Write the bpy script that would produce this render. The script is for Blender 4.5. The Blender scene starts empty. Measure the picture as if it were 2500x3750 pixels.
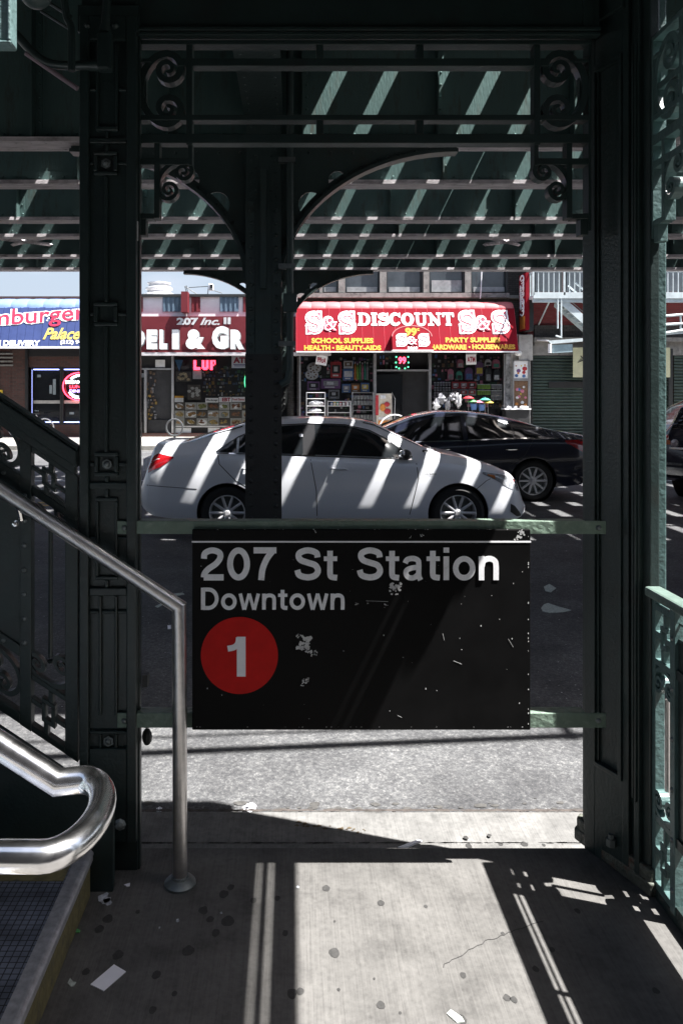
import bpy, bmesh, math, random
from mathutils import Vector, Matrix
random.seed(7)
sc = bpy.context.scene
COL = sc.collection
F = 2800.0; CX = 1070.0; CY = 1430.0; EYE = 1.64
def X(px, Y): return (px - CX) * Y / F
def Z(py, Y): return EYE - (py - CY) * Y / F
R = math.radians
# ------------------------------------------------------------------ materials
MATS = {}
def mat(name, col, rough=.6, metal=0., var=.25, scale=6., bump=0., bscale=60., emit=None, spec=.5, coat=0., dirt=None, dirt_amt=.5, dirt_scale=3., stretch=None):
    if name in MATS: return MATS[name]
    m = bpy.data.materials.new(name); m.use_nodes = True
    nt = m.node_tree; N = nt.nodes; L = nt.links
    b = N['Principled BSDF']
    b.inputs['Roughness'].default_value = rough; b.inputs['Metallic'].default_value = metal
    b.inputs['Specular IOR Level'].default_value = spec
    b.inputs['Coat Weight'].default_value = coat; b.inputs['Coat Roughness'].default_value = .04
    tc = N.new('ShaderNodeTexCoord'); src = tc.outputs['Object']
    if stretch:
        mp = N.new('ShaderNodeMapping'); mp.inputs['Scale'].default_value = stretch
        L.new(src, mp.inputs['Vector']); src = mp.outputs['Vector']
    c = (col[0], col[1], col[2], 1)
    if var > 0:
        n = N.new('ShaderNodeTexNoise'); n.inputs['Scale'].default_value = scale; n.inputs['Detail'].default_value = 6; n.inputs['Roughness'].default_value = .65
        L.new(src, n.inputs['Vector'])
        r = N.new('ShaderNodeValToRGB')
        r.color_ramp.elements[0].position = .3; r.color_ramp.elements[1].position = .7
        r.color_ramp.elements[0].color = tuple(max(0, v * (1 - var)) for v in col) + (1,)
        r.color_ramp.elements[1].color = tuple(min(1, v * (1 + var)) for v in col) + (1,)
        L.new(n.outputs['Fac'], r.inputs['Fac']); out = r.outputs['Color']
        mr = N.new('ShaderNodeMapRange'); mr.inputs['To Min'].default_value = max(.02, rough - .1); mr.inputs['To Max'].default_value = min(1, rough + .12)
        L.new(n.outputs['Fac'], mr.inputs['Value']); L.new(mr.outputs['Result'], b.inputs['Roughness'])
        if dirt:
            n2 = N.new('ShaderNodeTexNoise'); n2.inputs['Scale'].default_value = dirt_scale; n2.inputs['Detail'].default_value = 9; n2.inputs['Roughness'].default_value = .75
            L.new(src, n2.inputs['Vector'])
            r2 = N.new('ShaderNodeValToRGB'); r2.color_ramp.elements[0].position = .52; r2.color_ramp.elements[1].position = .68
            r2.color_ramp.elements[0].color = (0, 0, 0, 1); r2.color_ramp.elements[1].color = (dirt_amt,) * 3 + (1,)
            L.new(n2.outputs['Fac'], r2.inputs['Fac'])
            mx = N.new('ShaderNodeMix'); mx.data_type = 'RGBA'
            L.new(r2.outputs['Color'], mx.inputs['Factor']); L.new(out, mx.inputs['A']); mx.inputs['B'].default_value = dirt + (1,)
            out = mx.outputs['Result']
        L.new(out, b.inputs['Base Color'])
    else:
        b.inputs['Base Color'].default_value = c
    if bump > 0:
        n3 = N.new('ShaderNodeTexNoise'); n3.inputs['Scale'].default_value = bscale; n3.inputs['Detail'].default_value = 4
        L.new(src, n3.inputs['Vector'])
        bp = N.new('ShaderNodeBump'); bp.inputs['Strength'].default_value = bump; bp.inputs['Distance'].default_value = .01
        L.new(n3.outputs['Fac'], bp.inputs['Height']); L.new(bp.outputs['Normal'], b.inputs['Normal'])
    if emit:
        b.inputs['Emission Color'].default_value = emit[:3] + (1,); b.inputs['Emission Strength'].default_value = emit[3]
    MATS[name] = m
    return m
def nodes(m): return m.node_tree.nodes, m.node_tree.links, m.node_tree.nodes['Principled BSDF']
def ramp(N, pts):
    r = N.new('ShaderNodeValToRGB'); e = r.color_ramp.elements
    while len(e) < len(pts): e.new(.5)
    for q, (p, c) in zip(e, pts): q.position = p; q.color = tuple(c) + (1,) if len(c) == 3 else c
    return r
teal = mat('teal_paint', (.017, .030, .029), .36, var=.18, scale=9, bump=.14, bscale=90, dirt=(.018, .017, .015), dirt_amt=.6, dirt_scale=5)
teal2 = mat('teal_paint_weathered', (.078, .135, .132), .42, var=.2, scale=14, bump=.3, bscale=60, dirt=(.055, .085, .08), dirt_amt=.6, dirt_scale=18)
ltteal = mat('pale_teal_paint', (.10, .16, .16), .4, var=.15, scale=8, bump=.4, bscale=60)
elteal = mat('elevated_teal_paint', (.034, .056, .055), .42, var=.14, scale=3, bump=.3, bscale=25, dirt=(.05, .045, .035), dirt_amt=.55, dirt_scale=1.3)
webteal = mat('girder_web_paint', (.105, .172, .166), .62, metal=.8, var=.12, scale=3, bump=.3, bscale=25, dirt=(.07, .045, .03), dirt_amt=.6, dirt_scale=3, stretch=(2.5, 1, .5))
midteal = mat('girder_web_paint_shaded', (.062, .102, .098), .62, metal=.7, var=.15, scale=3, bump=.3, bscale=25, dirt=(.04, .028, .02), dirt_amt=.6, dirt_scale=3)  # darker web paint: shade of the far girders put into the colour
elflange = mat('flange_pale_paint', (.62, .58, .60), .7, var=.3, scale=14, bump=.3, bscale=40, dirt=(.14, .12, .12), dirt_amt=.9, dirt_scale=6, stretch=(.35, 3, 1))  # much paler grey than the webs, with random darker blotches
darkiron = mat('black_iron', (.02, .022, .022), .5, var=.25, scale=12, bump=.3)
steel = mat('brushed_steel', (.90, .89, .89), .19, metal=1, var=.08, scale=22, bump=.02, bscale=25, dirt=(.62, .61, .60), dirt_amt=.35, dirt_scale=40)
steel2 = mat('worn_steel', (.62, .60, .59), .36, metal=1, var=.16, scale=25, bump=.1, bscale=40)
zinc = mat('bolt_metal', (.16, .18, .18), .45, metal=.6, var=.2, scale=40)
signblack = mat('sign_enamel', (.0025, .0025, .0027), .55, var=.35, scale=7, bump=.04, bscale=9, spec=.12, dirt=(.006, .006, .006), dirt_amt=.6, dirt_scale=3)
signwhite = mat('sign_lettering', (.88, .88, .90), .45, var=.1, scale=60, dirt=(.4, .4, .4), dirt_amt=.5, dirt_scale=30)
signwhite2 = mat('sign_bullet_numeral', (.88, .87, .90), .5, var=.03, scale=60)
signred = mat('sign_red', (.56, .016, .014), .55, spec=.12, var=.1, scale=20)
chipgrey = mat('paint_chip', (.5, .5, .5), .6, var=.35, scale=60)
whitepaper = mat('paper', (.85, .85, .9), .8, var=.04, scale=20)
# concrete pad: broomed, stained
def concrete(name, base, streak=True):
    m = mat(name, base, .85, var=0); N, L, b = nodes(m)
    tc = N.new('ShaderNodeTexCoord')
    mp = N.new('ShaderNodeMapping'); mp.inputs['Scale'].default_value = (170, 5, 1); L.new(tc.outputs['Object'], mp.inputs['Vector'])
    st = N.new('ShaderNodeTexNoise'); st.inputs['Scale'].default_value = 1; st.inputs['Detail'].default_value = 3; L.new(mp.outputs['Vector'], st.inputs['Vector'])
    big = N.new('ShaderNodeTexNoise'); big.inputs['Scale'].default_value = 5.2; big.inputs['Detail'].default_value = 8; big.inputs['Roughness'].default_value = .7; L.new(tc.outputs['Object'], big.inputs['Vector'])
    fine = N.new('ShaderNodeTexNoise'); fine.inputs['Scale'].default_value = 55; fine.inputs['Detail'].default_value = 5; L.new(tc.outputs['Object'], fine.inputs['Vector'])
    r = ramp(N, [(.34, tuple(v * .58 for v in base)), (.46, tuple(v * .86 for v in base)), (.56, tuple(v * 1.0 for v in base)), (.68, tuple(v * 1.16 for v in base))]); L.new(big.outputs['Fac'], r.inputs['Fac'])
    mm = N.new('ShaderNodeMath'); mm.operation = 'ADD'; L.new(st.outputs['Fac'], mm.inputs[0]); L.new(fine.outputs['Fac'], mm.inputs[1])
    r2 = ramp(N, [(.36, (.55, .55, .55)), (.5, (.98, .98, .98)), (.62, (1.2, 1.2, 1.2))])
    hf = N.new('ShaderNodeMath'); hf.operation = 'MULTIPLY'; hf.inputs[1].default_value = .5; L.new(mm.outputs[0], hf.inputs[0]); L.new(hf.outputs[0], r2.inputs['Fac'])
    mx = N.new('ShaderNodeMix'); mx.data_type = 'RGBA'; mx.blend_type = 'MULTIPLY'; mx.inputs['Factor'].default_value = .5
    L.new(r.outputs['Color'], mx.inputs['A']); L.new(r2.outputs['Color'], mx.inputs['B'])
    # dark stains
    s3 = N.new('ShaderNodeTexNoise'); s3.inputs['Scale'].default_value = 1.1; s3.inputs['Detail'].default_value = 10; s3.inputs['Roughness'].default_value = .72; s3.inputs['Distortion'].default_value = .6; L.new(tc.outputs['Object'], s3.inputs['Vector'])
    r3 = ramp(N, [(.46, (0, 0, 0)), (.58, (.30, .30, .30)), (.72, (.7, .7, .7))]); L.new(s3.outputs['Fac'], r3.inputs['Fac'])
    m2 = N.new('ShaderNodeMix'); m2.data_type = 'RGBA'; L.new(r3.outputs['Color'], m2.inputs['Factor']); L.new(mx.outputs['Result'], m2.inputs['A']); m2.inputs['B'].default_value = tuple(v * .35 for v in base) + (1,)
    L.new(m2.outputs['Result'], b.inputs['Base Color'])
    bp = N.new('ShaderNodeBump'); bp.inputs['Strength'].default_value = .35; bp.inputs['Distance'].default_value = .004
    L.new(mm.outputs[0], bp.inputs['Height']); L.new(bp.outputs['Normal'], b.inputs['Normal'])
    return m
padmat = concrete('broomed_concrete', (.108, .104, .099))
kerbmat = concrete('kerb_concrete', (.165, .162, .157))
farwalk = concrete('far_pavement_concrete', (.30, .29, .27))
def asphalt():
    m = mat('asphalt', (.1, .1, .1), .85, var=0); N, L, b = nodes(m)
    tc = N.new('ShaderNodeTexCoord')
    a = N.new('ShaderNodeTexNoise'); a.inputs['Scale'].default_value = 55; a.inputs['Detail'].default_value = 6; a.inputs['Roughness'].default_value = .8; L.new(tc.outputs['Object'], a.inputs['Vector'])
    v = N.new('ShaderNodeTexVoronoi'); v.inputs['Scale'].default_value = 85; L.new(tc.outputs['Object'], v.inputs['Vector'])
    g = N.new('ShaderNodeTexNoise'); g.inputs['Scale'].default_value = 1.7; g.inputs['Detail'].default_value = 8; g.inputs['Roughness'].default_value = .7; L.new(tc.outputs['Object'], g.inputs['Vector'])
    r = ramp(N, [(.32, (.03, .03, .033)), (.47, (.070, .071, .075)), (.58, (.12, .12, .122)), (.69, (.26, .26, .255))]); L.new(a.outputs['Fac'], r.inputs['Fac'])
    rv = ramp(N, [(.0, (1.5, 1.5, 1.5)), (.12, (1, 1, 1)), (.6, (.75, .75, .75))]); L.new(v.outputs['Distance'], rv.inputs['Fac'])
    rg = ramp(N, [(.33, (.55, .55, .57)), (.5, (1, 1, 1)), (.68, (1.5, 1.5, 1.48))]); L.new(g.outputs['Fac'], rg.inputs['Fac'])
    x1 = N.new('ShaderNodeMix'); x1.data_type = 'RGBA'; x1.blend_type = 'MULTIPLY'; x1.inputs['Factor'].default_value = 1; L.new(r.outputs['Color'], x1.inputs['A']); L.new(rv.outputs['Color'], x1.inputs['B'])
    x2 = N.new('ShaderNodeMix'); x2.data_type = 'RGBA'; x2.blend_type = 'MULTIPLY'; x2.inputs['Factor'].default_value = 1; L.new(x1.outputs['Result'], x2.inputs['A']); L.new(rg.outputs['Color'], x2.inputs['B'])
    L.new(x2.outputs['Result'], b.inputs['Base Color'])
    bp = N.new('ShaderNodeBump'); bp.inputs['Strength'].default_value = .6; bp.inputs['Distance'].default_value = .006
    L.new(a.outputs['Fac'], bp.inputs['Height']); L.new(bp.outputs['Normal'], b.inputs['Normal'])
    return m
asph = asphalt()
def brick(name, c1, c2, mort, sx=1.):
    m = mat(name, c1, .85, var=0); N, L, b = nodes(m)
    tc = N.new('ShaderNodeTexCoord'); sp = N.new('ShaderNodeSeparateXYZ'); cb = N.new('ShaderNodeCombineXYZ')
    L.new(tc.outputs['Object'], sp.inputs['Vector'])
    ad = N.new('ShaderNodeMath'); L.new(sp.outputs['X'], ad.inputs[0]); L.new(sp.outputs['Y'], ad.inputs[1])
    L.new(ad.outputs[0], cb.inputs['X']); L.new(sp.outputs['Z'], cb.inputs['Y'])
    t = N.new('ShaderNodeTexBrick'); t.inputs['Scale'].default_value = 1
    t.inputs['Brick Width'].default_value = .21 * sx; t.inputs['Row Height'].default_value = .072 * sx; t.inputs['Mortar Size'].default_value = .008
    t.inputs['Color1'].default_value = c1 + (1,); t.inputs['Color2'].default_value = c2 + (1,); t.inputs['Mortar'].default_value = mort + (1,)
    L.new(cb.outputs[0], t.inputs['Vector']); L.new(t.outputs['Color'], b.inputs['Base Color'])
    return m
brickred = brick('red_brick', (.09, .035, .028), (.055, .025, .02), (.06, .055, .05))
brickdark = brick('dark_brick', (.06, .052, .05), (.10, .09, .085), (.03, .03, .03))
brickpink = brick('bright_red_brick', (.22, .035, .04), (.28, .06, .065), (.16, .06, .06))
def tread_mat():
    m = mat('steel_tread', (.06, .065, .08), .5, metal=.3, var=0); N, L, b = nodes(m)
    tc = N.new('ShaderNodeTexCoord')
    t = N.new('ShaderNodeTexBrick'); t.inputs['Scale'].default_value = 1; t.offset = 0
    t.inputs['Brick Width'].default_value = .02; t.inputs['Row Height'].default_value = .02; t.inputs['Mortar Size'].default_value = .0016
    t.inputs['Color1'].default_value = (.19, .21, .26, 1); t.inputs['Color2'].default_value = (.16, .18, .225, 1); t.inputs['Mortar'].default_value = (.02, .022, .026, 1)
    L.new(tc.outputs['Object'], t.inputs['Vector'])
    n = N.new('ShaderNodeTexNoise'); n.inputs['Scale'].default_value = 7; n.inputs['Detail'].default_value = 8; L.new(tc.outputs['Object'], n.inputs['Vector'])
    r = ramp(N, [(.35, (.45, .45, .45)), (.65, (1.35, 1.35, 1.35))]); L.new(n.outputs['Fac'], r.inputs['Fac'])
    x = N.new('ShaderNodeMix'); x.data_type = 'RGBA'; x.blend_type = 'MULTIPLY'; x.inputs['Factor'].default_value = 1
    L.new(t.outputs['Color'], x.inputs['A']); L.new(r.outputs['Color'], x.inputs['B']); L.new(x.outputs['Result'], b.inputs['Base Color'])
    bp = N.new('ShaderNodeBump'); bp.inputs['Strength'].default_value = .6; bp.inputs['Distance'].default_value = .003
    L.new(t.outputs['Fac'], bp.inputs['Height']); bp.invert = True; L.new(bp.outputs['Normal'], b.inputs['Normal'])
    return m
treadm = tread_mat()
yellowworn = mat('worn_yellow_paint', (.17, .145, .065), .7, var=.4, scale=20, bump=.3, dirt=(.06, .06, .055), dirt_amt=1, dirt_scale=14)
nosing = mat('nosing_metal', (.42, .42, .44), .45, metal=.5, var=.3, scale=40)
glassdark = mat('dark_glass', (.012, .014, .016), .06, var=0, spec=.8)
glassgrey = mat('window_glass', (.05, .058, .066), .12, var=.4, scale=1.2, spec=.7)
rubber = mat('tyre_rubber', (.018, .018, .018), .8, var=.2, scale=30)
alloy = mat('alloy_wheel', (.72, .72, .74), .35, metal=.35, var=.05, scale=30)
chrome = mat('chrome', (.8, .8, .8), .08, metal=1, var=0)
plasticblack = mat('black_plastic', (.014, .014, .015), .45, var=.2, scale=20)
silverpaint = mat('silver_car_paint', (.86, .88, .93), .36, metal=.1, var=.02, scale=300, coat=.7)
blackpaint = mat('black_car_paint', (.014, .017, .032), .2, var=0, spec=.3, coat=.55)
greypaint = mat('blue_grey_car_paint', (.10, .11, .13), .3, metal=.3, var=0, coat=1.)
redlens = mat('red_lens', (.35, .008, .012), .15, var=.3, scale=50, coat=1.)
redlenslit = mat('red_lens_lit', (.5, .01, .02), .15, var=0, emit=(1, .02, .03, 4.))
shopglass = mat('shop_window_glass', (.02, .02, .02), .03, var=0)
_nt = shopglass.node_tree; _tr = _nt.nodes.new('ShaderNodeBsdfTransparent'); _gl = _nt.nodes.new('ShaderNodeBsdfGlossy'); _mx = _nt.nodes.new('ShaderNodeMixShader'); _fr = _nt.nodes.new('ShaderNodeFresnel')
_gl.inputs['Roughness'].default_value = .03; _fr.inputs['IOR'].default_value = 1.5; _tr.inputs['Color'].default_value = (.97, .98, .98, 1)
_nt.links.new(_fr.outputs[0], _mx.inputs[0]); _nt.links.new(_tr.outputs[0], _mx.inputs[1]); _nt.links.new(_gl.outputs[0], _mx.inputs[2]); _nt.links.new(_mx.outputs[0], _nt.nodes['Material Output'].inputs['Surface'])
clearlens = mat('headlight_lens', (.30, .31, .33), .1, var=.6, scale=25, coat=1.)
amber = mat('amber_lens', (.5, .16, .04), .2, var=0)

# ------------------------------------------------------------------ mesh builder
BASE = {}
class MB:
    def __init__(s): s.v = []; s.f = []
    def add(s, vs, fs):
        n = len(s.v); s.v += [tuple(v) for v in vs]; s.f += [tuple(i + n for i in f) for f in fs]; return s
    def box(s, x0, x1, y0, y1, z0, z1):
        if x0 > x1: x0, x1 = x1, x0
        if y0 > y1: y0, y1 = y1, y0
        if z0 > z1: z0, z1 = z1, z0
        return s.add([(x0,y0,z0),(x1,y0,z0),(x1,y1,z0),(x0,y1,z0),(x0,y0,z1),(x1,y0,z1),(x1,y1,z1),(x0,y1,z1)],
                     [(0,3,2,1),(4,5,6,7),(0,1,5,4),(1,2,6,5),(2,3,7,6),(3,0,4,7)])
    def prism(s, poly, a, b, plane='xz'):
        # polygon (convex or simple) extruded along the third axis
        A = sum(poly[i][0]*poly[(i+1)%len(poly)][1]-poly[(i+1)%len(poly)][0]*poly[i][1] for i in range(len(poly)))
        if A < 0: poly = poly[::-1]
        f = {'xz': lambda p, t: (p[0], t, p[1]), 'xy': lambda p, t: (p[0], p[1], t), 'yz': lambda p, t: (t, p[0], p[1])}[plane]
        n = len(poly); lo, hi = min(a, b), max(a, b)
        vs = [f(p, lo) for p in poly] + [f(p, hi) for p in poly]
        if plane == 'xz': fs = [tuple(range(n)), tuple(range(2*n-1, n-1, -1))] + [((i+1)%n, i, n+i, n+(i+1)%n) for i in range(n)]
        else: fs = [tuple(range(n-1, -1, -1)), tuple(range(n, 2*n))] + [(i, (i+1)%n, n+(i+1)%n, n+i) for i in range(n)]
        return s.add(vs, fs)
    def tube(s, path, r, n=10, caps=True):
        P = [Vector(p) for p in path]; rings = []; up = None
        rr = r if hasattr(r, '__len__') else [r]*len(P)
        for i, p in enumerate(P):
            d = ((P[i]-P[i-1]).normalized() if i else Vector()) + ((P[i+1]-P[i]).normalized() if i < len(P)-1 else Vector())
            if d.length < 1e-6: d = P[min(i+1, len(P)-1)] - P[max(0,i-1)]
            d.normalize()
            if up is None: up = Vector((0,0,1)) if abs(d.z) < .9 else Vector((1,0,0))
            a = d.cross(up).normalized(); bb = a.cross(d).normalized(); up = bb
            k = 1.
            if 0 < i < len(P)-1:
                c = (P[i]-P[i-1]).normalized().dot(d); k = 1/max(.5, c)
            ax = (P[i]-P[i-1]).normalized() if i else d
            ring = []
            for j in range(n):
                t = 2*math.pi*j/n; off = a*math.cos(t)*rr[i] + bb*math.sin(t)*rr[i]
                if k > 1.001:
                    # slide along the pipe so the section lies in the mitre plane
                    bend = ((P[i+1]-P[i]).normalized() - ax).normalized()
                    comp = off.dot((bend - d*bend.dot(d)).normalized()); off = off + (bend - d*bend.dot(d)).normalized()*comp*(k-1)
                ring.append(p + off)
            rings.append(ring)
        vs = [v for ring in rings for v in ring]; fs = []
        for i in range(len(P)-1):
            for j in range(n):
                fs.append((i*n+j, i*n+(j+1)%n, (i+1)*n+(j+1)%n, (i+1)*n+j))
        if caps: fs += [tuple(range(n-1,-1,-1)), tuple((len(P)-1)*n+j for j in range(n))]
        return s.add(vs, fs)
    def lathe(s, prof, c=(0,0,0), axis='z', n=24, caps=True):
        vs = []; fs = []; m = len(prof)
        for j in range(n):
            t = 2*math.pi*j/n
            for (r, h) in prof:
                a, b = r*math.cos(t), r*math.sin(t)
                p = {'z': (a, b, h), 'y': (b, h, a), 'x': (h, a, b)}[axis]
                vs.append((p[0]+c[0], p[1]+c[1], p[2]+c[2]))
        for j in range(n):
            k = (j+1) % n
            for i in range(m-1): fs.append((j*m+i, k*m+i, k*m+i+1, j*m+i+1))
        if caps:
            if prof[0][0] > 1e-5: fs.append(tuple(j*m for j in range(n))[::-1])
            if prof[-1][0] > 1e-5: fs.append(tuple(j*m+m-1 for j in range(n)))
        return s.add(vs, fs)
    def dome(s, c, r, d=(0,-1,0), n=6, h=.7):
        d = Vector(d).normalized(); up = Vector((0,0,1)) if abs(d.z) < .9 else Vector((1,0,0))
        a = d.cross(up).normalized(); b = a.cross(d); c = Vector(c)
        vs = [c + (a*math.cos(2*math.pi*j/n)+b*math.sin(2*math.pi*j/n))*r for j in range(n)]
        vs += [c + (a*math.cos(2*math.pi*j/n)+b*math.sin(2*math.pi*j/n))*r*.65 + d*r*h*.75 for j in range(n)] + [c + d*r*h]
        fs = [(j, (j+1)%n, n+(j+1)%n, n+j) for j in range(n)] + [(n+j, n+(j+1)%n, 2*n) for j in range(n)]
        return s.add(vs, fs)
    def ellipsoid(s, c, rx, ry, rz, nu=12, nv=8, jit=0):
        vs = []; fs = []
        for i in range(nv+1):
            ph = math.pi*i/nv
            for j in range(nu):
                t = 2*math.pi*j/nu; k = 1 + (random.random()-.5)*jit
                vs.append((c[0]+rx*k*math.sin(ph)*math.cos(t), c[1]+ry*k*math.sin(ph)*math.sin(t), c[2]+rz*k*math.cos(ph)))
        for i in range(nv):
            for j in range(nu): fs.append((i*nu+j, (i+1)*nu+j, (i+1)*nu+(j+1)%nu, i*nu+(j+1)%nu))
        return s.add(vs, fs)
    def ribbon(s, pts, w, y0, y1, closed=False, mp=None):
        # mitred stroke of width w in the xz plane, thickness y0..y1 ; mp maps (u,t,v)->xyz
        n = len(pts); L = []; Rr = []
        ww = w if hasattr(w, '__len__') else [w]*n
        for i in range(n):
            p = Vector((pts[i][0], pts[i][1]))
            a = Vector(pts[i-1][:2]) if (i or closed) else None
            b = Vector(pts[(i+1) % n][:2]) if (i < n-1 or closed) else None
            d1 = (p-a).normalized() if a is not None and (p-a).length > 1e-9 else None
            d2 = (b-p).normalized() if b is not None and (b-p).length > 1e-9 else None
            d1 = d1 or d2; d2 = d2 or d1
            t = (d1+d2); t = t.normalized() if t.length > 1e-6 else d1
            nn = Vector((-t.y, t.x)); k = min(2.2, 1/max(.3, t.dot(d1)))
            L.append(p + nn*ww[i]/2*k); Rr.append(p - nn*ww[i]/2*k)
        mp = mp or (lambda u, t, v: (u, t, v))
        vs = []
        for i in range(n):
            for (q, t) in ((L[i], y0), (Rr[i], y0), (Rr[i], y1), (L[i], y1)): vs.append(mp(q.x, t, q.y))
        fs = []; m = n if closed else n-1
        for i in range(m):
            k = (i+1) % n
            for e in range(4): fs.append((i*4+e, i*4+(e+1)%4, k*4+(e+1)%4, k*4+e))
        if not closed: fs += [(3,2,1,0), ((n-1)*4, (n-1)*4+1, (n-1)*4+2, (n-1)*4+3)]
        return s.add(vs, fs)
    def xf(s, fn): s.v = [tuple(fn(v)) for v in s.v]; return s
    def build(s, name, m, parent=None, smooth=False, bevel=0, recalc=True):
        me = bpy.data.meshes.new(name)
        if parent is not None: base = BASE.get(parent.name, (0,0,0))
        else:
            xs = [v[0] for v in s.v]; ys = [v[1] for v in s.v]; zs = [v[2] for v in s.v]
            base = ((min(xs)+max(xs))/2, (min(ys)+max(ys))/2, min(zs))
        me.from_pydata([(v[0]-base[0], v[1]-base[1], v[2]-base[2]) for v in s.v], [], s.f)
        if recalc:
            bm = bmesh.new(); bm.from_mesh(me); bmesh.ops.recalc_face_normals(bm, faces=bm.faces); bm.to_mesh(me); bm.free()
        o = bpy.data.objects.new(name, me); COL.objects.link(o)
        for mm in (m if isinstance(m, (list, tuple)) else [m]): me.materials.append(mm)
        if parent is not None: o.parent = parent; BASE[o.name] = base
        else: o.location = base; BASE[o.name] = base
        if smooth:
            me.shade_smooth(); me.set_sharp_from_angle(angle=R(38))
        if bevel:
            b = o.modifiers.new('bevel', 'BEVEL'); b.width = bevel; b.segments = 2; b.limit_method = 'ANGLE'; b.angle_limit = R(40)
        return o
def tag(o, label, cat, group=None):
    o['label'] = label; o['category'] = cat
    if group: o['group'] = group
    return o
def struct(o, kind='structure'): o['kind'] = kind; return o
def thing(name, label, cat, base=(0,0,0), group=None, local=False, rotz=0):
    o = bpy.data.objects.new(name, None); COL.objects.link(o); o.location = base; o.rotation_euler = (0,0,rotz)
    o.empty_display_size = .1
    BASE[o.name] = (0,0,0) if local else tuple(base)
    return tag(o, label, cat, group)
def copytree(o, parent=None):
    c = o.copy(); COL.objects.link(c)
    if parent is not None: c.parent = parent
    for ch in list(o.children): copytree(ch, c)
    return c
def lerp(a, b, t): return a + (b-a)*t
def arc(cx, cy, rx, ry, a0, a1, n=12):
    return [(cx+rx*math.cos(R(lerp(a0,a1,i/n))), cy+ry*math.sin(R(lerp(a0,a1,i/n)))) for i in range(n+1)]
def spline(P, k=6):
    out = []
    for i in range(len(P)-1):
        p0 = P[max(0,i-1)]; p1 = P[i]; p2 = P[i+1]; p3 = P[min(len(P)-1,i+2)]
        for j in range(k):
            t = j/k
            out.append(tuple(.5*((2*p1[a])+(-p0[a]+p2[a])*t+(2*p0[a]-5*p1[a]+4*p2[a]-p3[a])*t*t+(-p0[a]+3*p1[a]-3*p2[a]+p3[a])*t**3) for a in range(len(p1))))
    out.append(P[-1]); return out
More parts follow.
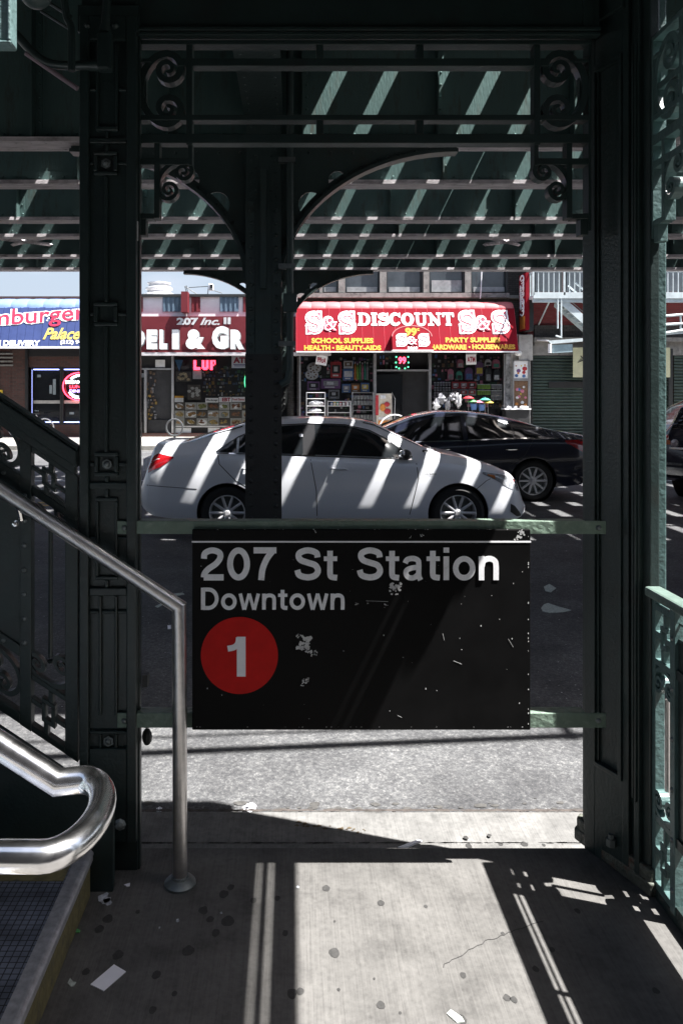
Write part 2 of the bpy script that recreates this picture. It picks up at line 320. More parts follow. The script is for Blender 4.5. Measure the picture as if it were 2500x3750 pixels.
# ------------------------------------------------------------------ lettering
S_PTS = [(.585,.70),(.55,.84),(.35,.915),(.16,.85),(.115,.73),(.18,.61),(.35,.535),(.53,.455),(.595,.29),(.52,.14),(.34,.085),(.14,.15),(.085,.31)]
W1 = .165
GL = {
 '2': (.62, [(spline([(.10,.66),(.13,.83),(.31,.915),(.49,.84),(.51,.68),(.40,.50),(.21,.34),(.115,.20),(.095,.085)],6), W1), ([(.095,.085),(.60,.085)], .17)]),
 '0': (.62, [(arc(.31,.5,.215,.415,0,360,36)[:-1], W1, 1)]),
 '7': (.60, [([(.02,.915),(.60,.915)], .17), (spline([(.51,.90),(.36,.66),(.25,.34),(.215,0)],6), .17)]),
 'S': (.68, [(spline(S_PTS,6), W1)]),
 't': (.36, [(spline([(.165,.90),(.165,.5),(.165,.20),(.20,.10),(.34,.072)],5), .155), ([(.01,.66),(.34,.66)], .125)]),
 'a': (.56, [(spline([(.085,.52),(.14,.63),(.28,.665),(.40,.61),(.425,.48),(.425,.15),(.47,.0)],6), .145), (spline([(.425,.40),(.26,.375),(.13,.31),(.105,.19),(.17,.085),(.30,.075),(.42,.18)],6), .14)]),
 'i': (.19, [([(.095,0),(.095,.73)], .155), ([(.095,.845),(.095,1.0)], .155)]),
 'o': (.60, [(arc(.30,.365,.212,.292,0,360,32)[:-1], .15, 1)]),
 'n': (.55, [([(.085,0),(.085,.73)], .15), (spline([(.09,.40),(.14,.59),(.28,.655),(.41,.60),(.45,.45),(.45,0)],6), .15)]),
 'D': (.68, [([(.09,0),(.09,1)], .17), ([(.09,.922),(.28,.922)] + arc(.28,.5,.30,.422,90,-90,18) + [(.28,.078),(.09,.078)], .155)]),
 'w': (.80, [([(.07,.73),(.21,.0)], .14), ([(.23,.0),(.385,.73)], .12), ([(.40,.73),(.555,.0)], .12), ([(.575,.0),(.72,.73)], .14)]),
 '1': (.42, [([(.31,0),(.31,1)], .20), (spline([(.03,.70),(.16,.735),(.24,.83),(.26,.98)],5), .13)]),
 # slab serif capitals used on the shop fronts
 'DD': (.78, [([(.17,.04),(.17,.96)], .20), ([(.0,.05),(.3,.05)], .10), ([(.0,.95),(.3,.95)], .10), ([(.2,.95),(.36,.95)] + arc(.38,.5,.27,.44,85,-85,14) + [(.36,.05),(.2,.05)], [.09]*2+[.10+.12*math.sin(math.pi*i/14) for i in range(15)]+[.09]*2)]),
 'II': (.40, [([(.19,.04),(.19,.96)], .20), ([(.02,.05),(.36,.05)], .10), ([(.02,.95),(.36,.95)], .10)]),
 'SS': (.66, [(spline(S_PTS,6), [.12+.10*math.sin(math.pi*i/72) for i in range(73)]), ([(.60,.66),(.60,1.0)], .07), ([(.07,.0),(.07,.34)], .07)]),
 'CC': (.74, [(arc(.40,.5,.29,.43,38,322,24), [.10+.12*math.sin(math.pi*i/24) for i in range(25)]), ([(.66,.68),(.66,1.0)], .07)]),
 'OO': (.80, [(arc(.38,.5,.28,.43,0,360,32)[:-1], [.11+.11*abs(math.cos(2*math.pi*i/32)) for i in range(32)], 1)]),
 'UU': (.80, [(spline([(.17,.96),(.17,.35),(.22,.12),(.40,.05),(.56,.12),(.60,.35),(.60,.96)],6), .14), ([(.0,.95),(.32,.95)], .10), ([(.46,.95),(.74,.95)], .10), ([(.14,.4),(.14,.95)], .12)]),
 'NN': (.86, [([(.17,.0),(.17,.96)], .09), ([(.10,.96),(.66,.04)], .20), ([(.66,.04),(.66,.96)], .09), ([(.0,.05),(.32,.05)], .10), ([(.52,.95),(.80,.95)], .10), ([(.0,.95),(.22,.95)], .10)]),
 'TT': (.74, [([(.36,.0),(.36,.92)], .20), ([(.02,.94),(.70,.94)], .12), ([(.05,.70),(.05,.92)], .07), ([(.67,.70),(.67,.92)], .07), ([(.2,.05),(.52,.05)], .10)]),
}
def strokes(mb, chars, x0, z0, h, Y, wscale=1., gap=.07, space=.45, dy=.0006, fat=0., thick=.002, total=None):
    """letters as mitred strokes standing in the xz plane facing -y"""
    def run(gp):
        x = 0; out = []
        for ch in chars:
            if ch == ' ': x += space; continue
            g = GL[ch]; out.append((ch, x)); x += g[0] + gp
        return out, x - gp
    lay, wd = run(gap)
    if total: wscale = total/(wd*h)
    k = 0
    for ch, x in lay:
        for st in GL[ch][1]:
            pts, w = st[0], st[1]; cl = len(st) > 2
            sw = math.sqrt(wscale) if not hasattr(w, '__len__') else math.sqrt(wscale)
            w2 = [q*h*sw+fat for q in w] if hasattr(w, '__len__') else w*h*sw+fat
            P = [(x0+(x+p[0])*h*wscale, z0+p[1]*h) for p in pts]
            if fat and not cl and len(P) >= 2:
                a = Vector(P[0])-Vector(P[1]); b = Vector(P[-1])-Vector(P[-2])
                P[0] = tuple(Vector(P[0])+a.normalized()*fat/2); P[-1] = tuple(Vector(P[-1])+b.normalized()*fat/2)
            k += 1; d = dy*(k % 4)
            mb.ribbon(P, w2, Y-thick-d, Y-d*.0, closed=cl)
    return wd*h*wscale
def text(s, x0, x1, z0, z1, Y, off=.0, ext=.006, shear=0, fit=True, mb=None, rot=0, arcf=None):
    """built-in font, bounding box fitted to x0..x1, z0..z1, facing -y at depth Y"""
    c = bpy.data.curves.new('t', 'FONT'); c.body = s; c.size = 1; c.offset = off; c.resolution_u = 3; c.shear = shear; c.extrude = 0
    o = bpy.data.objects.new('t', c); COL.objects.link(o)
    me = bpy.data.meshes.new_from_object(o.evaluated_get(bpy.context.evaluated_depsgraph_get()))
    vs = [v.co.copy() for v in me.vertices]; fs = [tuple(p.vertices) for p in me.polygons]
    bpy.data.objects.remove(o); bpy.data.curves.remove(c); bpy.data.meshes.remove(me)
    mb = mb or MB()
    if not vs: return mb
    ax, bx = min(v.x for v in vs), max(v.x for v in vs); ay, by = min(v.y for v in vs), max(v.y for v in vs)
    kx = (x1-x0)/(bx-ax); kz = (z1-z0)/(by-ay)
    cx, cz = (x0+x1)/2, (z0+z1)/2
    out = []
    for v in vs:
        x = x0+(v.x-ax)*kx; z = z0+(v.y-ay)*kz
        if rot:
            dx, dz = x-cx, z-cz; x = cx+dx*math.cos(rot)-dz*math.sin(rot); z = cz+dx*math.sin(rot)+dz*math.cos(rot)
        if arcf: x, z = arcf(x, z)
        out.append((x, Y-ext, z))
    mb.add(out, fs); return mb
# ================================================================== SETTING
RZ = -.17; KZ = -.12; FW = -.03
m = MB().box(-600, 600, 2.5, 23.0, RZ-.5, RZ); struct(m.build('road', asph))
m = MB().box(-600, 600, -60, 2.74, -.6, 0); pad = struct(m.build('pavement', padmat))
# kerb strip with a construction joint, two slabs
m = MB(); x = -40.3
while x < 40:
    m.box(x, x+3.03, 2.70, 2.97, -.5, KZ); x += 3.042
struct(m.build('kerb_slabs', kerbmat, bevel=.008))
m = MB(); x = -40.7
while x < 40:
    m.box(x, x+3.03, 2.976, 3.215, -.5, KZ-.006); x += 3.04
struct(m.build('kerbstones', kerbmat, bevel=.014))
m = MB().box(-600, 600, 23.0, 900, -.7, FW); struct(m.build('far_pavement', farwalk))
wline = mat('road_paint_white', (.5, .5, .5), .8, var=.3, scale=9, dirt=(.12, .12, .12), dirt_amt=.9, dirt_scale=8)
yline = mat('road_paint_yellow', (.48, .30, .06), .8, var=.3, scale=9, dirt=(.12, .11, .1), dirt_amt=.8, dirt_scale=8)
m = MB().box(-60, 60, 15.25, 15.37, RZ, RZ+.004); struct(m.build('lane_line', wline))
m = MB().box(-60, -2.6, 11.98, 12.10, RZ, RZ+.004).box(-60, -2.6, 12.26, 12.38, RZ, RZ+.004); struct(m.build('centre_line', yline))
m = MB().box(-60, -.9, 22.72, 22.99, RZ, RZ+.006); struct(m.build('gutter_strip', kerbmat))
# gum spots and stains at their places on the pavement (flat marks, part of the pavement)
def G(px, py, z=0.):
    Y = F*(EYE-z)/(py-CY); return ((px-CX)*Y/F, Y)
def blob(m, px, py, rpx, z=.0012, asp=1., n=14, jit=.22, zz=0.):
    x, y = G(px, py, zz); r = rpx*y/F*.86; rx = r; ry = r*asp*1.3
    ph = random.random()*6
    P = [(x+rx*math.cos(t)*(1+jit*math.sin(2*t+ph)*.5+jit*(random.random()-.5)), y+ry*math.sin(t)*(1+jit*math.cos(3*t+ph)*.5)) for t in [2*math.pi*i/n for i in range(n)]]
    m.add([(p[0], p[1], zz+z) for p in P], [tuple(range(n))])
gum = mat('old_gum', (.034, .033, .032), .8, var=.4, scale=60)
m = MB()
for (a, b, r) in [(1194,3254,16),(1394,3308,14),(1558,3320,8),(1223,3490,22),(1695,3572,13),(1855,3655,15),(1880,3662,14),(1394,3682,17),(1690,3735,20),(1016,3290,13),(1045,3418,14),(1070,3640,22),(1100,3632,16),
    (820,3275,20),(846,3250,15),(745,3335,20),(835,3375,26),(770,3368,16),(928,3298,14),(790,3417,18),(690,3483,24),(395,3366,21),(365,3404,19),(433,3498,22),(315,3560,16),(574,3571,19),(2112,3337,13),(2020,3478,12),(1960,3550,14),(2400,3630,14),(560,3700,16),(640,3640,12),(505,3340,10),(1840,3420,9),(1240,3625,7),(1370,3585,5),(1465,3710,6),(1225,3375,5)]:
    blob(m, a, b, r)
for (a, b, r) in [(1705,3068,10),(1715,3098,14),(1832,3092,10),(1918,3092,14),(1990,3095,8),(1790,3060,9)]: blob(m, a, b, r, zz=KZ)
g = m.build('gum_spots', gum, pad, recalc=False)
m = MB()
for (a, b, r) in [(380,3292,26),(395,3302,18),(810,3345,5),(585,3398,5),(650,3372,8),(1090,3250,6)]: blob(m, a, b, r, z=.0018, jit=.6)
m.build('pale_stains', mat('pale_stain', (.42, .44, .48), .8, var=.6, scale=60), pad, recalc=False)
m = MB()
x, y = G(1150, 3030, KZ)
for k in range(26):
    t = random.random(); blob(m, 1085+t*260, 3018+t*30+random.uniform(-8,8), random.uniform(3,12)*(1-.5*abs(t-.3)), z=.002, asp=.6, zz=KZ-.006, jit=.7)
m.build('rust_stain', mat('rust_brown_stain', (.09, .065, .035), .9, var=.5, scale=60), pad, recalc=False)
m = MB(); random.seed(17)
for k in range(150):
    x_ = random.uniform(-1.0, 1.3); m.add([(x_+random.uniform(.006,.03)*math.cos(2*math.pi*i/7), 2.973+random.uniform(-.002,.002)+random.uniform(.0015,.006)*math.sin(2*math.pi*i/7), KZ+.0015) for i in range(7)], [tuple(range(7))])
m.build('joint_grime', gum, pad, recalc=False)
m = MB()
for k in range(170):
    x_ = random.uniform(-1.0, 1.6); m.add([(x_+random.uniform(.008,.05)*math.cos(2*math.pi*i/7), 3.212+random.uniform(-.004,.004)+random.uniform(.003,.010)*math.sin(2*math.pi*i/7), KZ-.0035+random.random()*.001) for i in range(7)], [tuple(range(7))])
m.build('kerb_edge_stain', mat('rust_red_stain', (.06, .05, .045), .9, var=.6, scale=30), pad, recalc=False)
m = MB()
for k in range(260):
    x_ = random.uniform(-1.0, 1.7); y_ = 3.235+abs(random.gauss(0, .05)); r_ = random.uniform(.006,.03)
    m.add([(x_+r_*random.uniform(.6,1.3)*math.cos(2*math.pi*i/7), y_+r_*.6*math.sin(2*math.pi*i/7), RZ+.002+random.random()*.001) for i in range(7)], [tuple(range(7))])
m.build('gutter_dirt', mat('gutter_dirt', (.06, .058, .055), .95, var=.5, scale=40), bpy.data.objects['road'], recalc=False)
# crack line across the pavement slab
m = MB(); P = spline([G(a, b) for a, b in [(1620,3540),(1690,3500),(1760,3455),(1830,3430),(1905,3400),(1990,3372)]], 5)
P = [(p[0]+random.uniform(-.004,.004), p[1]+random.uniform(-.004,.004)) for p in P]
m.ribbon(P, .0022, .0008, .0014, mp=lambda u, t, v: (u, v, t)); m.build('hairline_crack', gum, pad, recalc=False)
def paper(name, pts, label, cat, mt, zz=0., h=.002, group=None):
    m = MB(); P = [G(a, b, zz) for a, b in pts]; m.prism(P, zz+.001, zz+.001+h, 'xy'); return tag(m.build(name, mt), label, cat, group)
paper('paper_card', [(332,3608),(418,3535),(462,3561),(381,3632)], 'clean white rectangular card lying on the dark pavement beside the first stair tread', 'paper card', whitepaper)
scrap = mat('paper_scrap', (.42, .46, .42), .8, var=.4, scale=80)
paper('paper_scrap', [(248,3604),(258,3585),(268,3598),(280,3600),(272,3612),(262,3616)], 'small torn grey green paper scrap left of the white card', 'litter', scrap, group='paper scraps on the pavement')
paper('paper_scrap', [(455,3242),(477,3236),(476,3247),(466,3249)], 'tiny white triangular scrap of paper at the foot of the ornamented post', 'litter', whitepaper, group='paper scraps on the pavement')
paper('foil_scrap', [(277,3408),(284,3404),(295,3410),(292,3418),(280,3418)], 'tiny crumpled green wrapper beside the worn yellow step edge', 'litter', mat('green_foil', (.08, .32, .10), .3, var=.3, scale=200))
paper('paper_strip', [(1456,3108),(1530,3080),(1545,3084),(1478,3112)], 'white folded paper strip lying on the sunlit kerb', 'litter', whitepaper, zz=KZ, h=.006)
paper('paper_scrap', [(1635,3715),(1650,3700),(1690,3728),(1700,3745),(1672,3748)], 'pale smudge of flattened paper on the bright part of the pavement', 'litter', scrap, group='paper scraps on the pavement')
m = MB(); x, y = G(915, 2968, RZ); m.ellipsoid((x, y, RZ+.012), .022, .018, .014, jit=.9); tag(m.build('crumpled_tissue', whitepaper), 'white crumpled tissue on the asphalt against the kerb, near the pipe handrail', 'litter')
m = MB(); x, y = G(582, 2972, RZ); m.ellipsoid((x, y, RZ+.008), .013, .012, .009, jit=.9); tag(m.build('crumpled_tissue', whitepaper), 'small white crumpled scrap on the asphalt left of the vertical handrail pipe', 'litter')
random.seed(11)
labs = ['flattened grey plastic bag on the shaded road right of the black sign', 'small bright scrap above the flattened bag on the shaded road', 'thin pale strip of litter on the shaded road left of the black sign', 'crumpled pale litter on the shaded road beside the bent handrail', 'tiny white square of paper on the shaded road against the handrail pipe']
for (pts, lab) in zip([[(1980,2228),(1990,2215),(2005,2210),(2040,2222),(2090,2236),(2060,2243),(2010,2246),(1985,2240)], [(1990,2150),(2010,2140),(2035,2155),(2015,2170),(1995,2165)],
        [(615,2178),(670,2172),(676,2178),(625,2186)], [(568,2222),(590,2212),(596,2216),(578,2226)], [(614,2292),(626,2291),(627,2304),(615,2305)]], labs):
    paper('road_litter', pts, lab, 'litter', scrap if 'square' not in lab else whitepaper, zz=RZ, h=.004, group='litter on the road')
m = MB()
for i in range(90):
    px = random.choice([random.uniform(505,700), random.uniform(1940,2130), random.uniform(120,290)]); py = random.uniform(2000,2600)
    blob(m, px, py, random.uniform(1.2,3.4), z=.004, asp=.7, zz=RZ, n=6, jit=.6)
m.build('road_flecks', chipgrey, bpy.data.objects['road'], recalc=False)

# ================================================================== ELEVATED RAILWAY
el = thing('elevated_railway', 'riveted dark green elevated railway structure spanning the street above the cars', 'railway viaduct', (0, 8.15, 4.26))
GZ = 4.26
def girder(Y, ztop, name='girder', fl=.34, flt=.24, x0=-26, x1=30, stiff=1.35, sx=.0, riv=True, riv_p=.155, gap=None, dust=True):
    m = MB(); m.box(x0, x1, Y-.012, Y+.012, GZ+.03, ztop-.02)
    # angle irons along bottom and top
    for s in (-1, 1):
        m.box(x0, x1, Y+s*.012, Y+s*.024, GZ+.03, GZ+.17); m.box(x0, x1, Y+s*.012, Y+s*.024, ztop-.16, ztop-.02)
    m.box(x0, x1, Y-flt/2, Y+flt/2, ztop-.02, ztop)
    x = x0+sx
    while x < x1:
        for s in (-1,):
            m.box(x-.006, x+.006, Y-.15 if s < 0 else Y+.012, Y-.012 if s < 0 else Y+.15, GZ+.03, ztop-.02)
            m.box(x-.006, x+.075, Y-.024, Y-.012, GZ+.17, ztop-.16)
            if riv:
                z = GZ+.24
                while z < ztop-.2: m.dome((x+.045, Y-.024, z), .016, (0,-1,0)); z += .13
        x += stiff
    if riv:
        x = x0
        while x < x1:
            if -9 < x < 11: m.dome((x, Y-.024, GZ+.10), .017, (0,-1,0)); m.dome((x+.07, Y-.024, GZ+.055), .015, (0,-1,0))
            x += riv_p
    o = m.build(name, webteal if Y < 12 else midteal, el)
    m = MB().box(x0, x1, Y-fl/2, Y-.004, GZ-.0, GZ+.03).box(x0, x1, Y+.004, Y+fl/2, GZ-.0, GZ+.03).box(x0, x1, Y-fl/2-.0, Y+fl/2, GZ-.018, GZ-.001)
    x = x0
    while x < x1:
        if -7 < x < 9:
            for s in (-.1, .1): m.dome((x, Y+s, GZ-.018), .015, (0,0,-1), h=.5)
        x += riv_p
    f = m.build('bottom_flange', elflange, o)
    return o
ZT = 5.83
girder(8.15, ZT, sx=.55, stiff=1.42)
girder(9.75, 5.45, 'stringer', fl=.28, sx=.3, stiff=2.3)
girder(11.8, 5.45, 'stringer', fl=.28, sx=.9, stiff=1.9)
girder(13.05, 5.45, 'stringer', fl=.26, sx=.2, stiff=2.3)
girder(15.0, 5.45, 'stringer', fl=.24, sx=1.2, stiff=2.3)
girder(16.6, ZT, fl=.30, sx=.7, stiff=1.8)
# floor beams across, one at each column line, and lighter cross frames between
def crossbeam(x, y0, y1, w, z0, z1, name='cross_girder'):
    m = MB().box(x-.012, x+.012, y0, y1, z0+.025, z1-.02).box(x-w/2, x+w/2, y0, y1, z0, z0+.025).box(x-w/2, x+w/2, y0, y1, z1-.02, z1)
    y = y0+.15
    while y < y1:
        for s in (-w*.36, w*.36): m.dome((x+s, y, z0), .016, (0,0,-1), h=.6)
        y += .16
    return m.build(name, elteal, el)
for x in (-15.3, -.3, 14.7):
    crossbeam(x, 4.6, 8.0, .40, 4.50, 5.75)
    crossbeam(x, 8.3, 16.45, .36, 4.75, 5.8)
for x in (-6.3, -3.3, 2.9, 5.9, 8.9):
    crossbeam(x, 8.3, 16.45, .2, 5.0, 5.4, 'cross_frame')
# diagonal lateral bracing seen as slanting strips under the deck
m = MB()
for (xa, ya, xb, yb) in [(-7,16.2,-3.2,13.2),(-3.2,16.2,-7,13.2),(2.4,13.2,5.8,16.2),(5.8,13.2,2.4,16.2)]:
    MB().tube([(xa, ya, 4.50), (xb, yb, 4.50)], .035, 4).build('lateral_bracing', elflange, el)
# solid platform slab over the near side, with a wider part over the left
m = MB(); m.box(-26, 30, 3.35, 7.80, 5.86, 6.15); m.box(-26, .45, 7.80, 8.25, 5.862, 6.14); m.box(-26, 30, 3.35, 3.42, 5.35, 5.95)
m.build('platform_slab', darkiron, el)
# timber ties with gaps that let the sun through in stripes
tie = mat('timber_tie', (.05, .042, .035), .9, var=.4, scale=10)
m = MB(); x = -24.0; i = 0
while x < 28:
    m.box(x, x+.30, 7.82 if x > .46 else 8.27, 17.4, ZT+.01, ZT+.20); x += .545; i += 1
o = m.build('track_ties', tie, el); o['kind'] = 'stuff'
m = MB()
for y in (9.2, 10.64, 12.3, 13.74, 15.2, 16.64):
    m.box(-26, 30, y-.035, y+.035, ZT+.20, ZT+.34)
m.build('running_rail', mat('rail_steel', (.09, .06, .045), .5, metal=.6, var=.3), el)
m = MB()
for (a, b) in ((9.72,.22),(10.75,.2),(13.0,.2),(14.1,.25)): m.box(-26, 30, a-b, a+b, ZT+.35, ZT+.40)  # unseen planks added over the stringers to keep sun off their webs
m.build('shade_planks', tie, el)
# far edge railing of the walkway
m = MB().box(-26, 30, 17.4, 17.45, 5.6, 6.3); m.build('far_fascia', elteal, el)

# service pipes slung outside the platform edge; their shadows cross the road
m = MB().tube([(-12, 2.96-.087*13.76, 5.0), (24, 2.96+.087*22.24, 5.0)], .036, 10); m.build('service_pipe', elteal, el)
m = MB().tube([(-12, 3.13-.087*13.76, 5.0), (24, 3.13+.087*22.24, 5.0)], .014, 8); m.build('service_cable', darkiron, el)
for x in (-2.0, 4.02, 10.1):
    MB().tube([(x, 3.55, 5.38), (x, 3.36, 5.05), (x-.03, 2.96+.087*(x-1.76)-.05, 5.0)], .03, 8).build('pipe_hanger', elteal, el)
# ------------------------------------------------------------------ columns
def column(Y, label, xc=-.3, near=True):
    b = (xc, Y, RZ); t = thing('steel_column', label, 'column', b, group='columns carrying the railway')
    w = .185; d = .17
    m = MB()
    m.box(xc-w, xc+w, Y-d, Y-d+.02, RZ, 3.62); m.box(xc-w, xc+w, Y+d-.02, Y+d, RZ, 3.62); m.box(xc-.012, xc+.012, Y-d+.02, Y+d-.02, RZ, 3.62)
    m.box(xc-w, xc-w+.09, Y-d-.014, Y-d, RZ, 3.62); m.box(xc+w-.09, xc+w, Y-d-.014, Y-d, RZ, 3.62)
    m.box(xc-.085, xc+.085, Y-d-.009, Y-d, RZ, 3.60)
    z = RZ+.1
    while z < 3.6:
        for s in (-1, 1): m.dome((xc+s*(w-.055), Y-d-.014, z), .023, (0,-1,0), 8, .9)
        z += .128
    # upper shaft to the girder, narrower with a T stiffener
    m.box(xc-w*.98, xc+w*.98, Y-d*.9, Y-d*.9+.02, 3.62, 5.70)
    m.box(xc-.03, xc+.03, Y-d-.07, Y-d*.9, 2.7, 3.95); m.box(xc-.012, xc+.012, Y-d*.9+.02, Y+d, 3.62, 5.7)
    z = 3.68
    while z < 5.5:
        for s in (-1, 1):
            m.dome((xc+s*.13, Y-d*.9, z), .014, (0,-1,0))
            if z < 4.2: m.dome((xc+s*.08, Y-d*.9, z+.05), .014, (0,-1,0))
        z += .12
    m.build('shaft', [elteal], t)
    m = MB().box(xc-w-.008, xc+w+.008, Y-d-.022, Y-d-.0145, RZ, 2.90-.0)
    m2 = MB()
    m2.box(xc-w-.004, xc+w+.004, Y-d-.021, Y-d-.0145, RZ, 2.02)
    z = RZ+.1
    while z < 1.98:
        for s in (-1, 1): m2.dome((xc+s*(w-.055), Y-d-.021, z), .024, (0,-1,0), 8, .9)
        z += .128
    m2.build('black_painted_base', darkiron, t)
    # arched knee brackets left and right with round holes
    for s in (-1, 1):
        n = 20; xe = 2.05; zt = GZ-.02; zb = 2.75; x0 = .17
        cx = xe; rx = xe-x0; rz = zt-.06-zb
        P = [(cx-rx*math.cos(t*math.pi/2/n), zb+rz*math.sin(t*math.pi/2/n)) for t in range(n+1)]
        # web plate as quads between the arc and the top / with true holes cut
        bm = MB()
        poly = [(xc+s*p[0], p[1]) for p in P] + [(xc+s*xe, zt), (xc+s*x0, zt)]
        bm.prism(poly, Y-.01, Y+.01)
        wob = bm.build('bracket', elteal, t)
        cut = MB()
        for (hx, hz, hr) in [(.50, 3.62, .135), (.78, 3.88, .095), (.33, 3.33, .06)]:
            cut.lathe([(hr, -.2), (hr, .2)], (xc+s*hx, Y, hz), 'y', 20)
        co = cut.build('cutter', elteal); mod = wob.modifiers.new('b', 'BOOLEAN'); mod.object = co; mod.operation = 'DIFFERENCE'; mod.solver = 'EXACT'
        bpy.context.view_layer.update()
        me = bpy.data.meshes.new_from_object(wob.evaluated_get(bpy.context.evaluated_depsgraph_get()))
        wob.modifiers.clear(); wob.data = me; bpy.data.objects.remove(co)
        fm = MB()
        fm.ribbon([(xc+s*p[0], p[1]) for p in P], .036, Y-.085, Y+.085)
        for i in range(1, n):
            a = Vector(P[i]); dd = (Vector(P[i+1])-Vector(P[i-1])).normalized(); nn = Vector((-dd.y, dd.x))
            for off in (.045,):
                q = a + nn*off
                fm.dome((xc+s*q.x, Y-.019, q.y), .022, (0,-1,0))
        fm.ribbon([(xc+s*(p[0]-.0), p[1]+.045) for p in P], .10, Y-.018, Y-.010)
        for i in range(8): fm.dome((xc+s*(.25+i*.23), Y-.012, zt-.07), .017, (0,-1,0))
        fm.build('bracket_rib', elteal, wob)
    return t
column(8.15, 'near riveted green steel column with black lower part in front of the silver car')
column(16.6, 'far riveted steel column standing behind the near one, only its arched bracket showing')
# conduit pipe with a junction box clipped on the near column
m = MB(); px = X(1062, 8.0)
m.tube([(px-.10, 7.93, 1.70), (px-.03, 7.93, 1.74), (px, 7.93, 1.85), (px, 7.93, 5.6)], .038, 10); pipe = None
cp = thing('conduit_pipe', 'vertical grey green conduit pipe clipped beside the near steel column', 'pipe', (px, 7.93, 1.7))
m.build('pipe', elteal, cp, smooth=True)
for z in (2.1, 2.9, 4.0): MB().box(px-.12, px+.055, 7.885, 7.975, z, z+.05).build('clamp', zinc, cp)
m = MB().box(px-.07, px+.07, 7.86, 8.0, 2.45, 2.64); m.build('junction_box', elteal, cp, bevel=.008)
m = MB().tube([(px+.02, 7.9, .05), (px+.15, 7.88, -.03), (px+.32, 7.87, -.15)], .03, 8); m.build('elbow', darkiron, cp, smooth=True)

# ================================================================== STAIR ENTRANCE (gate plane)
YG = 2.67
def gx(px): return X(px, YG)
def gz(py): return Z(py, YG)
# --- left ornamented post
pl = thing('ornamented_post', 'dark green cast iron post with raised square key ornament, left of the sign', 'post', (gx(393), YG, 0))
yf = YG-.07
x0, x1 = X(294, yf), X(502, yf)
m = MB().box(x0, x1, yf+.012, yf+.055, 0, 3.15); m.build('post_core', teal, pl, bevel=.004)
m = MB()
def PB(ax, bx, ay, by, d=.012):
    d *= 1.7; m.box(X(ax, yf), X(bx, yf), yf+.012-d, yf+.0125, Z(by, yf), Z(ay, yf))
PB(294, 328, 60, 3080, .014); PB(466, 502, 60, 3080, .014)
PB(328, 466, 60, 150); 
# top long key rectangle
PB(352,362,160,480,.009); PB(424,434,160,480,.009); PB(352,434,462,480,.0095); PB(387,399,480,506,.009)
PB(328,352,322,334,.008); PB(434,466,322,334,.008); PB(328,466,505,526,.010)
PB(385,399,526,560,.009)
def sqkey(cx, cy):
    PB(cx-44,cx+44,cy-44,cy-29,.010); PB(cx-44,cx+44,cy+29,cy+44,.010); PB(cx-44,cx-29,cy-29,cy+29,.010); PB(cx+29,cx+44,cy-29,cy+29,.010)
    PB(328,cx-44,cy-7,cy+7,.008); PB(cx+44,466,cy-7,cy+7,.008)
sqkey(388, 598); sqkey(388, 1150); sqkey(390, 1700)
PB(382,396,642,1106,.008); PB(382,396,1194,1656,.008)
PB(384,398,1744,1766,.009); PB(328,466,1766,1790,.010); PB(384,398,1790,1822,.009)
PB(350,432,1822,1836,.009); PB(350,362,1836,2110,.009); PB(420,432,1836,2110,.009); PB(350,432,2110,2124,.009)
PB(328,350,1966,1976,.008); PB(432,466,1966,1976,.008)
PB(384,398,2124,2152,.009); PB(328,466,2152,2182,.010)
PB(362,373,2182,2620,.009); PB(420,431,2182,2620,.009); PB(328,362,2236,2248,.008); PB(373,420,2236,2248,.008); PB(431,466,2236,2248,.008)
PB(328,466,2676,2688,.010); PB(362,373,2688,2740,.009); PB(420,431,2688,2740,.009); PB(328,466,2740,3080,.0105)
m.build('key_ornament', teal, pl, bevel=.004)
m = MB()
for (a, b) in [(388,598),(392,1700),(397,2716)]:
    m.dome((X(a, yf), yf+.002, Z(b, yf)), .013, (0,-1,0), 8, .9); m.lathe([(.018,0),(.018,.006)], (X(a, yf), yf, Z(b, yf)), 'y', 6)
m.build('bolt', zinc, pl)
m = MB().box(x1, x1+.006, yf+.02, yf+.05, 0, 3.1); m.build('edge_strip', teal, pl)
m = MB().box(x1+.012, x1+.03, yf+.03, yf+.07, .62, .66).ellipsoid((x1+.025, yf+.05, .5), .022, .02, .03, 8, 6).ellipsoid((x1+.025, yf+.05, .44), .018, .018, .03, 8, 6); m.build('hook', darkiron, pl)
m = MB().box(X(294,yf)-.008, x1+.008, yf-.006, yf+.012, Z(118,yf), Z(20,yf))
for a in (322, 425): m.dome((X(a,yf), yf-.008, Z(98,yf)), .013, (0,-1,0), 8, .9)
m.build('cap_plate', teal, pl, bevel=.003)
m = MB().box(X(498,yf), X(505,yf), yf+.0, yf+.01, Z(880,yf), Z(810,yf)); m.build('paper_remnant', chipgrey, pl)

# --- right corner post : splayed section
pr = thing('corner_post', 'wide dark green panelled corner post at the right of the sign', 'post', (1.2, 2.65, 0))
sec = [(1.062, 2.79), (1.05, 2.77), (1.168, 2.50), (1.20, 2.50), (1.20, 2.60)]
m = MB().prism(sec, 0, 3.15, 'xy'); m.build('post_core', teal, pr, bevel=.004)
A = Vector((1.05, 2.77)); B = Vector((1.168, 2.50)); dAB = (B-A); Ln = dAB.length; dAB.normalize(); nAB = Vector((-dAB.y, dAB.x)); 
if nAB.x > 0: nAB = -nAB
def onface(u, t, z): q = A + dAB*u + nAB*t; return (q.x, q.y, z)
def pxu(px):   # u along the splayed face for a picture column
    k = (px-CX)/F; return (k*A.y - A.x)/(dAB.x - k*dAB.y)
m = MB()
def FBx(a, b, z0, z1, d):
    u0, u1 = pxu(a), pxu(b); vs = [onface(u, t, z) for z in (z0, z1) for (u, t) in ((u0, 0), (u1, 0), (u1, d), (u0, d))]
    m.add(vs, [(0,3,2,1),(4,5,6,7),(0,1,5,4),(1,2,6,5),(2,3,7,6),(3,0,4,7)])
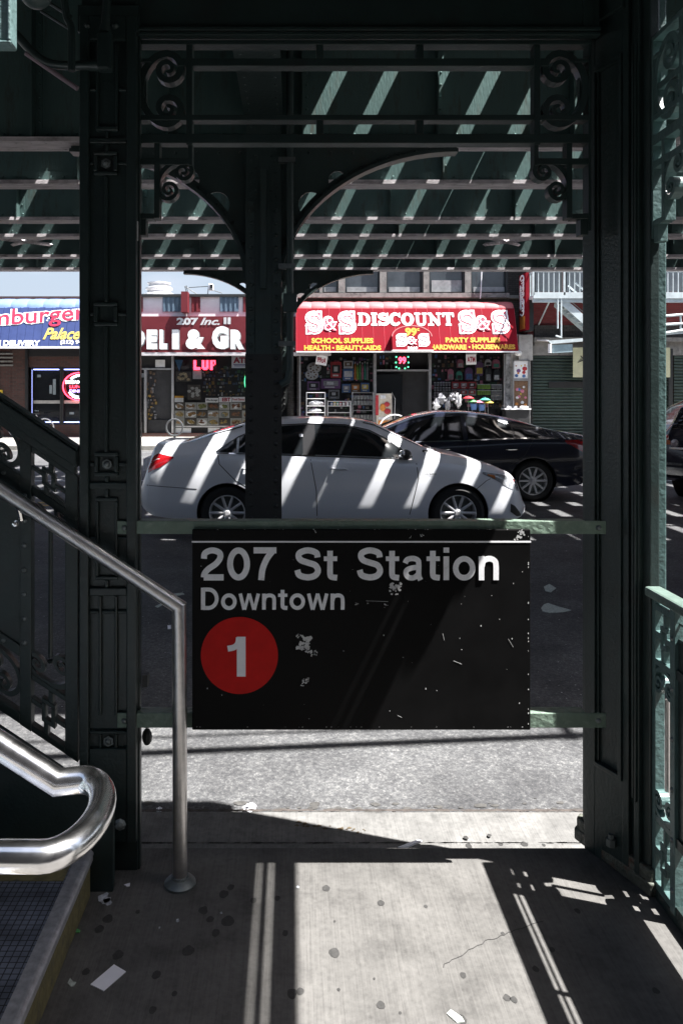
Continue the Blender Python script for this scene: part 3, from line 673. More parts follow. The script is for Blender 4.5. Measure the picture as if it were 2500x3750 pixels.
ztp, zbt = 2.78, .32
FBx(2150, 2188, 0, 3.1, .016); FBx(2188, 2290, ztp, 3.1, .0155); FBx(2188, 2290, 0, zbt, .0155); FBx(2290, 2312, 0, 3.1, .0162)
FBx(2188, 2196, zbt, ztp, .008); FBx(2278, 2290, zbt, ztp, .024); FBx(2190, 2278, ztp-.02, ztp, .022); FBx(2190, 2278, zbt, zbt+.015, .022)
FBx(2318, 2326, .28, 2.8, .012); FBx(2334, 2352, 0, 3.1, .018); FBx(2340, 2346, .28, 2.8, .026)
m.build('panel_moulding', teal, pr, bevel=.002)
m = MB()
q = [(1.06,2.82),(1.035,2.79),(1.158,2.478),(1.215,2.478),(1.215,2.62)]
m.prism(q, .001, .085, 'xy'); m.prism([(1.06,2.83),(1.028,2.795),(1.155,2.47),(1.222,2.47),(1.222,2.63)], .001, .045, 'xy'); m.build('base_plinth', mat('rusty_base', (.075, .08, .065), .6, var=.4, scale=25, bump=.8, dirt=(.10,.035,.02), dirt_amt=.8, dirt_scale=20), pr, bevel=.006)
m = MB(); q = onface(.16, .03, .09); m.lathe([(.016, .085), (.016, .11), (.010, .11), (.010, .125)], (q[0], q[1], 0), 'z', 6); m.build('bolt', zinc, pr)
m = MB(); q0 = onface(-.002, .018, 0); 
FBx(2152, 2300, 2.93, 3.06, .03)
q = onface(pxu(2205), .03, 2.99); m.dome(q, .014, (nAB.x, nAB.y, 0), 8, .9)
m.build('cap_plate', teal, pr, bevel=.003)
# outer newel strip, flaking paint, lit from outside
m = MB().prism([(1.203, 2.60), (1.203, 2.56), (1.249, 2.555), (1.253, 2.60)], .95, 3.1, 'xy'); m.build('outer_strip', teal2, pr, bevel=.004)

# --- lintel
ln = thing('lintel', 'dark green panelled lintel above the scrollwork grille', 'lintel', (.24, YG, 2.84))
m = MB(); zl = gz(158)
m.box(gx(502)+.0, 1.05, YG-.05, YG+.05, zl+.02, 3.3); m.build('beam', teal, ln)
m = MB().box(gx(502), 1.05, YG-.062, YG-.03, zl, zl+.012).box(gx(502), 1.05, YG-.068, YG-.03, zl+.014, zl+.026)
m.box(gx(502), gx(528), YG-.056, YG-.05, zl+.026, 3.2).box(gx(2112), gx(2150), YG-.056, YG-.05, zl+.026, 3.2).box(gx(528), gx(2112), YG-.0565, YG-.05, zl+.026, zl+.034)
m.build('moulding', teal, ln, bevel=.002)

# --- ornamental grille, used on the front (width W) and side
def spiral(c, r0, a0, turns, sgn, n=26, rmin=.12):
    return [(c[0]+r0*(1-(1-rmin)*i/n)*math.cos(R(a0)+sgn*turns*2*math.pi*i/n), c[1]+r0*(1-(1-rmin)*i/n)*math.sin(R(a0)+sgn*turns*2*math.pi*i/n)) for i in range(n+1)]
def cscroll(cx, cz, sx, sz, s, rot=0, flip=1):
    """C-shaped scroll: two spirals joined by a bowed back on the left"""
    rs = .054*s
    c1 = (0, sz); c2 = (0, -sz)
    top = spiral(c1, rs, 90, 1.55, -1)[::-1]
    back = [(-sx*math.sin(math.pi*i/16), (sz+rs)*math.cos(math.pi*i/16)) for i in range(1, 16)]
    bot = spiral(c2, rs, 270, 1.55, 1)
    P = top + back + bot; out = []
    n = len(P)
    for (a, b) in P:
        a *= flip
        x = a*math.cos(rot)-b*math.sin(rot); z = a*math.sin(rot)+b*math.cos(rot)
        out.append((cx+x, cz+z))
    w = [(.011 + .013*math.sin(math.pi*i/(n-1)))*s for i in range(n)]
    return out, w
def grille(parent, W, mp, mt, depth=.055, mid=False):
    """mp(u,t,v): u across from left jamb, t depth, v height in metres"""
    k = W/1.573
    m = MB()
    def bar(a, b, c, d, dd=0.):
        vs = [mp(u, t, v) for v in (min(c,d), max(c,d)) for (u, t) in ((a, dd), (b, dd), (b, depth-dd), (a, depth-dd))]
        m.add(vs, [(0,3,2,1),(4,5,6,7),(0,1,5,4),(1,2,6,5),(2,3,7,6),(3,0,4,7)])
    def u(px): return (px-502)/1049.
    zz = lambda py: gz(py)
    L = lambda f: (f, W)
    def both(a, b, c, d, dd=0.):
        bar(u(a), u(b), zz(c), zz(d), dd); bar(W-u(b), W-u(a), zz(c), zz(d), dd)
    bar(0, W, zz(176), zz(160))
    both(502, 512, 176, 850)
    both(686, 708, 176.5, 540, .001)
    bar(u(708), W-u(708), zz(254), zz(226), .0015)
    bar(0, W, zz(450), zz(430), .002); bar(0, W, zz(534), zz(500), .0005)
    for f in (.405, .625):
        bar(W*f-.012, W*f+.012, zz(226), zz(176), .002); bar(W*f-.012, W*f+.012, zz(500), zz(450), .0025)
    both(570, 590, 534, 805, .001); both(512, 700, 588, 612, .0015); both(692, 708, 540, 615, .002)
    both(512, 570, 788, 808, .002); both(512, 540, 808, 866, .003)
    both(534, 540, 226, 430, .012); both(512, 560, 226, 240, .002); both(655, 686, 226, 254, .002)
    if mid: bar(.03, W-.2, zz(352), zz(328), .008)
    g = m.build('grille_bars', mt, parent, bevel=.002)
    for flip in (1, -1):
        cx = u(618) if flip > 0 else W-u(618)
        P, w = cscroll(cx, (zz(263)+zz(407))/2, u(502+97), (zz(263)-zz(407))/2, 1., 0, flip)
        s = MB().ribbon(P, w, .004, depth-.004, mp=mp); s.build('large_scroll', mt, parent)
        cx = u(648) if flip > 0 else W-u(648)
        P, w = cscroll(cx, zz(668), .055, .040, .62, R(-38*flip), flip)
        s = MB().ribbon(P, w, .004, depth-.004, mp=mp); s.build('small_scroll', mt, parent)
    return g
gr = thing('scrollwork_grille', 'dark green grille of straight bars and corner scrolls across the top, framing the view', 'grille', (gx(502), YG, gz(866)))
grille(gr, 1.573, lambda u, t, v: (gx(502)+u, YG-.03+t, v), teal, depth=.05)
gs = thing('scrollwork_grille', 'sunlit deep grille with scrolls seen edge on at the right margin', 'grille', (1.19, 2.0, gz(866)))
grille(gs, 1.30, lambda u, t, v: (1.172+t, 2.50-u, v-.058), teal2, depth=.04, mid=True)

# --- rails and sign
def rail(name, py0, py1, label):
    t = thing(name, label, 'rail', (.2, YG-.06, gz(py1)))
    yb = YG-.075
    m = MB().box(X(430,yb), X(2218,yb), yb, yb+.007, Z(py1,yb)+.002, Z(py0,yb)); m.box(X(500,yb), X(2145,yb), yb+.007, yb+.055, Z(py0,yb)-.007, Z(py0,yb)-.0005)
    m.build('angle_iron', mat('rail_green_paint', (.15, .21, .165), .45, var=.2, scale=9, bump=.5, bscale=50, dirt=(.30,.36,.30), dirt_amt=.5, dirt_scale=25), t, bevel=.002)
    m = MB()
    for a in (456, 2190): m.dome((X(a,yb), yb, (Z(py0,yb)+Z(py1,yb))/2), .010, (0,-1,0), 8, .8)
    m.build('bolt', zinc, t)
    return t
rail('top_rail', 1908, 1958, 'green angle iron rail running along the top edge of the black station sign')
rail('bottom_rail', 2612, 2668, 'green angle iron rail running along the bottom edge of the black station sign')
YS = YG-.082
sg = thing('station_sign', 'black station name board with white lettering and a red numbered disc', 'sign', (X(1320,YS), YS, Z(2667,YS)))
sx0, sx1, sz0, sz1 = X(706,YS), X(1936,YS), Z(2666,YS), Z(1936,YS)
m = MB().box(sx0, sx1, YS-.016, YS, sz0, sz1); m.build('panel', signblack, sg, bevel=.003)
YP = YS-.0163
m = MB(); m.box(sx0-.001, sx1+.001, YP-.0012, YP, Z(1987,YP), Z(1981,YP)); m.build('white_line', signwhite2, sg)
m = MB(); h = Z(2005,YP)-Z(2124,YP)
strokes(m, list('207'), X(733,YP), Z(2124,YP), h, YP, total=X(1012,YP)-X(733,YP), gap=.05)
strokes(m, list('St'), X(1076,YP), Z(2124,YP), h, YP, total=X(1237,YP)-X(1076,YP), gap=.05)
strokes(m, list('Station'), X(1304,YP), Z(2124,YP), h, YP, total=X(1829,YP)-X(1304,YP), gap=.05)
h2 = Z(2152,YP)-Z(2232,YP)
strokes(m, list('Downtown'), X(735,YP), Z(2232,YP), h2, YP, total=X(1264,YP)-X(735,YP), gap=.035)
m.build('lettering', signwhite, sg)
m = MB(); r = X(877+141,YP)-X(877,YP); m.lathe([(r, -.0014), (r, 0)], (X(877,YP), YP, Z(2400,YP)), 'y', 64); d = m.build('red_disc', signred, sg)
m = MB(); Y2 = YP-.0016; strokes(m, ['1'], X(829,YP), Z(2476,YP), Z(2331,YP)-Z(2476,YP), Y2, total=X(903,YP)-X(829,YP)); m.build('numeral', signwhite2, d)
m = MB()
def chip(px, py, r, n=9, asp=1., k=1):
    x, z = X(px,YP), Z(py,YP); r = r*YP/F*.8
    for q in range(k):
        ox, oz = (random.uniform(-1,1)*r, random.uniform(-1,1)*r*asp) if k > 1 else (0,0); rr = r*(random.uniform(.12,.42) if k > 1 else 1)
        m.add([(x+ox+rr*random.uniform(.5,1.2)*math.cos(2*math.pi*i/n), YP-.0008-q*.00002, z+oz+rr*asp*random.uniform(.5,1.2)*math.sin(2*math.pi*i/n)) for i in range(n)], [tuple(range(n))])
random.seed(5)
for (a, b, r, k) in [(1446,2156,26,14),(1112,2352,30,16),(1128,2372,22,12),(1150,2390,14,6),(1095,2330,12,5),(1118,2490,16,6),(1105,2505,10,4),(1905,1962,18,8),(1908,1950,14,7),(1890,1975,10,4),(1306,2210,7,4),(1345,2208,6,3),(1412,2218,8,4),(1150,1944,8,3),(1545,1960,9,4),(1500,1968,7,3)]:
    chip(a, b, r, n=6, k=int(k*1.8))
for i in range(28): chip(random.uniform(712,1930), random.uniform(1990,2660), random.uniform(.8,3.2)*(1.3 if random.random()>.8 else 1), 6, random.uniform(.4,1.4))
for i in range(10): chip(random.uniform(1500,1932), random.uniform(2000,2660), random.uniform(1.2,3.6), 6, random.uniform(.3,1.8))
for i in range(40): chip(random.uniform(708,1934), random.choice([2662,1938.5]), random.uniform(1.5,4), 6, .5)
for i in range(16): chip(1933, random.uniform(1940,2660), random.uniform(1.5,3), 6, 2.)
for (a,b,c,d) in [(1455,2620,1470,2627),(1620,2320,1626,2345),(1860,2340,1878,2370),(1660,2420,1690,2432),(1340,2200,1420,2203)]:
    m.ribbon([(X(a,YP),Z(b,YP)),(X(c,YP),Z(d,YP))], .0011, YP-.0009, YP-.0003)
m.build('scratches', chipgrey, sg, recalc=False)
# red disc also gets an edge of shade colour variation only by light
# ================================================================== STAIRS ON THE LEFT
st = thing('staircase', 'steel stair rising to the left with gridded treads and worn yellow step edge', 'stairs', (-1.5, 1.5, 0))
YB = 2.50; YN = .35
xr = -.657; zt0 = .145; rise = .195; run = .31
for i in range(7):
    x = xr - run*i; z = zt0 + rise*i; zb = 0 if i == 0 else z-rise
    m = MB().box(x-.012, x, YN, YB-.012, zb, z-.03); o1 = m.build('riser', yellowworn if i == 0 else mat('riser_paint', (.11,.17,.19), .5, var=.3, scale=9, bump=.3), st)
    m = MB().box(x-run-.01, x-.03, YN, YB-.012, z-.03, z-.001); m.build('tread', treadm, st)
    P = [(x-.034, z-.032), (x-.034, z+.002), (x-.004, z+.002)] + arc(x-.004, z-.012, .016, .014, 80, -30, 5) + [(x+.010, z-.032)]
    m = MB().prism(P, YN, YB-.013, 'xz'); m.build('nosing', nosing, st)
m = MB().box(xr-.28, xr-.04, 2.33, YB-.015, zt0-.0008, zt0+.0012); m.build('yellow_patch', yellowworn, st)
m = MB().box(xr-.020, xr+.0025, YN, YB-.02, .001, .118); m.build('yellow_edge', yellowworn, st)
# stringer plate against the post
sl = .67
def SZ(x): return .359 - sl*(x+.724)
m = MB()
m.prism([(-2.9, -.05), (-2.9, SZ(-2.9)), (-.62, SZ(-.62)), (-.585, SZ(-.585)-.006), (-.585, 0.0), (-.62, -.0)], YB, YB+.03); 
m.build('stringer', teal, st, bevel=.004)
m = MB(); m.ribbon([(-2.9, SZ(-2.9)+.006), (-.62, SZ(-.62)+.006)], .012, YB-.012, YB+.034)
m.build('stringer_flange', teal, st)
m = MB()
for (a, b) in [(440, 3020)]: m.dome((X(a,YB), YB, Z(b,YB)), .020, (0,-1,0), 8, .6)
for k in range(5): m.dome((-.95-.22*k, YB, SZ(-.95-.22*k)-.06), .009, (0,-1,0))
m.build('bolt', zinc, st)
# ornamental side panel of the stair, sheared along the slope
YPn = 2.60
bl = thing('stair_balustrade', 'dark sloping ornamental balustrade with key fretwork and scrolls along the left stair', 'balustrade', (-1.2, YPn, .3))
def mpS(u, t, v): return (u, YPn+t, SZ(u)+v)
def sbar(m, u0, u1, v0, v1, d0=0., d1=.035):
    vs = [mpS(u, t, v) for v in (v0, v1) for (u, t) in ((u0, d0), (u1, d0), (u1, d1), (u0, d1))]
    m.add(vs, [(0,3,2,1),(4,5,6,7),(0,1,5,4),(1,2,6,5),(2,3,7,6),(3,0,4,7)])
m = MB()
sbar(m, -2.9, -.726, 1.02, 1.075, -.03, .05); sbar(m, -2.9, -.726, 1.075, 1.088, -.02, .04); sbar(m, -2.9, -.735, .985, 1.02, -.012, .03)
m.build('handrail_cap', teal, bl, bevel=.004)
def keyfret(m, u0, u1, v0, v1, bw=.014, e=.001):
    W = u1-u0; H = v1-v0
    for (a, b, c, d) in [(.30,.70,.24,.34),(.30,.70,.66,.76),(.30,.42,.34,.66),(.58,.70,.34,.66),(.50,.64,.76,1.),(.70,1.,.40,.52),(.36,.50,0,.24),(0,.30,.48,.60)]:
        sbar(m, u0+W*a, u0+W*b, v0+H*c, v0+H*d, e, .030-e)
for bay in range(3):
    o = -.62*bay; m = MB()
    sbar(m, -.772+o, -.728+o, .012, .985)          # jamb
    sbar(m, -.925+o, -.886+o, .012, .985, -.003, .036)
    sbar(m, -.886+o, -.772+o, .82, .85, .001); sbar(m, -.886+o, -.772+o, .965, .985, .001)
    keyfret(m, -.886+o, -.772+o, .85, .965)
    sbar(m, -.886+o, -.772+o, .012, .035, .001); sbar(m, -.886+o, -.772+o, .19, .21, .001)
    keyfret(m, -.886+o, -.772+o, .035, .19)
    sbar(m, -1.345+o, -.925+o, .80, .86, .0); sbar(m, -1.345+o, -.925+o, .012, .05); sbar(m, -1.345+o, -.925+o, .24, .28, -.001)
    m.build('frame_and_fretwork', teal, bl, bevel=.0025)
    m = MB()
    for (ux, vy, s, rot, fl) in [(-.826,.255,.75,R(118),1), (-.826,.775,.75,R(-62),1)]:
        pts, w = cscroll(0, 0, .06*s/.75, .048, s*.8, rot, fl)
        MB().ribbon([(ux+o+p[0], vy+p[1]+.02) for p in pts], w, .004, .03, mp=mpS).build('scroll', teal, bl)
    for (ux, vy) in [(-1.0+0, .925), (-1.0, .145)]:
        pts, w = cscroll(0, 0, .075, .035, .62, R(30) if vy > .5 else R(30), -1)
        MB().ribbon([(ux+o+p[0], vy+p[1]) for p in pts], w, .004, .03, mp=mpS).build('scroll', teal, bl)
    m = MB(); m.tube([mpS(-.826+o, .017, .30), mpS(-.826+o, .017, .76)], .008, 8); m.dome(mpS(-.826+o, .017, .29), .013, (0,0,-1), 8, 1.); m.build('baluster_rod', steel2 if False else teal, bl)
    m = MB(); sbar(m, -1.345+o, -.925+o, .28, .80, .008, .016); m.build('plate', teal, bl)
    m = MB()
    for k in range(7):
        v = .30+k*.083; q = mpS(-.908+o, -.003, v); m.dome(q, .010, (0,-1,0), 7)
    for k in range(4): q = mpS(-.98-.1*k+o, 0, .83); m.dome(q, .009, (0,-1,0), 7); q = mpS(-.98-.1*k+o, 0, .26); m.dome(q, .009, (0,-1,0), 7)
    m.build('rivet', zinc, bl)
# wall handrail: pipe with foot
YH = 2.54
hr = thing('pipe_handrail', 'worn steel pipe handrail sloping down from the left and dropping to a round floor flange', 'handrail', (X(657,YH), YH, 0))
p1 = (X(657,YH), YH, Z(2222,YH)); 
hs = (2222-1790)/(657-0)
m = MB().tube([(p1[0]-1.9, YH, p1[2]+1.9*hs), p1, (X(660,YH), YH, .01)], .0242, 20); m.build('pipe', steel2, hr, smooth=True)
m = MB(); q = (X(190,YH), YH, p1[2]+(p1[0]-X(190,YH))*hs)
m.tube([(q[0]-.008, YH, q[2]+.005), (q[0]+.008, YH, q[2]-.005)], .0252, 20); m.build('weld_collar', steel2, hr, smooth=True)
m = MB().lathe([(.052, 0), (.052, .008), (.044, .016), (.030, .024), (.028, .03)], (X(660,YH), YH, .0), 'z', 32); m.build('floor_flange', zinc, hr, smooth=True)
m = MB(); q = (X(70,YH), YH, p1[2]+(p1[0]-X(70,YH))*hs-.02)
m.tube([(q[0], YH, q[2]), (q[0]+.005, YH+.01, q[2]-.04), (q[0]-.012, YH+.05, q[2]-.055)], .009, 8); m.dome((q[0]-.012, YH-.0, q[2]-.055), .013, (0,-1,0), 8)
m.tube([(q[0]-.03, YH, q[2]+.018), (q[0], YH, q[2]-.008), (q[0]+.035, YH, q[2]-.028)], .006, 6)
m.build('bracket', chrome, hr, smooth=True)
# centre handrail: bright loop
cr = thing('loop_handrail', 'bright polished steel handrail curling back in a loop at the stair foot', 'handrail', (-.55, 1.3, 0))
zc = .912; sl2 = .645
P = [(-2.0, 1.42, zc+(2.0-.435)*sl2+.0), (-.435, 1.42, zc)]
loop = []
n = 16; cxl = -.390; ry = .1175; rxl = .060
cyl = 1.305
for i in range(n+1):
    t = R(90 - 180*i/n); e = 1.0
    loop.append((cxl+rxl*math.cos(t), cyl+ry*math.sin(t), zc-.002))
loop += [(-.45, 1.187, zc-.001), (-.56, 1.183, zc-.002), (-.75, 1.183, zc-.003), (-2.2, 1.185, zc-.004)]
loop = [(a_, b_, c_ + .006) for a_, b_, c_ in loop]
m = MB().tube(P+loop,         .0240, 24); m.build('pipe', steel, cr, smooth=True)
m = MB().tube([(-1.3, 1.42, zc+.875*sl2), (-1.3, 1.42, zt0+rise*2)], .0252, 14).tube([(-1.3, 1.185, zc), (-1.3, 1.185, zt0+rise*2)], .0252, 14); m.build('post', steel, cr, smooth=True)

# ================================================================== RIGHT SIDE PANEL
rp = thing('side_balustrade', 'green side balustrade with key fretwork and a broad handrail at the right margin', 'balustrade', (1.19, 2.0, 0))
XP = 1.172
def mpR(u, t, v): return (XP+t, 2.495-u, v)
def rbar(m, u0, u1, v0, v1, d0=0., d1=.032):
    vs = [mpR(u, t, v) for v in (v0, v1) for (u, t) in ((u0, d0), (u1, d0), (u1, d1), (u0, d1))]
    m.add(vs, [(0,3,2,1),(4,5,6,7),(0,1,5,4),(1,2,6,5),(2,3,7,6),(3,0,4,7)])
m = MB(); rbar(m, -.0, 1.32, .972, 1.003, -.027, .028); m.build('handrail_cap', mat('worn_green_rail', (.11, .155, .135), .4, var=.2, scale=8, bump=.3, dirt=(.2,.25,.22), dirt_amt=.5, dirt_scale=12), rp, bevel=.008)
def fretR(m, u0, u1, v0, v1, e=.001):
    W = u1-u0; H = v1-v0
    for (a, b, c, d) in [(.30,.70,.26,.36),(.30,.70,.64,.74),(.30,.42,.36,.64),(.58,.70,.36,.64),(.50,.64,.74,1.),(.70,1.,.42,.54),(.36,.50,0,.26),(0,.30,.46,.58)]:
        rbar(m, u0+W*a, u0+W*b, v0+H*c, v0+H*d, e, .030-e)
for k, (o, fl) in enumerate(((0, 1), (1.30, -1))):
    U = lambda a: a if fl > 0 else 1.30-a
    m = MB()
    def rb(a, b, c, d, e=0., f=.032): rbar(m, min(U(a),U(b)), max(U(a),U(b)), c, d, e, f)
    rb(0, .02, .03, .972); rb(.125, .155, .03, .972, -.004, .036); rb(.02, .125, .93, .95, .001); rb(.02, .125, .755, .775, .001); rb(.02, .125, .03, .055, .001); rb(.02, .125, .25, .27, .001)
    fretR(m, min(U(.02),U(.125)), max(U(.02),U(.125)), .775, .93); fretR(m, min(U(.02),U(.125)), max(U(.02),U(.125)), .055, .25)
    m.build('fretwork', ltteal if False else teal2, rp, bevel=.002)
    m = MB()
    for (uu, vv, rot) in [(.072, .70, R(-90)), (.072, .32, R(90))]:
        pts, w = cscroll(0, 0, .05, .036, .56, rot, 1)
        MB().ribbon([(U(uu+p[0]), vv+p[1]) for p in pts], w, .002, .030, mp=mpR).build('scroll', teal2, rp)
    m = MB().tube([mpR(U(.072), .015, .37), mpR(U(.072), .015, .66)], .008, 8); m.build('baluster_rod', steel2, rp)
m = MB(); rbar(m, .155, 1.145, .03, .06, .0); rbar(m, .155, 1.145, .24, .27, .001); rbar(m, .155, 1.145, .755, .785, .001); rbar(m, .155, 1.145, .868, .880, .008, .020); rbar(m, .155, 1.145, .922, .928, .011, .017)
for i in (0, 1): rbar(m, .56+.32*i, .575+.32*i, .88, .972, .009, .019)
m.build('frame', teal, rp)
m = MB(); rbar(m, .155, 1.145, .27, .866, .008, .0155); m.build('plate', teal, rp)
m = MB()
for k in range(6): m.dome(mpR(.14, -.004, .10+k*.155), .009, (-1,0,0), 7)
m.build('rivet', zinc, rp)
m = MB().box(XP-.0, XP+.03, 1.2, 2.47, .001, .03); m.build('bottom_rail', teal, rp)
np_ = thing('entrance_post', 'dark green post at the near end of the right side balustrade, outside the frame', 'post', (1.2, 1.1, 0))
m = MB().box(1.12, 1.26, 1.02, 1.17, 0, 3.1); m.build('post_core', teal, np_, bevel=.004); m = MB().box(1.10, 1.28, 1.0, 1.19, .001, .1); m.build('base_plinth', teal, np_)

# ================================================================== CANOPY, OVERHEAD ITEMS, BUILDING BEHIND
ca = thing('entrance_canopy', 'dark green flat canopy roof over the stair entrance', 'canopy', (-1.4, 1.2, 3.1))
m = MB().box(-4.3, 1.33, 1.22, 2.78, 3.16, 3.22); m.build('roof_deck', teal, ca)
m = MB()
for y in (1.3, 1.9): m.box(-4.2, 1.22, y-.03, y+.03, 3.04, 3.158)
m.box(1.17, 1.23, 1.25, 2.5, 3.0, 3.158); m.build('rafter', teal, ca)
m = MB().box(-4.3, 1.33, 2.78, 2.80, 3.1, 3.3).box(1.33, 1.35, 1.22, 2.80, 3.1, 3.3); m.build('fascia', teal, ca)
for (x, y) in ((-4.1, 2.6), (-4.1, 1.3)):
    p = thing('canopy_post', 'plain dark green canopy post outside the frame', 'post', (x, y, 0), group='canopy posts outside the frame')
    m = MB().box(x-.06, x+.06, y-.06, y+.06, 0, 3.16); m.build('shaft', teal, p); m = MB().box(x-.09, x+.09, y-.09, y+.09, .001, .06); m.build('base_plinth', teal, p)
# conduit assembly at the top left
cd = thing('conduit_run', 'dark green electrical conduit with elbow fitting fixed across the top left of the post', 'conduit', (X(385,2.5), 2.5, Z(240,2.5)))
Yc = 2.52
def q3(a, b, Y=Yc): return (X(a,Y), Y, Z(b,Y))
m = MB().tube([q3(395,-200), q3(395,-20), q3(390,50), q3(385,100)], .0145, 12); m.tube(spline([q3(55,120), q3(110,180), q3(160,222), q3(215,238), q3(330,240)], 5), .0145, 12)
m.build('pipe', teal, cd, smooth=True)
m = MB().box(X(360,Yc), X(412,Yc), Yc-.022, Yc+.02, Z(262,Yc), Z(125,Yc)); m.build('access_fitting', teal, cd, bevel=.008)
m = MB().tube([q3(330,240), q3(362,240)], .018, 12).tube([q3(384,118), q3(386,95)], .018, 12).box(X(404,Yc), X(416,Yc), Yc-.03, Yc-.005, Z(264,Yc), Z(130,Yc)); m.build('coupling', teal, cd, smooth=True)
m = MB().tube([q3(96,195), q3(285,325)], .008, 8); tag(m.build('thin_cable', mat('purple_grey_cable', (.22,.17,.2), .5), smooth=True), 'thin purplish cable slanting down to the ornamented post at the upper left', 'cable')
lf = thing('hanging_sign_box', 'pale teal metal box hanging from the canopy at the top left corner', 'box', (X(10,1.15), 1.15, Z(185,1.15)))
m = MB(); Yl = 1.12; m.box(X(-160,Yl), X(40,Yl), Yl, Yl+.029, Z(160,Yl), Z(-260,Yl)); m.build('box_body', ltteal, lf, bevel=.004)
m = MB(); m.box(X(30,Yl), X(40,Yl)+.001, Yl-.004, Yl+.001, Z(150,Yl), Z(-260,Yl)).box(X(-160,Yl), X(40,Yl)+.001, Yl-.0035, Yl+.001, Z(161,Yl), Z(150,Yl)); m.build('frame', ltteal, lf, bevel=.002)
MB().tube([(X(-60,Yl), Yl+.04, 2.18), (X(-60,Yl), 1.25, 3.16)], .012, 8).build('hanger_rod', teal, lf)
m = MB(); c = q3(132, -30, 2.1); m.ellipsoid((c[0], 2.1, c[2]), .045, .045, .045, 20, 12); lb = tag(m.build('globe_fixture', elteal, smooth=True), 'round dark green globe fixture cut off by the top edge, beside the hanging box', 'lamp')
m = MB(); m.tube(spline([q3(232,-40,2.45), q3(245,60,2.45), q3(262,110,2.45), q3(263,260,2.45)], 4), .012, 8); tag(m.build('hanger_strap', teal, smooth=True), 'narrow dark metal strap hanging beside the conduit at the upper left', 'strap')
m = MB(); m.tube([q3(180,10,2.5), q3(262,62,2.5)], .006, 6).tube([q3(150,40,2.5), q3(262,110,2.5)], .005, 6); tag(m.build('tie_wires', teal), 'two thin dark wires slanting to the strap at the upper left', 'wire')
# building behind the photographer, reflected and shading only
bb = thing('brick_building', 'dark brick building behind the photographer, outside the frame', 'building', (0, -6, 0))
m = MB().box(-24, 24, -9, -3.2, 0, 7.5); m.build('wall', brickdark, bb)
for i in range(8):
    x = -21+i*6; f = MB().box(x-.7, x+.7, -3.2, -3.15, 4.2, 6.1).build('window', darkiron, bb); MB().box(x-.6, x+.6, -3.15, -3.14, 4.3, 6.0).build('pane', glassgrey, f)
m = MB().box(-24.1, 24.1, -9.1, -3.0, 7.5, 7.8); m.build('roof', farwalk, bb)
# ================================================================== CARS
def tabf(tab, sm=.07):
    def raw(x):
        if x <= tab[0][0]: return tab[0][1]
        for (a, b) in zip(tab, tab[1:]):
            if x <= b[0]: return lerp(a[1], b[1], (x-a[0])/(b[0]-a[0]+1e-9))
        return tab[-1][1]
    return lambda x: sum(raw(x+sm*k/3) for k in range(-3, 4))/7
class CarShape:
    def __init__(s, L, top, belt, bot, wid, roofw=.66, sm=.07):
        s.L = L; s.top = tabf(top, sm); s.belt = tabf(belt); s.bot = tabf(bot, .03); s.wid = tabf(wid, .05); s.roofw = roofw
    def section(s, x):
        zb, zt, W = s.bot(x), s.top(x), s.wid(x); b = min(s.belt(x), zt-.045)
        h = max(0., min(1., (zt-b)/.38)); h = h*h*(3-2*h)
        P = [(0, zb), (.78*W, zb), (.94*W, zb+.02), (.98*W, zb+.09)]
        for (t, f) in ((.3,.995),(.5,1.),(.68,.998),(.82,.985),(.93,.968),(1.,.945)):
            z = lerp(zb+.02, b, t)
            P.append((f*W, max(z, zb+.1+t*.01)))
        wr = lerp(.84, s.roofw, h)*W; d = lerp(.018, .085, h)
        for (t, bul) in ((.33,.008),(.66,.010)):
            P.append((lerp(.945*W, wr, t)+bul*h, lerp(b, zt-d, t)))
        P += [(wr, zt-d), (wr*.965, zt-d*.55), (wr*.86, zt-d*.22), (wr*.6, zt-d*.07), (wr*.3, zt-d*.015), (0, zt)]
        return P
    def W(s, x, z):
        P = s.section(x)[2:13]
        for (a, b) in zip(P, P[1:]):
            if a[1] <= z <= b[1]: return lerp(a[0], b[0], (z-a[1])/(b[1]-a[1]+1e-9))
        return P[0][0] if z < P[0][1] else P[-1][0]
    def T(s, x, y):
        P = s.section(x)[12:]; y = abs(y)
        for (a, b) in zip(P, P[1:]):
            if b[0] <= y <= a[0]: return lerp(a[1], b[1], (a[0]-y)/(a[0]-b[0]+1e-9))
        return P[0][1]
def body_mesh(cs, n=130):
    m = MB(); vs = []; K = None
    xs = [cs.L*(.5-.5*math.cos(math.pi*i/n))*.35 + cs.L*i/n*.65 for i in range(n+1)]
    for x in xs:
        P = cs.section(x); full = P + [(-p[0], p[1]) for p in P[-2:0:-1]]; K = len(full)
        vs += [(x, p[0], p[1]) for p in full]
    fs = []
    for i in range(n):
        for j in range(K): fs.append((i*K+j, (i+1)*K+j, (i+1)*K+(j+1)%K, i*K+(j+1)%K))
    fs += [tuple(range(K-1, -1, -1)), tuple(n*K+j for j in range(K))]
    m.add(vs, fs); return m
def side_patch(m, cs, x0, x1, lo, hi, off=.004, side=-1, n=28, rows=4, th=0):
    lo = tabf(lo, .001) if not callable(lo) else lo; hi = tabf(hi, .001) if not callable(hi) else hi
    vs = []
    for i in range(n+1):
        x = lerp(x0, x1, i/n); a, b = lo(x), hi(x)
        for j in range(rows+1):
            z = lerp(a, b, j/rows); vs.append((x, side*(cs.W(x, z)+off), z))
    k = rows+1
    m.add(vs, [(i*k+j, (i+1)*k+j, (i+1)*k+j+1, i*k+j+1) if side < 0 else (i*k+j+1, (i+1)*k+j+1, (i+1)*k+j, i*k+j) for i in range(n) for j in range(rows)])
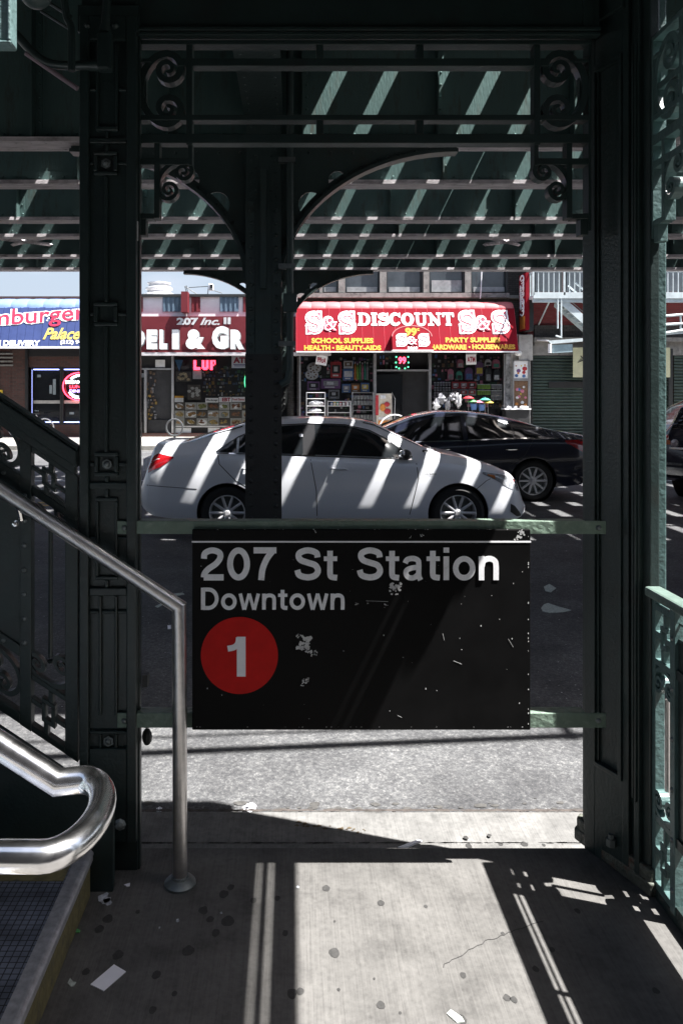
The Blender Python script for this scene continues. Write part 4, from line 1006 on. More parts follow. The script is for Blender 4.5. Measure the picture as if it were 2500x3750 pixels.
def side_line(m, cs, pts, w=.008, off=.002, side=-1):
    P = []
    for (a, b) in zip(pts, pts[1:]):
        k = max(1, int(math.dist(a, b)/.05)); P += [(lerp(a[0],b[0],i/k), lerp(a[1],b[1],i/k)) for i in range(k)]
    P.append(pts[-1])
    m.ribbon(P, w, 0, 1, mp=lambda u, t, v: (u, side*(cs.W(u, v)+off*(1-t)-.004*t), v))
def top_patch(m, cs, f0, f1, off=.004, n=14, rows=14, yw=None):
    # f0,f1: x of lower / upper edge as a function of s in -1..1
    vs = []
    for i in range(n+1):
        for j in range(rows+1):
            s = lerp(-1, 1, j/rows); x = lerp(f0(s), f1(s), i/n)
            wr = cs.section(x)[12][0]*(yw or .955); y = s*wr
            vs.append((x, y, cs.T(x, y)+off))
    k = rows+1
    m.add(vs, [(i*k+j, (i+1)*k+j, (i+1)*k+j+1, i*k+j+1) for i in range(n) for j in range(rows)])
def wheel(parent, x, y, z, r, rr, spokes, side, double=True, width=.215):
    m = MB(); t = width/2
    prof = [(rr-.006, -t+.012), (rr+.012, -t+.002), (r-.045, -t-.004), (r-.014, -t+.018), (r, -t+.045), (r, t-.045), (r-.014, t-.018), (rr, t)]
    hub = bpy.data.objects.new('wheel', None); COL.objects.link(hub); hub.parent = parent; hub.location = (x, y, z); BASE[hub.name] = (0,0,0)
    if side > 0: hub.rotation_euler = (0, 0, math.pi)
    m.lathe(prof, (0,0,0), 'y', 40, caps=False).build('tyre', rubber, hub, smooth=True)
    m = MB().lathe([(rr, -t+.012), (rr-.012, -t+.010), (rr-.022, -t+.03), (rr-.03, .02)], (0,0,0), 'y', 40, caps=False)
    yo = -t+.022
    for k in range(spokes):
        a0 = 2*math.pi*k/spokes
        for da in ((-.12, .12) if double else (0,)):
            a = a0+da; wi, wo = (.013, .011) if double else (.017, .015)
            c, s = math.cos(a), math.sin(a); px_, pz_ = -s, c
            r0, r1 = .045, rr-.012
            vs = []
            for (rad, w, yy) in ((r0, wi, yo+.012), (r1, wo, yo-.004)):
                for (e, dy) in ((-1, .03), (-1, .006), (-.5, 0), (.5, 0), (1, .006), (1, .03)):
                    vs.append((c*rad+px_*w*e, yy+dy, s*rad+pz_*w*e))
            m.add(vs, [(i, i+1, 7+i, 6+i) for i in range(5)] + [(5,0,6,11)] + [tuple(range(5,-1,-1)), tuple(range(6,12))])
    m.lathe([(.0, yo-.004), (.028, yo-.003), (.034, yo+.004), (.06, yo+.014), (.066, yo+.04)], (0,0,0), 'y', 24, caps=False)
    for k in range(5):
        a = 2*math.pi*(k+.5)/5; m.lathe([(.0, yo+.006), (.008, yo+.008), (.008, yo+.02)], (.05*math.cos(a), 0, .05*math.sin(a)), 'y', 6, caps=False)
    m.build('rim', alloy, hub, smooth=True)
    MB().lathe([(.0, .0), (rr-.03, .0)], (0,0,0), 'y', 24, caps=False).lathe([(.0,-.02),(.13,-.02),(.13,.0)], (0,0,0), 'y', 24, caps=False).build('brake_disc', zinc, hub)
    return hub
def make_car(name, label, cat, loc, rotz, cs, paint, wx, r, rr, windows, group=None, rear_w=None, wsc=None, extras=None, spokes=10, double=False, arch=.045, halfw=.91):
    t = thing(name, label, cat, loc, group, local=True, rotz=rotz)
    body = body_mesh(cs).build('body', paint, t, recalc=True)
    cut = MB()
    for x in wx: cut.lathe([(r+arch, -1.2), (r+arch, -.60)], (x, 0, r), 'y', 40).lathe([(r+arch, .60), (r+arch, 1.2)], (x, 0, r), 'y', 40)
    co = cut.build('cutter', plasticblack)
    co.parent = t; co.location = (0,0,0)
    # bake cutter in local space
    for v, p in zip(co.data.vertices, cut.v): v.co = p
    mod = body.modifiers.new('b', 'BOOLEAN'); mod.object = co; mod.operation = 'DIFFERENCE'; mod.solver = 'EXACT'
    bpy.context.view_layer.update()
    me = bpy.data.meshes.new_from_object(body.evaluated_get(bpy.context.evaluated_depsgraph_get()))
    body.modifiers.clear(); body.data = me; bpy.data.objects.remove(co)
    me.shade_smooth(); me.set_sharp_from_angle(angle=R(32))
    m = MB()
    for x in wx:
        for s in (-1, 1): m.lathe([(r+arch-.003, s*.601), (r+arch-.003, s*(halfw-.075))], (x, 0, r), 'y', 32, caps=False); m.lathe([(.0, s*.602), (r+arch-.002, s*.602)], (x, 0, r), 'y', 32, caps=False)
    m.build('wheel_well', plasticblack, t, recalc=False)
    for x in wx:
        for s in (-1, 1): wheel(t, x, s*(halfw-.13), r, r, rr, spokes, s, double)
    for s in (-1, 1):
        for (x0, x1, lo, hi) in windows:
            m = MB(); side_patch(m, cs, x0, x1, lo, hi, .009, s); m.build('side_window', glassdark, t, smooth=True, recalc=False)
    if rear_w: m = MB(); top_patch(m, cs, *rear_w); m.build('rear_window', glassdark, t, smooth=True, recalc=False)
    if wsc: m = MB(); top_patch(m, cs, *wsc); m.build('windscreen', glassdark, t, smooth=True, recalc=False)
    if extras: extras(t, cs)
    return t
# ---- silver sedan, nose to the right (+x)
cs1 = CarShape(4.84,
    top=[(0,.56),(.05,.70),(.10,.84),(.15,1.04),(.18,1.15),(.24,1.175),(.30,1.158),(.53,1.160),(.90,1.285),(1.31,1.405),(1.6,1.448),(2.0,1.47),(2.5,1.468),(2.75,1.45),(2.92,1.415),(3.68,1.050),(3.80,1.03),(4.1,.972),(4.4,.88),(4.62,.78),(4.74,.66),(4.80,.50),(4.84,.38)],
    belt=[(0,.5),(.1,.80),(.18,.96),(.5,1.02),(1.2,1.035),(2.2,1.0),(3.2,.955),(3.8,.93),(4.3,.84),(4.6,.73),(4.84,.34)],
    bot=[(0,.42),(.06,.34),(.2,.26),(.6,.22),(1.2,.20),(3.8,.20),(4.5,.19),(4.78,.22),(4.84,.26)],
    wid=[(0,.60),(.04,.72),(.12,.79),(.3,.86),(.7,.905),(1.4,.915),(3.6,.915),(4.2,.89),(4.5,.83),(4.66,.74),(4.78,.58),(4.84,.42)], sm=.04)
def ex1(t, cs):
    for s in (-1, 1):
        m = MB(); side_patch(m, cs, .14, .46, [(.14,.80),(.20,.84),(.30,.88),(.46,.99)], [(.14,.90),(.19,1.0),(.25,1.04),(.46,1.005)], .006, s, 16); m.build('tail_light', redlens, t, smooth=True, recalc=False)
        m = MB(); side_patch(m, cs, 4.20, 4.70, [(4.2,.80),(4.35,.73),(4.55,.61),(4.70,.57)], [(4.2,.825),(4.45,.785),(4.6,.735),(4.70,.68)], .006, s, 18); h = m.build('headlight', clearlens, t, smooth=True, recalc=False)
        m = MB(); side_patch(m, cs, 4.26, 4.36, [(4.26,.785),(4.36,.735)], [(4.26,.80),(4.36,.78)], .009, s, 4); m.build('indicator', amber, h, recalc=False)
        m = MB(); side_patch(m, cs, 4.56, 4.74, [(4.56,.33),(4.66,.26),(4.74,.25)], [(4.56,.43),(4.62,.40),(4.74,.27)], .005, s, 8); m.build('fog_light_recess', plasticblack, t, recalc=False)
        m = MB()
        side_line(m, cs, [(3.30,.26),(3.36,.50),(3.42,.75),(3.40,.93)], .009, .0015, s); side_line(m, cs, [(2.20,.25),(2.19,.60),(2.12,.98)], .009, .0015, s)
        side_line(m, cs, [(1.42,.60),(1.22,.72),(1.02,.92),(1.0,1.03)], .009, .0015, s); side_line(m, cs, [(.02,.66),(.45,.64),(.75,.62)], .007, .0015, s)
        side_line(m, cs, [(1.4,.255),(3.34,.255)], .010, .0015, s); side_line(m, cs, [(4.12,.62),(4.25,.72),(4.3,.74)], .006, .0015, s)
        m.build('panel_gaps', plasticblack, t)
        m = MB(); side_line(m, cs, [(.98,1.052),(1.6,1.036),(2.5,1.006),(3.35,.975)], .014, .007, s); m.build('belt_trim', chrome, t)
        m = MB(); side_line(m, cs, [(.97,1.065),(1.12,1.165),(1.24,1.24),(1.45,1.325),(1.7,1.378),(2.1,1.398),(2.55,1.385),(2.85,1.318),(3.1,1.195),(3.36,1.0)], .013, .0075, s); m.build('window_surround', plasticblack, t)
        m = MB(); side_patch(m, cs, .60, .75, [(.6,.33),(.75,.25)], [(.6,.44),(.75,.47)], .004, s, 4, 2); m.build('mud_flap', plasticblack, t, recalc=False) if False else None
        m = MB(); side_patch(m, cs, 2.03, 2.18, [(2.03,1.03),(2.18,1.025)], [(2.03,1.385),(2.18,1.388)], .0065, s, 3); m.build('door_pillar', mat('gloss_pillar', (.03,.03,.032), .15, var=0, coat=1.), t, recalc=False)
        for x in (1.30, 2.36):
            m = MB(); P = []
            y = cs.W(x+.1, .85); m.tube([(x, s*(y-.005), .865), (x+.03, s*(y+.028), .87), (x+.17, s*(y+.028), .865), (x+.2, s*(y-.005), .86)], .013, 8); m.build('door_handle', silverpaint, t, smooth=True)
        m = MB(); y = cs.W(3.25, 1.0); m.ellipsoid((3.26, s*(y+.10), 1.035), .075, .10, .065, 14, 10); mi = m.build('wing_mirror', plasticblack, t, smooth=True); m = MB(); m.ellipsoid((3.235, s*(y+.11), 1.045), .066, .085, .05, 12, 8); m.build('mirror_cap', chrome, mi, smooth=True)
        m = MB().tube([(3.30, s*(y-.02), .985), (3.28, s*(y+.06), 1.005)], .02, 6); m.build('mirror_arm', plasticblack, mi)
    m = MB()   # rear bumper guard in chrome seen at the tail
    m.tube([(.02,-.66,.30),(-.06,-.60,.36),(-.075,-.5,.48),(-.03,-.42,.58)], .02, 8).tube([(-.07,-.55,.42),(-.08,0,.42),(-.07,.55,.42)], .02, 8); m.build('bumper_guard', chrome, t, smooth=True)
    m = MB().box(.12,.40,-.66,-.64,1.13,1.15); m.build('boot_lip', plasticblack, t) if False else None
    m = MB().box(3.53, 3.66, -.922, -.914, .80, .815); 
    m = MB(); text('HYBRID', 0, .13, 0, .022, 0, .02, .001, .0, mb=m); y = cs.W(3.58, .80)
    m.xf(lambda v: (v[0]+3.50, v[1]-y-.006, v[2]+.79)); m.build('badge', darkiron, t, recalc=False)
    m = MB(); m.tube([(3.55,-.5,1.075),(3.7,-.1,1.06),(3.74,.5,1.05)], .012, 6).tube([(3.50,-.78,1.07),(3.72,-.45,1.035),(3.8,.1,1.03)], .016, 6); m.build('wiper', plasticblack, t)
    m = MB().box(-.02,.02,-.26,.26,.78,.93); m.build('number_plate', whitepaper, t)
    m = MB().box(2.06,2.11,-.745,-.735,1.10,1.28); 
    m = MB(); side_patch(m, cs, 1.985, 2.03, [(1.98,1.13),(2.03,1.13)], [(1.98,1.31),(2.03,1.31)], .008, -1, 2); m.build('window_sticker', whitepaper, t, recalc=False)
loA = [(.92,1.055),(1.6,1.045),(2.04,1.03)]
wins1 = [(.98, 1.22, [(.98,1.062),(1.22,1.056)], [(.98,1.075),(1.10,1.15),(1.22,1.22)]),
         (1.25, 2.03, [(1.25,1.058),(2.03,1.036)], [(1.25,1.235),(1.45,1.315),(1.7,1.365),(2.03,1.385)]),
         (2.18, 3.33, [(2.18,1.03),(3.33,.992)], [(2.18,1.388),(2.55,1.375),(2.85,1.305),(3.1,1.18),(3.33,1.015)])]
sil = make_car('silver_sedan', 'silver hybrid sedan driving to the right behind the steel column, striped by sunlight', 'car', (-1.90, 9.21+.915, RZ), 0, cs1, silverpaint, (1.115, 3.905), .325, .225, wins1,
    rear_w=(lambda s: .55+.06*s*s, lambda s: 1.30-.02*s*s), wsc=(lambda s: 3.70-.22*s*s, lambda s: 2.86-.08*s*s), extras=ex1)
# ---- black sedan, nose to the left; built nose +x then turned
cs2 = CarShape(4.83,
    top=[(0,.80),(.03,.98),(.12,1.075),(.35,1.11),(.75,1.185),(1.15,1.31),(1.6,1.415),(2.05,1.465),(2.5,1.465),(2.95,1.38),(3.4,1.205),(3.75,1.03),(4.1,.955),(4.45,.84),(4.66,.72),(4.78,.55),(4.83,.40)],
    belt=[(0,.76),(.1,.98),(.5,1.02),(1.2,1.015),(2.2,.965),(3.2,.92),(3.8,.89),(4.3,.80),(4.6,.68),(4.83,.34)],
    bot=[(0,.42),(.06,.34),(.25,.25),(.7,.21),(4.4,.20),(4.83,.26)],
    wid=[(0,.62),(.05,.74),(.14,.82),(.35,.88),(.7,.91),(1.4,.92),(3.6,.915),(4.2,.88),(4.55,.80),(4.75,.62),(4.83,.42)], roofw=.64)
def ex2(t, cs):
    for s in (-1, 1):
        m = MB(); side_patch(m, cs, .03, .52, [(.03,.74),(.2,.79),(.56,.985)], [(.03,.99),(.25,1.005),(.56,1.0)], .006, s, 16); tl = m.build('tail_light', redlens, t, smooth=True, recalc=False)
        m = MB()
        for (a, b) in ((.85,.90),(.925,.975)): side_patch(m, cs, .05, .20, [(.06,a),(.16,a)], [(.06,b),(.16,b)], .009, s, 3, 1)
        m.build('lit_lamp', redlenslit, tl, recalc=False)
        m = MB(); side_patch(m, cs, 4.2, 4.7, [(4.2,.76),(4.7,.56)], [(4.2,.80),(4.7,.68)], .006, s, 14); m.build('headlight', clearlens, t, smooth=True, recalc=False)
        m = MB(); side_line(m, cs, [(3.35,.26),(3.42,.55),(3.38,.90)], .008, .0015, s); side_line(m, cs, [(2.22,.26),(2.2,.6),(2.1,.96)], .008, .0015, s); side_line(m, cs, [(1.42,.6),(1.2,.75),(1.05,1.0)], .008, .0015, s); m.build('panel_gaps', plasticblack, t)
        m = MB(); side_line(m, cs, [(.62,1.03),(1.2,1.035),(2.2,.995),(3.4,.955)], .020, .007, s); m.build('belt_trim', chrome, t)
        m = MB(); side_line(m, cs, [(.5,.86),(1.4,.83),(3.3,.62)], .012, .003, s); m.build('body_crease', blackpaint, t)
        for x in (1.30, 2.40):
            m = MB(); y = cs.W(x+.1,.84); m.tube([(x, s*(y-.005), .85),(x+.03, s*(y+.025), .855),(x+.17, s*(y+.025), .85),(x+.2, s*(y-.005), .845)], .013, 8); m.build('door_handle', chrome, t, smooth=True)
        m = MB(); y = cs.W(3.25,.98); m.ellipsoid((3.30, s*(y+.10), 1.02), .08, .10, .06, 14, 10); m.build('wing_mirror', blackpaint, t, smooth=True)
wins2 = [(.95,1.32, [(.95,1.045),(1.32,1.04)], [(.95,1.06),(1.32,1.215)]), (1.36, 2.10, [(1.36,1.04),(2.10,1.01)], [(1.36,1.24),(1.6,1.32),(2.10,1.385)]),
         (2.18, 3.45, [(2.18,1.005),(3.45,.965)], [(2.18,1.388),(2.6,1.37),(2.95,1.27),(3.45,.985)])]
make_car('black_sedan', 'black sedan driving to the left beyond the silver car, with glowing red tail light', 'car', (4.97, 12.42+.92, RZ), math.pi, cs2, blackpaint, (1.05, 3.85), .335, .235, wins2,
    rear_w=(lambda s: .42+.06*s*s, lambda s: 1.45-.02*s*s), wsc=(lambda s: 3.72-.22*s*s, lambda s: 2.85-.08*s*s), extras=ex2, spokes=10, double=False)
# ---- dark SUV at the right edge seen from behind at an angle
cs3 = CarShape(4.7,
    top=[(0,.9),(.04,1.1),(.2,1.35),(.42,1.58),(.8,1.68),(1.8,1.72),(2.6,1.68),(3.1,1.45),(3.55,1.12),(4.1,1.05),(4.5,.95),(4.66,.75),(4.7,.5)],
    belt=[(0,.85),(.1,1.05),(.6,1.1),(3.3,1.05),(4.2,.95),(4.7,.5)],
    bot=[(0,.5),(.08,.38),(.4,.28),(4.4,.27),(4.7,.35)],
    wid=[(0,.76),(.05,.84),(.2,.90),(.6,.93),(3.8,.93),(4.3,.88),(4.6,.74),(4.7,.6)], roofw=.74)
def ex3(t, cs):
    for s in (-1, 1):
        m = MB(); side_patch(m, cs, .02, .30, [(.02,.86),(.30,.98)], [(.02,1.08),(.30,1.10)], .006, s, 10); m.build('tail_light', redlens, t, recalc=False)
    m = MB().box(-.035,.0,-.62,.62,.86,.89).box(-.03,.0,-.7,.7,.60,.63).box(-.05,.05,-.80,.80,.44,.56); m.build('chrome_strips', chrome, t)
    m = MB().box(-.03,.0,-.17,.17,.66,.83); pl_ = m.build('number_plate', mat('orange_plate', (.30,.17,.07), .5), t)
    m = MB()
    for s in (-1,1): m.lathe([(0,-.03),(.06,-.025),(.07,.0)], (0, s*.55, .95), 'x', 16)
    m.build('lamp_cluster', clearlens, t); m = MB()
    for s in (-1,1): m.box(-.02,.0, s*.66-.04, s*.66+.04, .93, 1.0)
    m.build('indicator', amber, t)
w3 = [(.55, 1.5, [(.55,1.14),(1.5,1.13)], [(.55,1.5),(1.5,1.6)]), (1.56, 2.4, [(1.56,1.13),(2.4,1.11)], [(1.56,1.6),(2.4,1.58)]), (2.46, 3.3, [(2.46,1.11),(3.3,1.08)], [(2.46,1.57),(2.85,1.48),(3.3,1.13)])]
make_car('dark_suv', 'dark sport utility car with chrome trim and an orange plate at the right edge', 'car', (6.55, 12.0, RZ), R(38), cs3, blackpaint, (.95, 3.7), .36, .24, w3, rear_w=(lambda s: .10, lambda s: .40), extras=ex3, halfw=.93)
make_car('grey_van', 'blue grey car with a white roof edge beyond the dark one at the right edge', 'car', (11.85, 17.2, RZ), math.pi, cs3, greypaint, (.95, 3.7), .36, .24, w3, wsc=(lambda s: 3.5-.15*s*s, lambda s: 2.75), halfw=.93)
# ================================================================== SHOPS ACROSS THE STREET
FY = 27.7; AY = 26.6
def bx(m, a, b, c, d, Y0, Y1, ref=None):
    """box with front face at Y0 covering picture columns a..b, rows c..d measured at depth ref"""
    r = ref or Y0; m.box(X(a,r), X(b,r), Y0, Y1, Z(d,r), Z(c,r)); return m
za = lambda x: x/1.568            # left close-up x
zb = lambda y: 900+y/1.568
ra = lambda x: 1000+x/1.568       # right close-up
rb = lambda y: 950+y/1.568
fa = lambda x: 1750+x/3.36        # far right close-up
fb = lambda y: 950+y/3.36
white = mat('white_letters', (.86, .86, .88), .5, var=.05, scale=5)
blue = mat('awning_blue', (.022, .04, .14), .6, var=.12, scale=4)
blue2 = mat('awning_blue_top', (.13, .20, .42), .6, var=.1, scale=4)
maroon = mat('maroon_board', (.13, .012, .018), .5, var=.12, scale=2)
red = mat('awning_red', (.205, .005, .014), .8, spec=.15, var=.08, scale=3)
red2 = mat('awning_red_top', (.42, .11, .12), .6, var=.08, scale=3)
redtxt = mat('letter_red', (.40, .02, .06), .5, var=.05)
yellow = mat('letter_yellow', (.60, .30, .02), .5, var=.05)
cream = mat('script_yellow', (.60, .45, .10), .5, var=.05)
grime = mat('grey_stone_trim', (.22, .21, .20), .8, var=.35, scale=3, dirt=(.06,.06,.06), dirt_amt=.8, dirt_scale=4)
alu = mat('aluminium_frame', (.42, .42, .43), .35, metal=.7, var=.2, scale=6)
inside = mat('shop_interior', (.02, .02, .022), .8, var=.5, scale=3)
ledred = mat('red_led', (.5, .01, .02), .5, var=0, emit=(1, .03, .06, 3.))
ledwhite = mat('white_neon', (.6, .6, .6), .5, var=0, emit=(.8, .9, 1., 1.6))
ledblue = mat('blue_neon', (.2, .25, .6), .5, var=0, emit=(.35, .42, 1., 1.6))
ledpurple = mat('purple_neon', (.3, .2, .6), .5, var=0, emit=(.45, .3, 1., 1.5))
shut = mat('green_shutter', (.035, .055, .045), .55, var=.25, scale=2, dirt=(.09,.10,.09), dirt_amt=.6, dirt_scale=5)
paletrim = mat('pale_painted_iron', (.50, .56, .58), .5, var=.2, scale=4)
def scallop(m, x0, x1, n, z0, z1, y0, y1):
    """row of puffed awning lobes between z0..z1 from wall y1 to front y0"""
    w = (x1-x0)/n
    for i in range(n):
        a = x0+i*w; vs = []; nu, nv = 7, 7
        for j in range(nv+1):
            t = math.pi/2*j/nv
            for k in range(nu+1):
                s = k/nu; bul = math.sin(math.pi*s)**.5*.03
                vs.append((a+w*s, y1-(y1-y0)*math.sin(t)-bul*math.sin(t), z0+(z1-z0)*math.cos(t)+bul*.5*math.cos(t)*1.0 - (.0 if j < nv else .015*math.sin(math.pi*s))))
        q = nu+1
        m.add(vs, [(j*q+k, j*q+k+1, (j+1)*q+k+1, (j+1)*q+k) for j in range(nv) for k in range(nu)])
    return m
# ---------- building 1 : brick restaurant (left)
b1 = thing('brick_restaurant', 'brick restaurant front with dark windows outlined in blue neon under the blue awning', 'building', (X(100,FY), FY, FW))
bx(MB(), -900, 493, 1085, 1620, FY+.25, FY+9).build('wall', brickred, b1)
m = MB(); bx(m, -900, 45, 1270, 1608, FY+.0, FY+.24); 
bx(m, 45, 97, 1275, 1608, FY-.05, FY+.24); bx(m, 100, 493, 1305, 1345, FY-.0, FY+.24); bx(m, 97, 493, 1555, 1608, FY-.03, FY+.24)
m.build('brick_pier', brickred, b1)
m = MB(); bx(m, 93, 103, 1280, 1608, FY-.08, FY+.2); bx(m, 100, 493, 1275, 1305, FY-.04, FY+.22); m.build('dark_trim', plasticblack, b1)
for (a, b) in ((za(190), za(345)), (za(365), za(520)), (za(540), za(690))):
    w = MB(); bx(w, a-6, a, 1345, 1556, FY-.02, FY+.2); bx(w, b, b+6, 1345, 1556, FY-.02, FY+.2); fr = w.build('window', plasticblack, b1)
    bx(MB(), a, b, 1349, 1552, FY+.10, FY+.12).build('pane', glassdark, fr)
    m = MB(); bx(m, a, b, zb(888), zb(906), FY+.06, FY+.09); m.build('blind_rail', mat('beige_blind', (.42,.40,.37), .8), fr)
    m = MB(); Yt = FY+.0
    m.tube([(X(a+3,Yt),Yt,Z(1353,Yt)),(X(b-3,Yt),Yt,Z(1353,Yt))], .018, 6); m.tube([(X(a+3,Yt),Yt,Z(1546,Yt)),(X(b-3,Yt),Yt,Z(1546,Yt))], .018, 6)
    if a < 130: m.tube([(X(a-2,Yt),Yt,Z(1353,Yt)),(X(a-2,Yt),Yt,Z(1546,Yt))], .022, 6)
    m.build('neon_tube', ledblue, fr)
m = MB(); bx(m, -900, 0, 1290, 1600, FY-.02, FY-.001); m.build('doorway', plasticblack, b1)
m = MB(); 
for k in range(4): bx(m, -900, za(75), zb(615+k*22), zb(625+k*22), FY-.06-.01*k, FY-.02)
m.build('rolled_shutter', grime, b1)
m = MB(); bx(m, -6, za(16), zb(828), zb(876), FY-.06, FY-.03); tag(m.build('door_notice', mat('yellow_notice', (.62,.42,.03), .6, var=.5, scale=60)), 'small yellow notice on the dark doorway at the left edge', 'notice')
# figures in window: vague lit fixtures
m = MB()
for (a, b, c, d) in [(za(305),za(322),zb(765),zb(855)), (za(285),za(300),zb(800),zb(850)), (za(215),za(235),zb(740),zb(755)), (za(400),za(425),zb(955),zb(968)), (za(200),za(225),zb(945),zb(950))]: bx(m, a, b, c, d, FY+.05, FY+.07)
m.build('interior_glints', mat('dim_grey', (.22,.26,.27), .6), b1)
nn = thing('neon_sign', 'round red neon window sign with BREAKFAST LUNCH lettering hanging in the restaurant window', 'neon sign', (X(za(455),FY-.0), FY-.03, Z(zb(880),FY)))
Yn = FY-.03; cx_, cz_ = X(za(455),Yn), Z(zb(808),Yn); rn = (X(za(455),Yn)-X(za(363),Yn))
m = MB().tube([(cx_+rn*math.cos(t), Yn, cz_+rn*.86*math.sin(t)) for t in [2*math.pi*i/36 for i in range(37)]], .022, 6, False); m.build('ring', ledred, nn)
m = MB()
def arcp(r0, up):
    def f(x, z):
        t = (x-cx_)/r0; zz = z-cz_
        return (cx_+(r0+(zz-r0 if up else -(zz+r0)))*math.sin(t) if True else 0, cz_+((r0+(zz-r0)) if up else -(r0-(zz+r0)))*math.cos(t))
    return f
text("JIMBO'S", cx_-.36, cx_+.36, cz_+.33, cz_+.44, Yn, .015, mb=m, arcf=lambda x, z: (cx_+(z-cz_)*math.sin((x-cx_)/.40), cz_+(z-cz_)*math.cos((x-cx_)/.40)))
text('HAMBURGER', cx_-.44, cx_+.44, cz_-.45, cz_-.34, Yn, .015, mb=m, arcf=lambda x, z: (cx_+(-(z-cz_))*math.sin((x-cx_)/.42), cz_-(-(z-cz_))*math.cos((x-cx_)/.42)))
text('BREAKFAST', cx_-.48, cx_+.48, cz_+.10, cz_+.22, Yn, .02, mb=m); m.build('white_words', ledwhite, nn, recalc=False)
text('LUNCH', cx_-.34, cx_+.34, cz_-.06, cz_+.05, Yn, .01).build('red_word', ledred, nn, recalc=False)
text('DINNER', cx_-.34, cx_+.34, cz_-.22, cz_-.11, Yn, .01).build('purple_word', ledpurple, nn, recalc=False)
a1 = thing('blue_awning', 'puffed blue awning lettered mburger Palace over the brick restaurant', 'awning', (X(0,AY), AY, Z(1272,AY)))
m = MB(); bx(m, -900, 440, zb(345), 1268, AY, AY+.06); m.build('front_panel', blue, a1)
m = MB()
for i in range(45): px_ = -900+i*30; m.box(X(px_,AY)-.008, X(px_,AY)+.008, AY-.012, AY, Z(1268,AY), Z(zb(345),AY))
m.build('pleat', blue, a1)
m = MB(); scallop(m, X(za(-600)-17,AY), X(za(692),AY), 14, Z(zb(347),AY), Z(zb(284),AY), AY+.48, FY+.2); m.build('puffed_top', blue2, a1, smooth=True, recalc=False)
m = MB(); bx(m, -900, 441, 1268, 1276, AY-.01, AY+.08); m.build('white_hem', white, a1)
m = MB(); m.prism([(AY+.075, Z(1268,AY)), (AY+.55, Z(zb(345),AY)), (FY, Z(zb(345),AY)), (FY, Z(1268,AY))], X(438,AY), X(441,AY), 'yz'); m.build('side_panel', blue, a1)
Yt = AY-.014; rt = R(4.2)
for (off, mt, dY, nm) in ((.085, white, 0, 'letter_outline'), (.012, redtxt, .01, 'lettering')):
    text('Hamburger', X(za(-255),Yt), X(za(478),Yt), Z(zb(474),Yt), Z(zb(350),Yt), Yt-dY, off, mb=MB(), rot=rt).build(nm, mt, a1, recalc=False)
text('Palace', X(za(243),Yt), X(za(458),Yt), Z(zb(537),Yt), Z(zb(468),Yt), Yt, .025, shear=.4).build('script_lettering', cream, a1, recalc=False)
text('FREE DELIVERY', X(za(-95),Yt), X(za(230),Yt), Z(zb(574),Yt), Z(zb(542),Yt), Yt, .045).build('small_lettering', white, a1, recalc=False)
text('(212) 94', X(za(345),Yt), X(za(470),Yt), Z(zb(570),Yt), Z(zb(540),Yt), Yt, .04).build('small_lettering', white, a1, recalc=False)

# ---------- building 2 : deli
b2 = thing('deli_shop', 'low white and maroon deli building with striped panels above its maroon board', 'building', (X(700,FY), FY, FW))
bx(MB(), 441, 1088, 1083, 1612, FY+.4, FY+8).build('wall', mat('white_render', (.80,.78,.80), .8, var=.08, scale=2), b2)
m = MB(); bx(m, 441, 1088, zb(277), zb(292), FY-.3, FY+.5); m.build('roof_edge', darkiron, b2)
m = MB(); bx(m, 441, 1088, zb(292), zb(405), FY-.2, FY+.4); m.build('parapet', MATS['white_render'], b2)
cor = mat('blue_corrugated', (.12, .18, .24), .5, var=.15, scale=3); cormar = mat('maroon_corrugated', (.15, .018, .025), .5, var=.1, scale=3)
for (a, b, mt) in ((741, 821, cormar), (935, 1040, cor), (1100, 1150, cormar), (1262, 1370, cor), (1395, 1450, cormar)):
    m = MB(); bx(m, za(a), za(b), zb(293), zb(378), FY-.23, FY-.2)
    n = max(2, int((b-a)/22))
    for i in range(n): 
        q = za(a+(b-a)*(i+.1)/n); bx(m, q, q+za(11), zb(293), zb(378), FY-.26, FY-.23)
    m.build('corrugated_panel', mt, b2)
m = MB(); bx(m, za(1040), za(1078), zb(262), zb(380), FY-.7, FY-.24); m.build('maroon_fin', maroon, b2)
m = MB(); bx(m, 441, za(1900), zb(405), zb(600), FY-.5, FY-.2); m.box(X(441,FY-.5), X(za(1900),FY-.5), FY-.52, FY-.2, Z(zb(622),FY-.5), Z(zb(602),FY-.5)); bd = m.build('shop_board', maroon, b2)
bx(MB(), 441, za(1900), zb(612), zb(630), FY-.55, FY-.2).build('board_lip', mat('light_soffit', (.5,.48,.5), .5), b2)
Yt = FY-.51
m = MB(); text('207', X(za(1015),Yt), X(za(1140),Yt), Z(zb(455),Yt), Z(zb(413),Yt), Yt, .05, mb=m); text('Inc.', X(za(1150),Yt), X(za(1262),Yt), Z(zb(455),Yt), Z(zb(413),Yt), Yt, .03, shear=.35, mb=m); text('II', X(za(1285),Yt), X(za(1325),Yt), Z(zb(450),Yt), Z(zb(411),Yt), Yt, .04, mb=m)
strokes(m, ['II','II'], X(za(1284),Yt), Z(zb(450),Yt), Z(zb(411),Yt)-Z(zb(450),Yt), Yt-.01, total=X(za(1328),Yt)-X(za(1284),Yt), gap=.05) if False else None
m.build('upper_lettering', mat('grey_white_letters', (.55,.55,.57), .5), bd and b2, recalc=False)
m = MB(); mg = MB()
